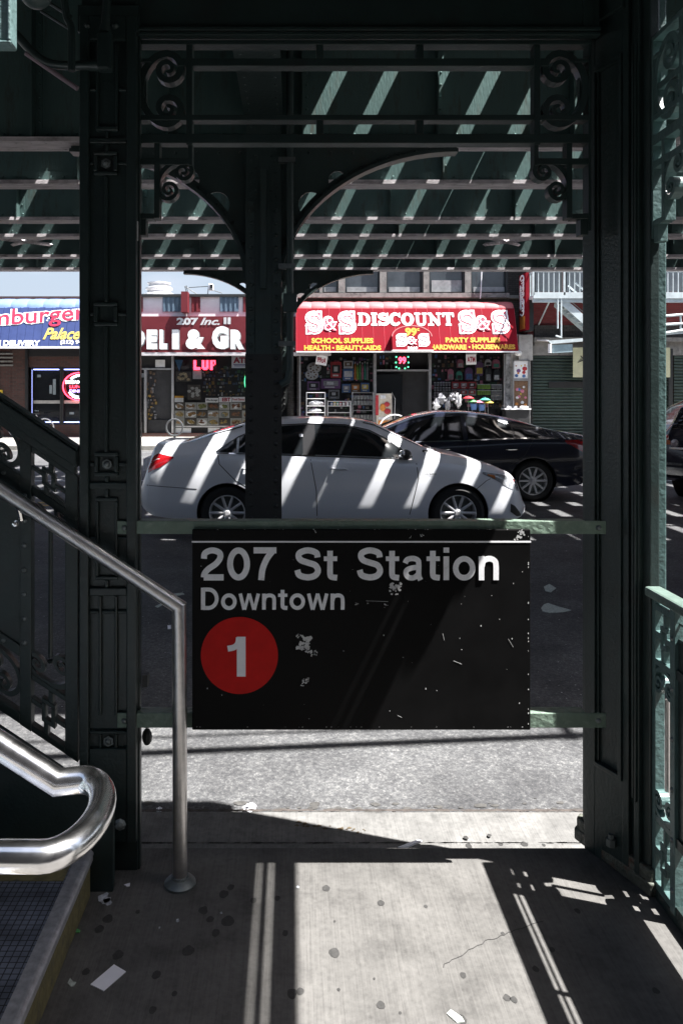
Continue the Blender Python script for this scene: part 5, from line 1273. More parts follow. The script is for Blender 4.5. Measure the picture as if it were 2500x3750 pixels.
for (s, a, b, c, d) in [('D',705,835,466,595),('E',845,905,482,594),('L',918,962,482,594),('I',990,1028,482,594),('&',1068,1180,480,594),('G',1218,1314,462,594),('R',1324,1402,482,594),('O',1412,1480,482,594),('C',1490,1550,482,594),('E',1560,1612,482,594),('R',1622,1690,482,594),('Y',1700,1770,482,594)]:
    text(s, X(za(a),Yt), X(za(b),Yt), Z(zb(d),Yt), Z(zb(c),Yt), Yt-.06, .075, mb=m)
    text(s, X(za(a+4),Yt), X(za(b+5),Yt), Z(zb(d+3),Yt), Z(zb(c+3),Yt), Yt-.0, .10, mb=mg)
m.build('deli_lettering', white, b2, recalc=False); mg.build('letter_returns', mat('letter_grey', (.3,.32,.33), .5), b2, recalc=False)
# shopfront of deli
m = MB(); bx(m, 441, 1088, 1300, 1612, FY+.1, FY+.14); m.build('dark_shopfront', inside, b2)
m = MB(); bx(m, za(985), za(999), 1300, 1600, FY-.05, FY+.1); bx(m, 505, za(985), zb(703), zb(712), FY-.04, FY+.1); bx(m, za(828), za(842), zb(712), 1600, FY-.06, FY+.1); bx(m, za(780), za(790), zb(640), 1600, FY-.04, FY+.1)
bx(m, za(1000), 1088, zb(1034), zb(1042), FY-.06, FY+.1); bx(m, za(1000), 1088, zb(1090), 1600, FY-.06, FY+.1)
m.build('shopfront_frame', alu, b2)
m = MB(); bx(m, 441, 1088, 1586, 1612, FY-.08, FY+.12); m.build('plinth', brickred, b2)
for (a, b, c, d) in [(1108,1158,715,765),(893,948,655,698),(812,830,732,756),(1008,1098,1046,1084),(1195,1262,1045,1082)]: bx(MB(), za(a), za(b), zb(c), zb(d), FY+.02, FY+.05).build('window_poster', mat('white_poster', (.55,.56,.57), .6, var=.15, scale=8), b2)

m = MB(); m.prism([(X(za(1005),FY),Z(zb(655),FY)),(X(za(1052),FY),Z(zb(655),FY)),(X(za(1030),FY),Z(zb(720),FY))], FY+.0, FY+.03); tag(m.build('pennant', mat('pennant_blue', (.04,.13,.25), .6)), 'blue triangular pennant hanging inside the deli window', 'pennant')
t = thing('led_sign', 'red LED sign reading LUP in the deli window', 'LED sign', (X(za(1175),FY), FY, Z(zb(712),FY)))
bx(MB(), za(1100), za(1245), zb(650), zb(714), FY+.0, FY+.05).build('housing', plasticblack, t)
m = MB(); Yt = FY-.005
def pixel(rows, x, z, s):
    for r_, row in enumerate(rows):
        for c_, ch in enumerate(row):
            if ch != '.': m.box(x+c_*s, x+c_*s+s*.86, Yt-.01, Yt, z-r_*s-s*.86, z-r_*s)
pixel(['##....##.##.####','##....##.##.##.#','##....##.##.##.#','##....##.##.###.','##....##.##.##..','#####.#####.##..','#####..###..##..'], X(za(1112),Yt), Z(zb(658),Yt), .050)
m.build('lit_letters', ledred, t)
t = thing('atm_sign', 'white ATM sign with red letters in the deli window beside the column', 'sign', (X(za(1385),FY), FY-.05, Z(zb(702),FY)))
bx(MB(), za(1330), za(1450), zb(628), zb(702), FY-.05, FY-.03).build('panel', white, t)
Yt = FY-.052; text('ATM', X(za(1340),Yt), X(za(1440),Yt), Z(zb(674),Yt), Z(zb(640),Yt), Yt, .05).build('lettering', redtxt, t, recalc=False)
m = MB(); bx(m, za(1340), za(1440), zb(680), zb(684), Yt-.004, Yt); bx(m, za(1345), za(1435), zb(688), zb(692), Yt-.004, Yt); m.build('small_print', mat('print_blue', (.12,.1,.3), .6), t)
t = thing('food_stamp_notice', 'white strip notice reading We Accept EBT Food Stamp in the deli window', 'notice', (X(za(1290),FY), FY-.04, Z(zb(900),FY)))
m = MB(); bx(m, za(1180), za(1254), zb(874), zb(900), FY-.04, FY-.02); bx(m, za(1257), za(1330), zb(868), zb(898), FY-.04, FY-.02); bx(m, za(1332), za(1406), zb(868), zb(896), FY-.04, FY-.02); m.build('panel', white, t)
Yt = FY-.042; text('We Accept', X(za(1184),Yt), X(za(1250),Yt), Z(zb(896),Yt), Z(zb(880),Yt), Yt, .03).build('black_words', plasticblack, t, recalc=False)
m = MB(); text('EBT', X(za(1276),Yt), X(za(1324),Yt), Z(zb(894),Yt), Z(zb(872),Yt), Yt, .05, mb=m); text('Food Stamp', X(za(1336),Yt), X(za(1403),Yt), Z(zb(892),Yt), Z(zb(875),Yt), Yt, .03, mb=m); m.build('red_words', redtxt, t, recalc=False)
# food picture posters
foodcols = [(.30,.16,.05),(.42,.30,.10),(.22,.10,.05),(.35,.22,.12),(.20,.22,.07),(.45,.36,.22)]
fm = [mat('food_tone_%s' % n, c, .6, var=.8, scale=22, dirt=(.10,.03,.02), dirt_amt=.9, dirt_scale=16) for n, c in zip('abcdef', foodcols)]
wp = mat('picture_paper', (.42,.42,.40), .6, var=.2, scale=10); wp2 = mat('picture_paper_dark', (.08,.07,.06), .6, var=.4, scale=10)
pal_plate = mat('plate_grey', (.2,.22,.2), .5, var=.3)
random.seed(3); r0 = [(900,942),(946,988),(990,1032)]; c0 = [(1004,1060),(1064,1128),(1130,1192),(1194,1256),(1258,1318),(1322,1388),(1390,1450)]
rowname = ['top', 'middle', 'bottom']; coln = ['first','second','third','fourth','fifth','sixth','seventh']
for r_, (c, d) in enumerate(r0):
    for k, (a, b) in enumerate(c0):
        t = thing('food_picture', 'meal picture, %s from the left in the %s row of the deli window' % (coln[k], rowname[r_]), 'food picture', (X(za((a+b)/2),FY), FY-.03, Z(zb(d),FY)), 'food pictures in the deli window')
        bx(MB(), za(a), za(b), zb(c), zb(d), FY-.03, FY-.01).build('sheet', wp if (r_+k)%3 else wp2, t)
        m = MB(); xx, zz_ = X(za((a+b)/2),FY-.03), Z(zb((c+d)/2),FY-.03); m.ellipsoid((xx+random.uniform(-.02,.02), FY-.034, zz_+random.uniform(-.015,.015)), random.uniform(.12,.19), .012, random.uniform(.07,.12), 16, 6); pl_ = m.build('plate', random.choice([white, white, fm[5], wp2, pal_plate]), t, smooth=True)
        m = MB()
        for q in range(random.randint(4,9)): m.ellipsoid((xx+random.uniform(-.11,.11), FY-.05, zz_+random.uniform(-.05,.05)), random.uniform(.03,.09), .014, random.uniform(.02,.055), 8, 5, .5)
        m.build('food', random.choice(fm), pl_)
for (a, b, c, d, lab) in [(1078,1152,798,884,'dark menu poster with a plate picture above the food picture grid'),(1004,1054,862,898,'small poster with yellow top in the deli window beside the door frame'),(1010,1100,722,780,'pale rack of small cards near the pennant in the deli window')]:
    m = MB(); t = thing('menu_poster', lab, 'poster', (X(za((a+b)/2),FY), FY-.03, Z(zb(d),FY)))
    bx(m, za(a), za(b), zb(c), zb(d), FY-.03, FY-.01).build('sheet', wp2 if b-a > 60 else white, t)
    m = MB()
    if b-a < 60: bx(m, za(a), za(b), zb(c), zb(c+12), FY-.034, FY-.03); m.build('yellow_band', yellow, t)
    else:
        for q in range(9): m.ellipsoid((X(za(random.uniform(a+8,b-8)),FY), FY-.04, Z(zb(random.uniform(c+12,d-8)),FY)), .07, .012, .05, 8, 5, .3)
        m.build('pictures', wp if a > 1050 else fm[5], t)
# shelves of goods dimly seen in deli window and door
def goods(parent, a, b, c, d, rows, cols, Y, palette, cv, ca_, name='goods', w=(.5,.85), gap=.3):
    ms = {}; cells = [(r_, k) for r_ in range(rows) for k in range(cols)]; made = sum(1 for q in parent.children)
    for r_, k in cells:
        if 1:
            if random.random() < gap: continue
            x0_ = a+(b-a)*k/cols; x0_ += (b-a)/cols*random.uniform(-.35,.35); x1_ = x0_+(b-a)/cols*random.uniform(.35,1.1); y1_ = c+(d-c)*(r_+.95)/rows; y1_ += (d-c)/rows*random.uniform(-.15,.1); y0_ = y1_-(d-c)/rows*random.uniform(.3,.95)
            q = random.choice(palette); made += 1
            if made <= 92: bx(MB(), ca_(x0_), ca_(x1_), cv(y0_), cv(y1_), Y+random.uniform(0,.02), Y+.05).build('packet', q, parent)
            else: bx(ms.setdefault(q.name, (MB(), q))[0], ca_(x0_), ca_(x1_), cv(y0_), cv(y1_), Y+random.uniform(0,.02), Y+.05)
    for mm, q in ms.values(): mm.build('further_packets', q, parent)['kind'] = 'stuff'
dim = [mat('pack_dim_'+n, c, .5, var=.5, scale=12) for n, c in [('green',(.03,.08,.04)),('grey',(.12,.12,.13)),('ochre',(.16,.10,.02)),('blue',(.03,.05,.10)),('white',(.3,.3,.3)),('brown',(.08,.05,.03))]]
random.seed(21)
dg = thing('window_stock', 'dimly seen packets and bottles stacked behind the deli window glass', 'shop goods', (X(za(1290),FY), FY+.04, Z(zb(860),FY)))
goods(dg, 1165, 1450, 690, 862, 8, 17, FY+.04, dim, zb, za, 'packets', gap=.25)
goods(dg, 845, 900, 720, 1020, 14, 4, FY+.04, dim[2:3]+dim[5:]+dim[1:2], zb, za, 'packets', gap=.4)
m = MB(); m.tube([(X(za(1420),FY-.03), FY-.03, Z(zb(790),FY))]+[(X(za(1424),FY-.03)+.12*math.cos(t), FY-.03, Z(zb(780),FY)+.34*math.sin(t)) for t in [2*math.pi*i/20 for i in range(21)]][1:], .012, 5, False); m.build('green_neon_outline', mat('green_neon', (.1,.4,.2), .5, var=0, emit=(.1,.8,.35,.8)), dg)
m = MB(); bx(m, za(848), za(982), zb(1000), 1600, FY+.02, FY+.09); m.build('threshold', inside, b2)
# rooftop items
t = thing('roof_vent', 'round galvanised vent on the deli roof', 'vent', (X(za(915),FY+2), FY+2, Z(zb(280),FY+2)))
Yv = FY+2; s_ = Yv/F/1.568; vx = X(za(915),Yv); vz = Z(zb(280),Yv)
m = MB().lathe([(.62,0),(.62,.05),(.5,.10),(.44,.16),(.46,.22),(.52,.24),(.52,.30),(.40,.36),(.40,.44),(.46,.46),(.46,.5),(.1,.56)], (vx, Yv, vz-.05), 'z', 24); m.build('vent_cowl', mat('galvanised', (.55,.55,.56), .4, metal=.4, var=.15, scale=4), t, smooth=True)
m = MB().box(vx-.75, vx+.85, Yv-.5, Yv+.5, vz-.12, vz-.05); m.build('base_curb', MATS['galvanised'], t)
t = thing('roof_camera', 'small white security camera on a thin pole above the deli roof', 'camera', (X(za(1195),FY+.3), FY+.3, Z(zb(277),FY)))
Yv = FY+.1
m = MB().tube([(X(za(1193),Yv),Yv,Z(zb(278),Yv)),(X(za(1198),Yv),Yv,Z(zb(232),Yv))], .02, 6); m.build('pole', alu, t)
m = MB(); bx(m, za(1196), za(1222), zb(216), zb(252), Yv-.3, Yv+.1); m.build('camera_body', white, t, bevel=.03)
m = MB(); bx(m, za(1206), za(1222), zb(222), zb(245), Yv-.32, Yv-.3); m.build('lens', plasticblack, t)
m = MB()
for (p, q) in [((1062,232),(1130,278)),((1062,232),(1070,262)),((1085,240),(1195,233)),((1222,255),(1275,272)),((1070,228),(1078,262))]: m.tube([(X(za(p[0]),Yv),Yv,Z(zb(p[1]),Yv)),(X(za(q[0]),Yv),Yv,Z(zb(q[1]),Yv))], .014, 5)
tag(m.build('roof_bracket', darkiron), 'thin dark bracket and wires above the maroon fin on the deli roof', 'bracket')

# ---------- building 3 : discount store
b3 = thing('discount_store_building', 'two storey dark brick building with grey framed upper windows above the red awning', 'building', (X(1500,FY), FY, FW))
bx(MB(), 1088, ra(1425), 700, 1612, FY+.3, FY+9).build('wall', brickdark, b3)
m = MB(); bx(m, 1040, ra(1355), rb(192), rb(218), FY-.1, FY+.3); bx(m, ra(1355), ra(1425), rb(205), rb(222), FY+.05, FY+.3); m.build('sill_course', grime, b3)
xs_ = [(150,265),(285,368),(415,605),(655,850),(900,1090),(1140,1335)]
for i, (a, b) in enumerate(xs_):
    f = MB(); bx(f, ra(b), ra(b)+8, rb(-130), rb(190), FY-.02, FY+.3); bx(f, ra(a)-6, ra(a), rb(-130), rb(190), FY-.0, FY+.3); f = f.build('window', darkiron, b3)
    bx(MB(), ra(a), ra(b), rb(-130), rb(188), FY+.16, FY+.2).build('pane', glassgrey, f)
    m = MB(); bx(m, ra(a+8), ra(b-8), rb(120 if i == 4 else 158), rb(186), FY+.1, FY+.15); m.build('inner_blind', mat('dull_blind', (.26,.26,.27), .8, var=.3, scale=5), f)
m = MB()
for (a, b) in [(375,413),(612,650),(862,895),(1100,1135),(266,284)]:
    bx(m, ra(a), ra(b), rb(-130), rb(190), FY-.06, FY+.3)
m.build('window_pier', grime, b3)
m = MB(); Yp = FY-.2; m.tube(spline([(X(ra(1195),Yp),Yp,Z(rb(60),Yp)),(X(ra(1192),Yp),Yp,Z(rb(170),Yp)),(X(ra(1187),Yp),Yp,Z(rb(225),Yp))], 4), .018, 5); tag(m.build('hanging_cable', white), 'thin white cable hanging in front of the upper window of the discount store', 'cable')
aw = thing('red_awning', 'long red awning lettered S&S DISCOUNT with puffed pink top', 'awning', (X(1490,AY), AY, Z(1285,AY)))
ax0, ax1 = X(ra(133),AY), X(ra(1405),AY)
m = MB().box(ax0, ax1, AY, AY+.05, Z(rb(526),AY), Z(rb(272),AY)); m.build('front_panel', red, aw)
m = MB()
for i in range(21):
    x_ = ax0+(ax1-ax0)*i/20; m.box(x_-.006, x_+.006, AY-.008, AY, Z(rb(526),AY), Z(rb(272),AY))
m.build('seam', mat('awning_red_seam', (.42,.018,.04), .6), aw)
m = MB(); scallop(m, ax0+.02, ax1-.0, 15, Z(rb(272),AY), Z(rb(226),AY), AY+.55, FY+.0); m.build('puffed_top', red2, aw, smooth=True, recalc=False)
m = MB().box(ax0-.0, ax1, AY-.012, AY+.06, Z(rb(534),AY), Z(rb(527),AY)); m.build('white_hem', white, aw)
m = MB()
for x_ in (ax0, ax1-.03): m.prism([(AY+.075, Z(rb(526),AY)), (AY+.62, Z(rb(272),AY)), (FY, Z(rb(232),AY)), (FY, Z(rb(526),AY))], x_, x_+.03, 'yz')
m.build('side_panel', red, aw)
Yt = AY-.010
def layered(s, a, b, c, d, Y, parent=None, small=1.):
    for (g, mt, dY, nm) in ((.13, white, 0, 'letter_outline'), (.02, redtxt, .008, 'letter_inline'), (-.045, white, .016, 'letter_core')):
        m = MB(); h = Z(rb(c),Y)-Z(rb(d),Y); W_ = X(ra(b),Y)-X(ra(a),Y)
        pa = dict(fat=h*g*1.3, dy=.0015)
        strokes(m, ['SS'], X(ra(a),Y)+W_*.03, Z(rb(d),Y)+h*.06, h*.88, Y-dY, total=W_*.28, **pa)
        strokes(m, ['SS'], X(ra(a),Y)+W_*.70, Z(rb(d),Y)+h*.06, h*.88, Y-dY, total=W_*.28, **pa)
        m.build(nm, mt, parent or aw)
        m = MB(); text('&', X(ra(a),Y)+W_*(.37-g*.35), X(ra(a),Y)+W_*(.64+g*.35), Z(rb(d),Y)+h*(.13-g*.4), Z(rb(d),Y)+h*(.74+g*.4), Y-dY-.004, .02+g*.9, mb=m); m.build(nm, mt, parent or aw, recalc=False)
layered('S&S', 186, 472, 290, 424, Yt); layered('S&S', 1075, 1362, 285, 422, Yt)
m = MB(); strokes(m, ['DD','II','SS','CC','OO','UU','NN','TT'], X(ra(492),Yt), Z(rb(374),Yt), Z(rb(301),Yt)-Z(rb(374),Yt), Yt, total=X(ra(1052),Yt)-X(ra(492),Yt), gap=.03, dy=.002, fat=.022); m.build('discount_lettering', white, aw)
m = MB()
text('SCHOOL SUPPLIES', X(ra(220),Yt), X(ra(577),Yt), Z(rb(481),Yt), Z(rb(449),Yt), Yt, .05, mb=m); text('HEALTH', X(ra(178),Yt), X(ra(328),Yt), Z(rb(522),Yt), Z(rb(492),Yt), Yt, .05, mb=m); text('BEAUTY-AIDS', X(ra(362),Yt), X(ra(620),Yt), Z(rb(522),Yt), Z(rb(492),Yt), Yt, .05, mb=m)
text('PARTY SUPPLIES', X(ra(992),Yt), X(ra(1307),Yt), Z(rb(476),Yt), Z(rb(446),Yt), Yt, .05, mb=m); text('HARDWARE', X(ra(903),Yt), X(ra(1110),Yt), Z(rb(518),Yt), Z(rb(488),Yt), Yt, .05, mb=m); text('HOUSEWARES', X(ra(1143),Yt), X(ra(1390),Yt), Z(rb(516),Yt), Z(rb(487),Yt), Yt, .05, mb=m)
for (a, b) in ((345,508),(1127,503)): m.lathe([(.035,-.004),(.035,0)], (X(ra(a),Yt), Yt, Z(rb(b),Yt)), 'y', 10)
m.build('yellow_lettering', yellow, aw, recalc=False)
# domed centre
YD = AY-.35
P = [(X(ra(686),YD), Z(rb(524),YD)), (X(ra(915),YD), Z(rb(524),YD))] + [(X(ra(800.5+114.5*math.cos(R(a))),YD), Z(rb(440-64*math.sin(R(a))),YD)) for a in range(0, 181, 12)]
m = MB().prism(P, YD, AY-.002); dm = m.build('domed_centre', red, aw)
m = MB(); m.ribbon(P[2:], .03, YD-.01, YD+.02); m.build('dome_piping', red2, dm)
Yd = YD-.006; text('99', X(ra(762),Yd), X(ra(830),Yd), Z(rb(438),Yd), Z(rb(388),Yd), Yd, .05).build('yellow_lettering', yellow, dm, recalc=False)
text('c', X(ra(831),Yd), X(ra(846),Yd), Z(rb(408),Yd), Z(rb(390),Yd), Yd, .05).build('yellow_lettering', yellow, dm, recalc=False)
layered('S&S', 706, 897, 424, 498, Yd, dm)
text('3069', X(ra(771),Yd), X(ra(830),Yd), Z(rb(517),Yd), Z(rb(500),Yd), Yd, .05).build('street_number', white, dm, recalc=False)
bx(MB(), ra(684), ra(920), rb(519), rb(526), YD-.01, AY-.012).build('white_hem', white, dm)
# awning faces lean back towards the wall
def lean(root, k, zref, extra=()):
    def walk(o):
        for ch in o.children:
            if ch.type == 'MESH':
                b_ = Vector(root.location)
                for v in ch.data.vertices:
                    wy = v.co.y + b_.y; wz = v.co.z + b_.z
                    if wy < AY+.07: v.co.y += max(0, wz-zref)*k
            walk(ch)
    walk(root)
lean(aw, .33, Z(rb(526),AY)); lean(a1, .33, Z(1268,AY))
# storefront below
m = MB(); bx(m, 1060, ra(1330), 1285, 1612, FY+.24, FY+.29); m.build('dark_shopfront', inside, b3)
m = MB(); bx(m, 1088, ra(118), 1290, 1608, FY-.06, FY+.24); bx(m, ra(85), ra(148), rb(560), 1608, FY-.06, FY+.24); m.build('brick_pier', brickdark, b3)
m = MB(); bx(m, ra(575), ra(592), rb(540), 1606, FY-.1, FY+.2); bx(m, ra(893), ra(908), rb(540), 1606, FY-.1, FY+.2); bx(m, ra(592), ra(893), rb(632), rb(642), FY-.1, FY+.2); bx(m, ra(150), ra(158), rb(540), 1606, FY-.1, FY+.2); bx(m, ra(1322), ra(1332), rb(540), 1606, FY-.1, FY+.2)
m.build('shopfront_frame', alu, b3)
m = MB(); bx(m, ra(592), ra(740), rb(660), 1600, FY+.05, FY+.09); m.build('door_leaf', glassdark, b3)
m = MB(); bx(m, ra(1335), ra(1372), rb(540), 1606, FY-.12, FY+.24); m.build('mirror_strip', mat('crumpled_foil', (.45,.45,.46), .3, metal=.6, var=.8, scale=5, bump=1, bscale=8), b3)
pal = {n: mat('goods_'+n, c, .5, var=.35, scale=14) for n, c in dict(white=(.6,.6,.62), purple=(.16,.07,.20), green=(.10,.34,.12), lime=(.25,.42,.08), blue=(.06,.14,.34), red=(.42,.03,.04), orange=(.6,.22,.04), yellow=(.6,.45,.06), pink=(.5,.16,.24), grey=(.25,.25,.27), teal=(.05,.30,.22), brown=(.16,.09,.05), black=(.02,.02,.022), skin=(.45,.25,.15)).items()}
t = thing('led_sign', 'red LED number 99 with coloured dots above the discount store door', 'LED sign', (X(ra(740),FY), FY-.12, Z(rb(630),FY)))
bx(MB(), ra(698), ra(780), rb(548), rb(630), FY-.12, FY-.08).build('housing', plasticblack, t)
Yt = FY-.125; text('99', X(ra(718),Yt), X(ra(762),Yt), Z(rb(600),Yt), Z(rb(560),Yt), Yt, .03).build('lit_letters', ledred, t, recalc=False)
m = MB()
for (a, b) in [(706,560),(774,560),(704,592),(776,592),(706,618),(774,618),(722,626),(756,626)]: m.dome((X(ra(a),Yt), Yt, Z(rb(b),Yt)), .03, (0,-1,0), 6, .4)
m.build('coloured_dots', mat('green_led', (.05,.4,.1), .5, var=0, emit=(.1,.9,.4,.9)), t)
for (s, a, b, c, d, rr_, lab) in [('99cA', 238, 318, 545, 612, -10, 'tilted white 99 cent sign hanging left under the red awning'), ('ATM', 1098, 1172, 540, 610, 2, 'white ATM sign hanging right under the red awning')]:
    t = thing('hanging_sign', lab, 'sign', (X(ra((a+b)/2),FY-.5), FY-.5, Z(rb(d),FY)))
    Yh = FY-.5; cx2, cz2 = X(ra((a+b)/2),Yh), Z(rb((c+d)/2),Yh); w2, h2_ = (X(ra(b-8),Yh)-X(ra(a+8),Yh))/2, (Z(rb(c+6),Yh)-Z(rb(d-6),Yh))/2; cr_, sr_ = math.cos(R(rr_)), math.sin(R(rr_))
    m = MB().prism([(cx2+u*w2*cr_-v*h2_*sr_, cz2+u*w2*sr_+v*h2_*cr_) for (u, v) in ((-1,-1),(1,-1),(1,1),(-1,1))], Yh, Yh+.02); m.build('panel', white, t)
    text(s.replace('c', 'c'), cx2-w2*.8, cx2+w2*.8, cz2-h2_*.55, cz2+h2_*.55, Yh-.003, .03, rot=R(rr_)).build('lettering', redtxt, t, recalc=False)
    m = MB().box(cx2-w2*1.1, cx2+w2*1.1, Yh-.02, Yh+.02, cz2+h2_, cz2+h2_+.06); m.build('hanger', alu, t)
random.seed(9)
GY = FY+.05
def item(name, label, cat, group, fn, base, parts):
    t = thing(name, label, cat, base, group)
    for nm, mt, mm in parts: mm.build(nm, mt, t)
    return t
# hanging toys & boxes : each its own thing
def packet(a, b, c, d, col, lab, name='boxed_toy', cat='boxed toy', band=None, group='goods in the discount store windows', Y=None):
    Y = Y or GY; t = thing(name, lab, cat, (X(ra((a+b)/2),Y), Y, Z(rb(d),Y)), group)
    bx(MB(), ra(a), ra(b), rb(c), rb(d), Y, Y+.12).build('carton', pal[col], t, bevel=.01)
    m = MB(); bx(m, ra(a+(b-a)*.12), ra(b-(b-a)*.12), rb(c+(d-c)*.2), rb(c+(d-c)*.72), Y-.012, Y); m.build('picture', pal[band or 'grey'], t)
    m = MB(); bx(m, ra(a+(b-a)*.2), ra(b-(b-a)*.3), rb(c+(d-c)*.8), rb(c+(d-c)*.9), Y-.012, Y); bx(m, ra(a+(b-a)*.3), ra(b-(b-a)*.35), rb(c+(d-c)*.3), rb(c+(d-c)*.6), Y-.02, Y-.012); m.build('print', pal['white'], t)
    return t
packet(405,458,582,625,'white','white carton with brown picture, upper of two beside the bottles',band='brown')
packet(400,462,628,694,'blue','pale blue toy carton below the white one in the left window',band='white')
packet(275,386,686,742,'purple','wide purple toy carton in the left window',band='grey')
packet(196,268,700,752,'purple','smaller purple carton left of the wide purple one',band='black')
packet(318,380,748,802,'grey','grey carton below the wide purple one',band='black')
packet(395,445,715,765,'blue','dark blue carton left of the yellow labelled one',band='grey')
packet(448,498,712,762,'brown','brown carton with orange label under the bottles',band='orange')
packet(503,552,708,760,'blue','blue carton at the right side of the left window',band='yellow')
packet(330,392,588,680,'red','dark red pack hanging behind the tilted sign',band='black')
packet(1025,1068,702,742,'red','red edged carton, upper left of six in the right window',band='grey'); packet(1072,1115,702,742,'red','red edged carton, upper middle of six in the right window',band='grey'); packet(1118,1165,702,742,'red','red edged carton, upper right of six in the right window',band='black')
packet(1025,1068,746,782,'grey','grey carton, lower left of six in the right window',band='black'); packet(1072,1115,746,782,'grey','grey carton, lower middle of six in the right window',band='red'); packet(1118,1165,746,782,'grey','grey carton, lower right of six in the right window',band='red')
# bottles
for i, (a, c, col) in enumerate([(470,588,'orange'),(484,596,'lime'),(498,585,'green'),(512,592,'pink'),(526,586,'teal'),(540,590,'grey')]):
    Y = GY; t = thing('bottle', 'tall %s bottle standing in the left window of the discount store' % col, 'bottle', (X(ra(a),Y), Y, Z(rb(690),Y)), 'bottles in the left store window')
    r_ = .038; z0_ = Z(rb(690),Y); z1_ = Z(rb(c),Y)
    MB().lathe([(r_,0),(r_,(z1_-z0_)*.72),(r_*.5,(z1_-z0_)*.82),(r_*.45,(z1_-z0_)*.9)], (X(ra(a),Y), Y, z0_), 'z', 10).build('bottle_body', pal[col], t, smooth=True)
    MB().lathe([(r_*.55,(z1_-z0_)*.9),(r_*.55,(z1_-z0_))], (X(ra(a),Y), Y, z0_), 'z', 8).build('cap', pal['white'], t)
# soft toys (white spotted bundle)
for (a, b, r_, lab) in [(235,622,.20,'round white spotted soft toy hanging upper left in the window'),(222,662,.19,'round white spotted soft toy hanging below the other at the left')]:
    Y = GY; t = thing('soft_toy', lab, 'soft toy', (X(ra(a),Y), Y, Z(rb(b),Y)), 'soft toys in the store window'); c_ = (X(ra(a),Y), Y, Z(rb(b),Y))
    MB().ellipsoid(c_, r_*1.3, .08, r_, 14, 9).build('toy_body', pal['white'], t, smooth=True)
    m = MB(); 
    for q in range(7): an = q*.9; m.ellipsoid((c_[0]+.14*math.cos(an), Y-.07, c_[2]+.10*math.sin(an)), .035, .02, .03, 8, 5)
    m.build('spots', pal['brown'], t)
# backpacks right window
for (a, b, c, d, col, c2, lab) in [(1055,1092,572,622,'pink','white','small pink backpack hanging at the left of the right window'),(1160,1205,585,660,'purple','yellow','purple backpack with yellow base in the right window'),(1215,1250,572,610,'white','black','white pouch hanging in the right window'),(1258,1300,572,625,'pink','teal','pink and teal backpack at the right end of the window'),(1100,1145,620,692,'purple','blue','dark purple backpack with blue picture in the right window'),(1000,1035,628,690,'pink','grey','pink and grey backpack low in the right window'),(1050,1085,640,690,'teal','black','dark green bag hanging beside the purple backpack'),(1215,1252,620,700,'black','grey','black satchel hanging in the right window'),(1262,1300,632,695,'black','white','black bag with white print at the right end of the window')]:
    Y = GY; t = thing('backpack', lab, 'backpack', (X(ra((a+b)/2),Y), Y, Z(rb(d),Y)), 'bags hanging in the right store window')
    x0_, x1_, z0_, z1_ = X(ra(a),Y), X(ra(b),Y), Z(rb(d),Y), Z(rb(c),Y); cx3 = (x0_+x1_)/2; w3_ = (x1_-x0_)/2
    MB().prism([(x0_, z0_), (x1_, z0_), (x1_, z1_-w3_)] + [(cx3+w3_*math.cos(R(q)), z1_-w3_+w3_*math.sin(R(q))) for q in range(15, 180, 15)] + [(x0_, z1_-w3_)], Y, Y+.12).build('bag', pal[col], t, bevel=.015)
    MB().prism([(x0_+.03, z0_+.03), (x1_-.03, z0_+.03), (x1_-.04, z0_+(z1_-z0_)*.5), (x0_+.04, z0_+(z1_-z0_)*.5)], Y-.03, Y).build('pocket', pal[c2], t, bevel=.01)
    MB().tube([(cx3-.03, Y, z1_), (cx3, Y, z1_+.06), (cx3+.03, Y, z1_)], .008, 5).build('loop', pal['black'], t)
# rows of jars/cups on shelves
def shelf_row(name, lab, cat, grp, a, b, zrow, n, h_, r_, mt, lid, Y=None):
    Y = Y or GY; first = None
    for i in range(n):
        x_ = X(ra(lerp(a, b, (i+.5)/n)), Y); z_ = Z(rb(zrow), Y)
        if first is None:
            t = thing(name, lab, cat, (x_, Y, z_), grp, local=True)
            MB().lathe([(r_*.8,0),(r_,.02),(r_,h_*.8),(r_*.9,h_*.85)], (0,0,0), 'z', 10).build(name+'_body', mt, t, smooth=True)
            MB().lathe([(r_*.95,h_*.85),(r_*.95,h_),(0,h_)], (0,0,0), 'z', 10).build('lid', lid, t); first = t
        else: c_ = copytree(first); c_.location = (x_, Y, z_)
for k, (zr) in enumerate((832, 862)): shelf_row('cup', 'white paper cup pack in the %s row on the left shelf' % ('upper' if k == 0 else 'middle'), 'cup', 'white cups on the left shelf', 460, 572, zr-28+30*0, 6, .16, .055, pal['white'], pal['grey'], FY-.02)
shelf_row('cup', 'white paper cup pack in the bottom row on the left shelf', 'cup', 'white cups on the left shelf', 460, 572, 918, 6, .17, .055, pal['white'], pal['grey'], FY-.02)
for k, zr in enumerate((728, 758, 788, 815)): shelf_row('jar', 'small clear jar in %s row of the left half of the right window' % ('first second third fourth'.split()[k]), 'jar', 'jars on the shelves of the right window', 920, 1018, zr, 6, .15, .045, pal['grey'], pal['white'])
for k, zr in enumerate((744, 778)): shelf_row('green_tin', 'green and white tin in the %s row of the right window' % ('upper' if k == 0 else 'lower'), 'tin', 'green tins in the right window', 1170, 1245, zr, 6, .18, .045, pal['lime'], pal['white'])
for k, zr in enumerate((744, 778, 808)): shelf_row('glass_jar', 'pale glass jar in the %s row at the right end of the window' % ('top middle bottom'.split()[k]), 'jar', 'pale jars at the right end of the window', 1250, 1312, zr, 5, .17, .05, pal['grey'], pal['white'])
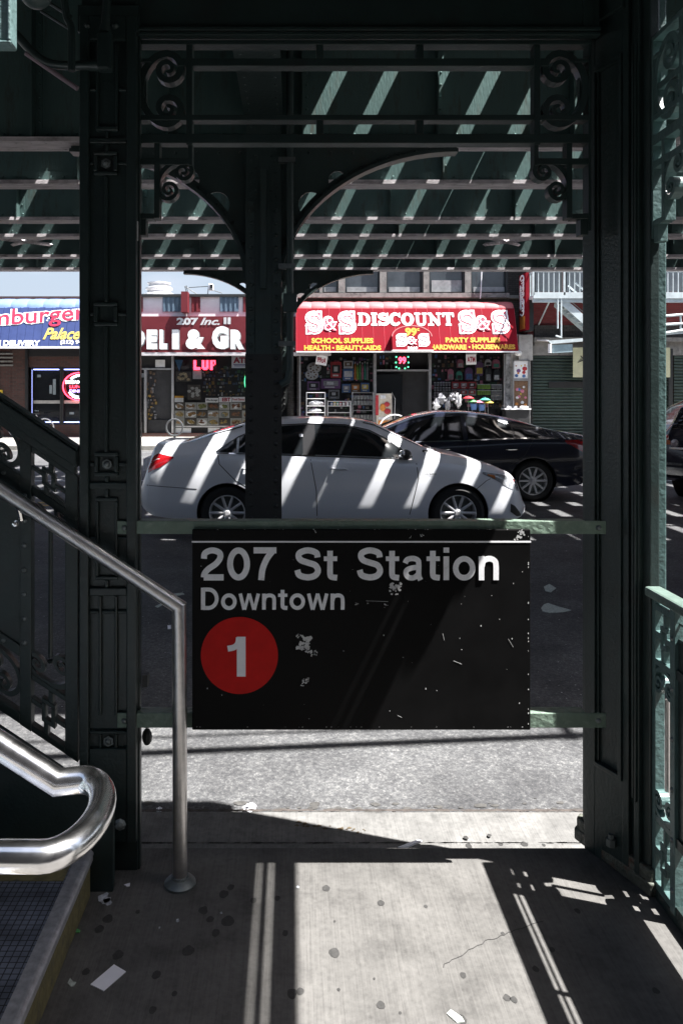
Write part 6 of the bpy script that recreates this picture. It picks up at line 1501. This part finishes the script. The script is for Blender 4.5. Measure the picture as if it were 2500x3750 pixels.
def rack(lab, a, b, c, d, Y, shelves, slant=0):
    t = thing('wire_rack', lab, 'rack', (X(ra((a+b)/2),Y), Y, FW), 'display racks outside the discount store')
    m = MB()
    for x_ in (X(ra(a),Y), X(ra(b),Y)):
        for y_ in (Y, Y+.35): m.tube([(x_, y_, FW), (x_, y_, Z(rb(c),Y))], .016, 6)
    m.build('upright', alu, t)
    for s_ in shelves:
        m = MB(); z_ = Z(rb(s_),Y); m.tube([(X(ra(a),Y),Y,z_),(X(ra(b),Y),Y,z_),(X(ra(b),Y),Y+.35,z_),(X(ra(a),Y),Y+.35,z_),(X(ra(a),Y),Y,z_)], .012, 5)
        for q in range(1, 8): x_ = lerp(X(ra(a),Y), X(ra(b),Y), q/8); m.tube([(x_,Y,z_),(x_,Y+.35,z_)], .006, 4)
        m.build('shelf', alu, t)
    return t
rack('wire rack with white bundles at the left outside the discount store', 192, 298, 762, 880, FY-.9, (765, 800, 842, 880))
rack('metal shelf rack with cups left of the store door', 455, 575, 760, 930, FY-.1, (765, 835, 868, 922))
rack('low wire rack with bright packets between the two left racks', 314, 445, 812, 880, FY-.6, (815, 842, 880))
def bundle(a, b, rx, rz, col, lab, name='bundle', cat='bundle', Y=None, grp=None, jit=.35):
    Y = Y or FY-.75; m = MB(); m.ellipsoid((X(ra(a),Y), Y, Z(rb(b),Y)), rx, min(rx,.15), rz, 14, 9, jit); return tag(m.build(name, pal[col], smooth=True), lab, cat, grp)
bundle(245, 826, .26, .09, 'white', 'white wrapped bundle on the upper shelf of the left wire rack')
bundle(240, 868, .24, .07, 'white', 'white wrapped bundle on the lower shelf of the left wire rack')
for i, (a, col) in enumerate([(330,'blue'),(347,'yellow'),(364,'teal'),(380,'red'),(398,'grey'),(420,'white')]): packet(a, a+13, 820, 840, col, 'small %s packet on the low wire rack' % col, 'packet', 'packet', 'white', 'packets on the low wire rack', FY-.5)
# red toy display stand
t = thing('toy_display', 'upright red and orange card toy display beside the store door', 'display stand', (X(ra(635),FY-.7), FY-.7, FW)); Y = FY-.7
bx(MB(), ra(592), ra(680), rb(770), rb(958), Y, Y+.12).build('panel', mat('display_card', (.55,.50,.42), .6, var=.3, scale=8), t, bevel=.01)
m = MB(); bx(m, ra(588), ra(604), rb(780), rb(895), Y-.02, Y); m.ellipsoid((X(ra(652),Y), Y-.02, Z(rb(832),Y)), .10, .05, .09, 12, 8); m.ellipsoid((X(ra(655),Y), Y-.02, Z(rb(872),Y)), .12, .05, .10, 12, 8); m.build('red_toys', pal['red'], t)
m = MB(); m.ellipsoid((X(ra(628),Y), Y-.02, Z(rb(850),Y)), .10, .04, .14, 12, 8); bx(m, ra(604), ra(676), rb(925), rb(955), Y-.02, Y); m.build('orange_toys', pal['orange'], t)
m = MB(); bx(m, ra(615), ra(645), rb(780), rb(800), Y-.03, Y); bx(m, ra(604), ra(670), rb(905), rb(918), Y-.02, Y); m.build('labels', pal['white'], t)
m = MB(); m.tube([(X(ra(680),Y),Y-.1,FW),(X(ra(680),Y),Y-.1,Z(rb(765),Y)),(X(ra(697),Y),Y-.1,Z(rb(800),Y)),(X(ra(690),Y),Y-.1,FW)], .014, 6); m.build('wire_frame', alu, t)
# brooms, mops and umbrellas bundle at right
for (a, b, rx, rz, col, lab) in [(935,835,.11,.17,'white','white mop head standing left in the pavement display'),(965,800,.12,.14,'grey','grey brush bundle behind the mop heads'),(1000,838,.08,.18,'grey','middle grey mop head in the pavement display'),(1060,812,.11,.20,'white','tall white sack in the pavement display'),(1025,790,.10,.12,'grey','grey handled bundle above the white sack')]: bundle(a, b, rx, rz, col, lab, 'mop_head', 'mop', FY-.9, 'mops in the pavement display', 1.1)
for (a, b, col, lab) in [(1120,792,'red','red folded umbrella fan in the pavement display'),(1140,812,'green','green folded umbrella fan below the red one'),(1185,816,'pink','pink folded umbrella fan beside the green one'),(1215,802,'teal','teal folded umbrella fan at the right of the display'),(1232,818,'yellow','yellow folded umbrella at the right end of the display'),(1150,838,'blue','blue basket low in the pavement display'),(1195,842,'blue','dark blue basket beside the other blue one')]:
    Y = FY-.95; t = thing('umbrella', lab, 'umbrella', (X(ra(a),Y), Y, Z(rb(b+40),Y)), 'umbrellas in the pavement display') if col != 'blue' else thing('basket', lab, 'basket', (X(ra(a),Y), Y, Z(rb(b+20),Y)), 'baskets in the pavement display')
    x_, z_ = X(ra(a),Y), Z(rb(b),Y)
    if col != 'blue':
        MB().lathe([(.0,.05),(.10,.03),(.20,-.03),(.19,-.04),(.0,-.0)], (x_, Y, z_), 'z', 12, False).build('canopy', pal[col], t); MB().tube([(x_, Y, z_-.5), (x_, Y, z_+.08)], .01, 5).build('shaft', alu, t)
    else: MB().lathe([(.09,-.16),(.13,.06),(.12,.06),(.08,-.14)], (x_, Y, z_), 'z', 12).build('basket_body', pal[col], t); MB().tube([(x_-.12,Y,z_+.05),(x_,Y,z_+.16),(x_+.12,Y,z_+.05)], .008, 5).build('handle', pal['white'], t)
t = thing('display_table', 'long pavement display table heaped with household goods at the store front', 'table', (X(ra(1080),FY-.9), FY-.9, FW)); Y = FY-1.1
MB().box(X(ra(905),Y), X(ra(1245),Y), Y, Y+.5, .62, .68).build('table_top', pal['grey'], t)
for x_ in (X(ra(910),Y), X(ra(1240),Y)):
    for y_ in (Y+.03, Y+.45): MB().box(x_-.02, x_+.02, y_, y_+.04, FW, .62).build('leg', alu, t)
random.seed(31)
t = thing('household_goods', 'heap of small pale household goods along the display table front', 'shop goods', (X(ra(1080),FY-.9), FY-.9, .68)); 
for nm in ('white','grey','green','red'):
    for q in range(14): MB().ellipsoid((X(ra(random.uniform(910,1240)),FY-.95), FY-.95+random.uniform(-.1,.3), .72+random.uniform(0,.1)), random.uniform(.03,.08), .05, random.uniform(.03,.07), 7, 5, .5).build('small_ware', pal[nm], t)
m = MB(); ta = [(X(ra(1320),FY-.8), X(ra(1470),FY-.8))][0]; m.box(ta[0], ta[1], FY-1., FY-.5, Z(rb(862),FY-.8), Z(rb(856),FY-.8)); tt = thing('low_counter', 'low bright counter with pale goods right of the display table', 'counter', (sum(ta)/2, FY-.8, FW)); m.build('counter_top', white, tt)
m = MB(); m.box(ta[0]+.05, ta[1]-.05, FY-.95, FY-.55, FW, Z(rb(863),FY-.8)); m.build('counter_base', inside, tt)
m = MB()
for q in range(12): m.ellipsoid((random.uniform(*ta), FY-.9, Z(rb(850),FY-.8)), .06, .05, .05, 7, 5, .5)
m.build('goods', white, tt)
def pane(a, b, c, d, Y, par): MB().add([(X(a,Y),Y,Z(d,Y)),(X(b,Y),Y,Z(d,Y)),(X(b,Y),Y,Z(c,Y)),(X(a,Y),Y,Z(c,Y))], [(0,1,2,3)]).build('window_pane', shopglass, par, recalc=False)
pane(ra(158), ra(575), rb(540), 1590, FY-.085, b3); pane(ra(910), ra(1322), rb(540), 1590, FY-.085, b3); pane(za(1000), 1088, zb(632), zb(1034), FY-.075, b2); pane(505, za(828), zb(712), 1590, FY-.035, b2)
# loose stock filling the windows dimly
t = thing('window_stock', 'dim small packets filling the back of the discount store windows', 'shop goods', (X(ra(400),FY), FY+.2, Z(rb(930),FY)))
pk = [pal['grey'], pal['brown'], pal['black'], pal['purple'], pal['blue'], dim[4], pal['pink'], dim[0]]
goods(t, 160, 575, 560, 700, 7, 20, FY+.19, pk, rb, ra, 'packets', gap=.35); goods(t, 160, 575, 770, 950, 8, 20, FY+.19, pk, rb, ra, 'packets', gap=.45); goods(t, 910, 1320, 545, 850, 12, 22, FY+.19, pk, rb, ra, 'packets', gap=.35); goods(t, 600, 735, 545, 632, 3, 9, FY+.19, pk, rb, ra, 'packets', gap=.5)
m = MB(); m.box(X(ra(1085),FY-1.5), X(ra(1085),FY-1.5)+.001, 0, .001, 0, .001) if False else None
# ring bench / hoop wheel behind black car : white arch
m = MB(); Y = FY-1.2; m.tube([(X(ra(698),Y)+.55*math.cos(R(a)), Y, .25+.55*math.sin(R(a))) for a in range(20, 190, 10)], .025, 6); tag(m.build('white_hoop', white, smooth=True), 'white curved hoop rail by the store door, partly behind the black car', 'hoop')
# ---------- blade sign, pilaster, fire escape building
t = thing('blade_sign', 'narrow vertical red blade sign with white lettering fixed to the corner pier', 'sign', (8.2, 27.0, Z(fb(865),27)))
Y0_, Y1_ = 26.75, 27.55; xb = X(fa(585), 26.75)
m = MB().box(xb, xb+.12, Y0_, Y1_, Z(fb(865),Y0_), Z(fb(160),Y0_)); m.build('panel', red, t)
m = MB().box(xb-.004, xb, Y0_+.1, Y1_-.1, Z(fb(850),Y0_), Z(fb(690),Y0_)); m.build('orange_base', pal['orange'], t)
m = MB()
for i, ch in enumerate('RESTAURANT'[:9]): 
    zt_ = lerp(Z(fb(180),Y0_), Z(fb(680),Y0_), i/9); q = text(ch, 0, .5, 0, (Z(fb(180),Y0_)-Z(fb(680),Y0_))/9*.8, 0, .05, .0)
    m.add([(xb-.006, Y0_+.65-v[0], zt_-(Z(fb(180),Y0_)-Z(fb(680),Y0_))/9+v[2]) for v in q.v], q.f) if False else None
for i in range(8):
    zc_ = lerp(Z(fb(200),Y0_), Z(fb(660),Y0_), (i+.5)/8)
    m.tube([(xb-.01, Y0_+.2+.4*(.5+.5*math.cos(t_)), zc_+.14*math.sin(t_)) for t_ in [math.pi*2*k/10*.8+i for k in range(11)]], .03, 5)
m.build('lettering', white, t)
b4 = thing('fire_escape_building', 'red brick building with dark upper windows and green roller shutters at the right', 'building', (X(2200,FY), FY, FW))
x4 = X(fa(600), FY)
MB().box(x4, X(3400,FY), FY, FY+9, FW, 9.5).build('wall', brickpink, b4)
MB().box(X(fa(590),26.9), X(fa(680),26.9), 26.9, FY-.002, Z(fb(880),26.9), 8.5).build('dark_pilaster', darkiron, b4)
m = MB(); bx(m, fa(690), 3000, fb(960), fb(1010), FY-.35, FY); bx(m, fa(690), 3000, fb(1010), fb(1060), FY-.15, FY); m.build('cornice', grime, b4)
m = MB(); bx(m, fa(690), 3000, fb(810), fb(960), FY-.08, FY-.001); m.build('dark_fascia', brickdark, b4)
for (a, b) in ((fa(700), fa(1010)), (fa(1085), fa(1420)), (2395, 2520)):
    f = MB(); bx(f, a-8, b+8, fb(130), fb(400), FY-.05, FY-.002); f = f.build('window', darkiron, b4); bx(MB(), a, b, fb(120), fb(395), FY-.07, FY-.052).build('pane', glassgrey, f)
m = MB(); bx(m, 2395, 3000, 1072, 1090, FY-.25, FY-.001); m.build('white_band', white, b4)
for (a, b) in ((fa(665), 2446), (2462, 2700)):
    m = MB(); n = 26; z0_, z1_ = FW, Z(fb(1180),FY)
    P = []
    for i in range(n):
        za_, zb_ = lerp(z0_, z1_, i/n), lerp(z0_, z1_, (i+1)/n)
        m.prism([(FY-.03, za_), (FY-.085, za_+(zb_-za_)*.35), (FY-.07, za_+(zb_-za_)*.8), (FY-.03, zb_-.004), (FY-.003, zb_-.004), (FY-.003, za_)], X(a,FY), X(b,FY), 'yz')
    sh = m.build('roller_shutter', shut, b4)
    m = MB(); bx(m, a+60, b-20, fb(1505), fb(1580), FY-.11, FY-.08); m.build('dark_lock_bar', plasticblack, sh)
m = MB(); bx(m, 2446, 2462, fb(1100), 1600, FY-.14, FY-.002); bx(m, fa(665)-6, fa(665)+2, fb(1060), 1606, FY-.14, FY-.002); m.build('shutter_post', darkiron, b4)
m = MB(); bx(m, fa(665), 2700, fb(1060), fb(1180), FY-.12, FY-.002); m.build('shutter_box', grime, b4)
m = MB(); bx(m, fa(400), fa(660), fb(920), 1606, FY-.14, FY+.0); bx(m, fa(500), fa(670), fb(930), fb(1240), FY-.3, FY-.142); pier = m.build('corner_pier', mat('pale_stone_pier', (.45,.44,.43), .7, var=.25, scale=3, dirt=(.15,.15,.15), dirt_amt=.8, dirt_scale=5), b4)
t = thing('poster_case', 'tall aluminium framed poster case with colourful product pictures on the pale corner pier', 'poster case', (X(fa(525),FY), FY-.3, Z(fb(1900),FY))); Y = FY-.3
m = MB()
for (a, b, c, d) in ((425,440,1240,1930),(612,632,1240,1930),(425,632,1240,1252),(440,612,1465,1495),(440,612,1825,1845)): bx(m, fa(a), fa(b), fb(c), fb(d), Y-.03, Y)
m.build('frame', alu, t)
m = MB(); bx(m, fa(440), fa(612), fb(1252), fb(1465), Y, Y+.02); bx(m, fa(440), fa(612), fb(1845), fb(1930), Y, Y+.02); m.build('white_poster', white, t)
m = MB(); bx(m, fa(440), fa(612), fb(1495), fb(1825), Y, Y+.02); m.build('brown_poster', pal['brown'], t)
for (nm, L_) in dict(skin=[(465,1310,10),(572,1300,12)], red=[(570,1345,30),(560,1390,22)], blue=[(470,1430,22),(560,1435,22),(500,1600,20)], pink=[(480,1600,22),(540,1620,24),(500,1690,20),(580,1700,16)], white=[(560,1570,16),(480,1700,20),(540,1760,22)], yellow=[(530,1310,9),(520,1655,12)], orange=[(470,1780,22),(580,1790,18),(490,1400,14)], purple=[(495,1370,26)]).items():
    m = MB()
    for (a, b, r_) in L_: m.ellipsoid((X(fa(a),Y), Y-.004, Z(fb(b),Y)), r_/3.36*FY/F, .012, r_/3.36*FY/F*.9, 10, 6)
    m.build('picture', pal[nm], t)
m = MB(); m.ellipsoid((X(fa(490),FY-.35), FY-.38, Z(fb(1155),FY-.35)), .13, .10, .10, 14, 10); tag(m.build('globe_lamp', mat('white_globe', (.8,.8,.8), .3, var=0), smooth=True), 'white round lamp globe under the right end of the red awning', 'lamp')
t = thing('shop_poster', 'pale yellow poster with dark drawing hanging over the green shutter', 'poster', (X(fa(1300),FY-.5), FY-.5, Z(fb(1450),FY-.5))); Y = FY-.5
bx(MB(), fa(1165), 2452, fb(1085), fb(1450), Y, Y+.02).build('sheet', mat('pale_yellow_sheet', (.55,.54,.36), .7, var=.15, scale=3), t)
m = MB(); x_, z_ = X(fa(1290),Y), Z(fb(1240),Y)
for q in range(7): m.ribbon([(x_-.20+q*.045, z_-.10+.02*q), (x_-.06+q*.05, z_+.09-.01*q)], .016, Y-.006-.0006*q, Y-.001)
m.ribbon([(x_-.1, z_+.16), (x_, z_+.05), (x_+.1, z_+.16)], .03, Y-.012, Y-.0075); m.build('drawing', plasticblack, t)
fe = thing('fire_escape', 'pale iron fire escape balcony with balusters, drop ladder and slanting stair at the right', 'fire escape', (X(2080,26.4), 26.4, Z(fb(1150),26.4)))
Y = 26.3; yb_ = FY-.02
xa_, xz_ = X(fa(675),Y), X(3000,Y); zd = Z(fb(440),Y); ztp_ = Z(fb(140),Y)
m = MB().box(xa_, xz_, Y, yb_, zd-.10, zd).box(xa_, xz_, Y-.03, Y, Z(fb(480),Y), Z(fb(405),Y)); m.build('platform', paletrim, fe)
m = MB().box(xa_, xz_, Y-.02, Y+.02, ztp_-.04, ztp_).box(xa_, xa_+.04, Y, yb_, ztp_-.04, ztp_)
x_ = xa_; i = 0
while x_ < xz_:
    m.box(x_-.012, x_+.012, Y-.012, Y+.012, zd, ztp_-.04) if i % 6 else m.box(x_-.03, x_+.03, Y-.03, Y+.03, zd, ztp_); x_ += .178; i += 1
y_ = Y+.18
while y_ < yb_: m.box(xa_, xa_+.025, y_-.012, y_+.012, zd, ztp_-.04); y_ += .18
m.build('railing', paletrim, fe)
m = MB()
for x_ in (X(fa(900),Y), X(fa(1420),Y), X(2440,Y)): m.tube([(x_, Y+.1, zd-.12), (x_, yb_, zd-.9)], .03, 6)
m.box(xa_, xz_, Y+.02, Y+.10, Z(fb(528),Y), Z(fb(482),Y)); m.build('bracket', paletrim, fe)
m = MB(); x_ = X(fa(975),Y); m.tube([(x_, Y, zd-.05), (x_, Y, Z(fb(850),Y))], .028, 6); m.tube([(X(fa(1018),Y),Y,zd),(X(fa(1020),Y),Y,Z(fb(960),Y)),(X(fa(945),Y),Y-.05,Z(fb(940),Y))], .026, 6); m.build('drop_ladder', paletrim, fe)
# stair flight down to the right
m = MB()
P0 = (X(fa(1000),Y+.2), Z(fb(560),Y+.2)); P1 = (X(fa(1560),Y+.2), Z(fb(1050),Y+.2))
for yy in (Y+.05, Y+.75):
    m.prism([(P0[0],P0[1]),(P1[0],P1[1]),(P1[0]+.05,P1[1]+.28),(P0[0]+.05,P0[1]+.28)], yy, yy+.04)
    m.ribbon([(P0[0]+.5,P0[1]+.75),(P1[0]+.5,P1[1]+.75)], .05, yy, yy+.04); m.ribbon([(P0[0]+.3,P0[1]+.45),(P1[0]+.3,P1[1]+.45)], .03, yy, yy+.03)
m.build('stair_stringer', paletrim, fe)
m = MB()
for k in range(9): t_ = (k+.5)/9; x_, z_ = lerp(P0[0],P1[0],t_), lerp(P0[1],P1[1],t_)+.12; m.box(x_-.02, x_+.24, Y+.09, Y+.75, z_, z_+.03)
m.build('stair_tread', paletrim, fe)
t = thing('pale_awning_frame', 'pale blue white framed canopy slanting above the green shutter', 'awning frame', (X(fa(1100),26.2), 26.2, Z(fb(1150),26.2))); Y = 26.2
def pslab(pts, y0, y1, nm, mt): MB().prism([(X(a,Y),Z(b,Y)) for a, b in pts], y0, y1).build(nm, mt, t)
pslab([(fa(860),fb(1000)),(fa(1330),fb(965)),(2520,1205),(2520,1220),(fa(1330),fb(1005)),(fa(900),fb(1040))], Y, Y+.05, 'top_rail', paletrim)
pslab([(fa(915),fb(1050)),(fa(1165),fb(1040)),(fa(1165),fb(1138)),(fa(915),fb(1150))], Y+.05, Y+.07, 'valance', mat('pale_blue_cloth', (.28,.38,.42), .6, var=.2, scale=4))
m = MB(); m.tube([(X(fa(880),Y),Y,Z(fb(1040),Y)),(X(fa(880),Y),Y,Z(fb(1150),Y))], .06, 8); m.tube([(X(fa(860),Y),Y,Z(fb(1000),Y)),(X(fa(860),Y),FY-.1,Z(fb(960),Y))], .03, 6); m.build('roller', white, t)
m = MB()
for (a, b, c, d) in [((2400),1160,2520,1150),((2400),1190,2520,1184),((2400),1225,2520,1205)]: m.tube([(X(a,Y),Y,Z(b,Y)),(X(c,Y),Y,Z(d,Y))], .05, 6)
m.tube([(X(2490,Y),Y,Z(1152,Y)),(X(2490,Y),Y,Z(1210,Y))], .03, 6); m.build('right_rails', paletrim, t)
# ---------- bicycles and the ring on the far pavement
def bicycle(loc, rotz, label):
    t = thing('bicycle', label, 'bicycle', loc, local=True, rotz=rotz)
    for x_ in (0, 1.02):
        w = MB(); w.tube([(x_+.33*math.cos(2*math.pi*i/28), 0, .34+.33*math.sin(2*math.pi*i/28)) for i in range(29)], .024, 6, False); wo = w.build('wheel', pal['white'], t, smooth=True)
        m = MB()
        for i in range(12): m.tube([(x_, 0, .34), (x_+.31*math.cos(math.pi*i/6), 0, .34+.31*math.sin(math.pi*i/6))], .003, 3)
        m.build('spokes', alu, wo)
    m = MB().tube([(0,0,.34),(.45,0,.30),(.32,0,.80),(0,0,.34)], .016, 6).tube([(.45,0,.30),(.92,0,.72),(.34,0,.76)], .018, 6).tube([(1.02,0,.34),(.90,0,.92)], .016, 6); m.build('frame', pal['white'], t)
    m = MB().tube([(.86,-.25,1.0),(.90,-.1,.95),(.90,.1,.95),(.86,.25,1.0)], .014, 6); m.build('handlebar', alu, t); m = MB().ellipsoid((.29,0,.86), .13, .07, .035, 10, 6); m.build('saddle', plasticblack, t); m = MB().tube([(.30,0,.8),(.29,0,.85)], .014, 6).box(.38,.52,-.10,-.08,.27,.33).box(.38,.52,.08,.10,.27,.33); m.build('pedals', plasticblack, t)
    return t
bicycle((X(165,27.2), 27.2, FW), R(174), 'pale bicycle locked in front of the restaurant window, half hidden by the stair balustrade')
t = thing('bicycle_stand', 'dark round hoop bicycle stand on a post before the deli window', 'bicycle stand', (X(640,24.0), 24.0, FW)); Y = 24.0
m = MB().tube([(X(640,Y),Y,FW),(X(640,Y),Y,Z(1515,Y))], .035, 8); m.build('post', darkiron, t, smooth=True)
r_ = X(670,Y)-X(640,Y); m = MB().tube([(X(640,Y)+r_*math.cos(2*math.pi*i/30), Y-.03, Z(1565,Y)+r_*math.sin(2*math.pi*i/30)) for i in range(31)], .028, 8, False); m.build('ring', mat('ring_grey', (.07,.075,.08), .4), t, smooth=True)
t = thing('newspaper_box', 'small white notice board at the deli door foot', 'notice', (X(507,FY-.3), FY-.3, FW)); bx(MB(), za(782), za(815), zb(1015), 1606, FY-.3, FY-.2).build('box_body', plasticblack, t)
m = MB()
for k in range(4): bx(m, za(784), za(813), zb(1018+k*9), zb(1023+k*9), FY-.31, FY-.3)
m.build('print', white, t)
# distant building blocks behind, only roofs could show
# ================================================================== SKY, LIGHT, CAMERA
w = bpy.data.worlds.new('World'); sc.world = w; w.use_nodes = True
N = w.node_tree.nodes; L = w.node_tree.links
SD = Vector((.49, -.165, 1.)).normalized()     # towards the sun
elev = math.asin(SD.z); az = math.atan2(SD.x, SD.y)
sky = N.new('ShaderNodeTexSky'); sky.sky_type = 'NISHITA'; sky.sun_disc = False; sky.sun_elevation = elev; sky.sun_rotation = az
sky.air_density = 1.2; sky.dust_density = 2.5
bg = N['Background']; bg.inputs['Strength'].default_value = .05
# soft cumulus in the sky itself
tc = N.new('ShaderNodeTexCoord'); mp = N.new('ShaderNodeMapping'); mp.inputs['Scale'].default_value = (2., 2., 7.); nz = N.new('ShaderNodeTexNoise'); nz.inputs['Scale'].default_value = 3.; nz.inputs['Detail'].default_value = 8
L.new(tc.outputs['Generated'], mp.inputs['Vector']); L.new(mp.outputs['Vector'], nz.inputs['Vector'])
cr_ = N.new('ShaderNodeValToRGB'); cr_.color_ramp.elements[0].position = .5; cr_.color_ramp.elements[1].position = .68; L.new(nz.outputs['Fac'], cr_.inputs['Fac'])
mx = N.new('ShaderNodeMix'); mx.data_type = 'RGBA'; L.new(cr_.outputs['Color'], mx.inputs['Factor']); L.new(sky.outputs['Color'], mx.inputs['A']); mx.inputs['B'].default_value = (5.5, 5.8, 6.3, 1)
sx = N.new('ShaderNodeSeparateXYZ'); L.new(tc.outputs['Generated'], sx.inputs['Vector'])
hz = N.new('ShaderNodeMapRange'); hz.interpolation_type = 'SMOOTHSTEP'; hz.inputs['From Min'].default_value = .05; hz.inputs['From Max'].default_value = .42; hz.inputs['To Min'].default_value = .9; hz.inputs['To Max'].default_value = 0
L.new(sx.outputs['Z'], hz.inputs['Value'])
m3 = N.new('ShaderNodeMix'); m3.data_type = 'RGBA'; L.new(hz.outputs['Result'], m3.inputs['Factor']); L.new(mx.outputs['Result'], m3.inputs['A']); m3.inputs['B'].default_value = (3.2, 3.7, 4.5, 1)
L.new(m3.outputs['Result'], bg.inputs['Color'])
sl_ = bpy.data.lights.new('sun', 'SUN'); sl_.energy = 5.; sl_.angle = R(.5); sl_.color = (1, .975, .94)
so = bpy.data.objects.new('sun', sl_); COL.objects.link(so); so.location = (5, -2, 12)
so.rotation_euler = SD.to_track_quat('Z', 'Y').to_euler()
cam = bpy.data.cameras.new('camera'); co = bpy.data.objects.new('camera', cam); COL.objects.link(co)
co.location = (0, 0, EYE); co.rotation_euler = (R(90), 0, 0)
cam.sensor_fit = 'AUTO'; cam.sensor_width = 36; cam.lens = 36*F/3750; cam.shift_x = (1250-CX)/3750; cam.shift_y = -(1875-CY)/3750
cam.clip_start = .02; cam.clip_end = 3000; sc.camera = co
sc.view_settings.view_transform = 'Standard'; sc.view_settings.look = 'None'; sc.view_settings.exposure = 2.0; sc.view_settings.gamma = 1
sc.cycles.use_denoising = True; sc.cycles.max_bounces = 8; sc.cycles.caustics_reflective = False; sc.cycles.caustics_refractive = False
sc.render.resolution_x = 682; sc.render.resolution_y = 1024
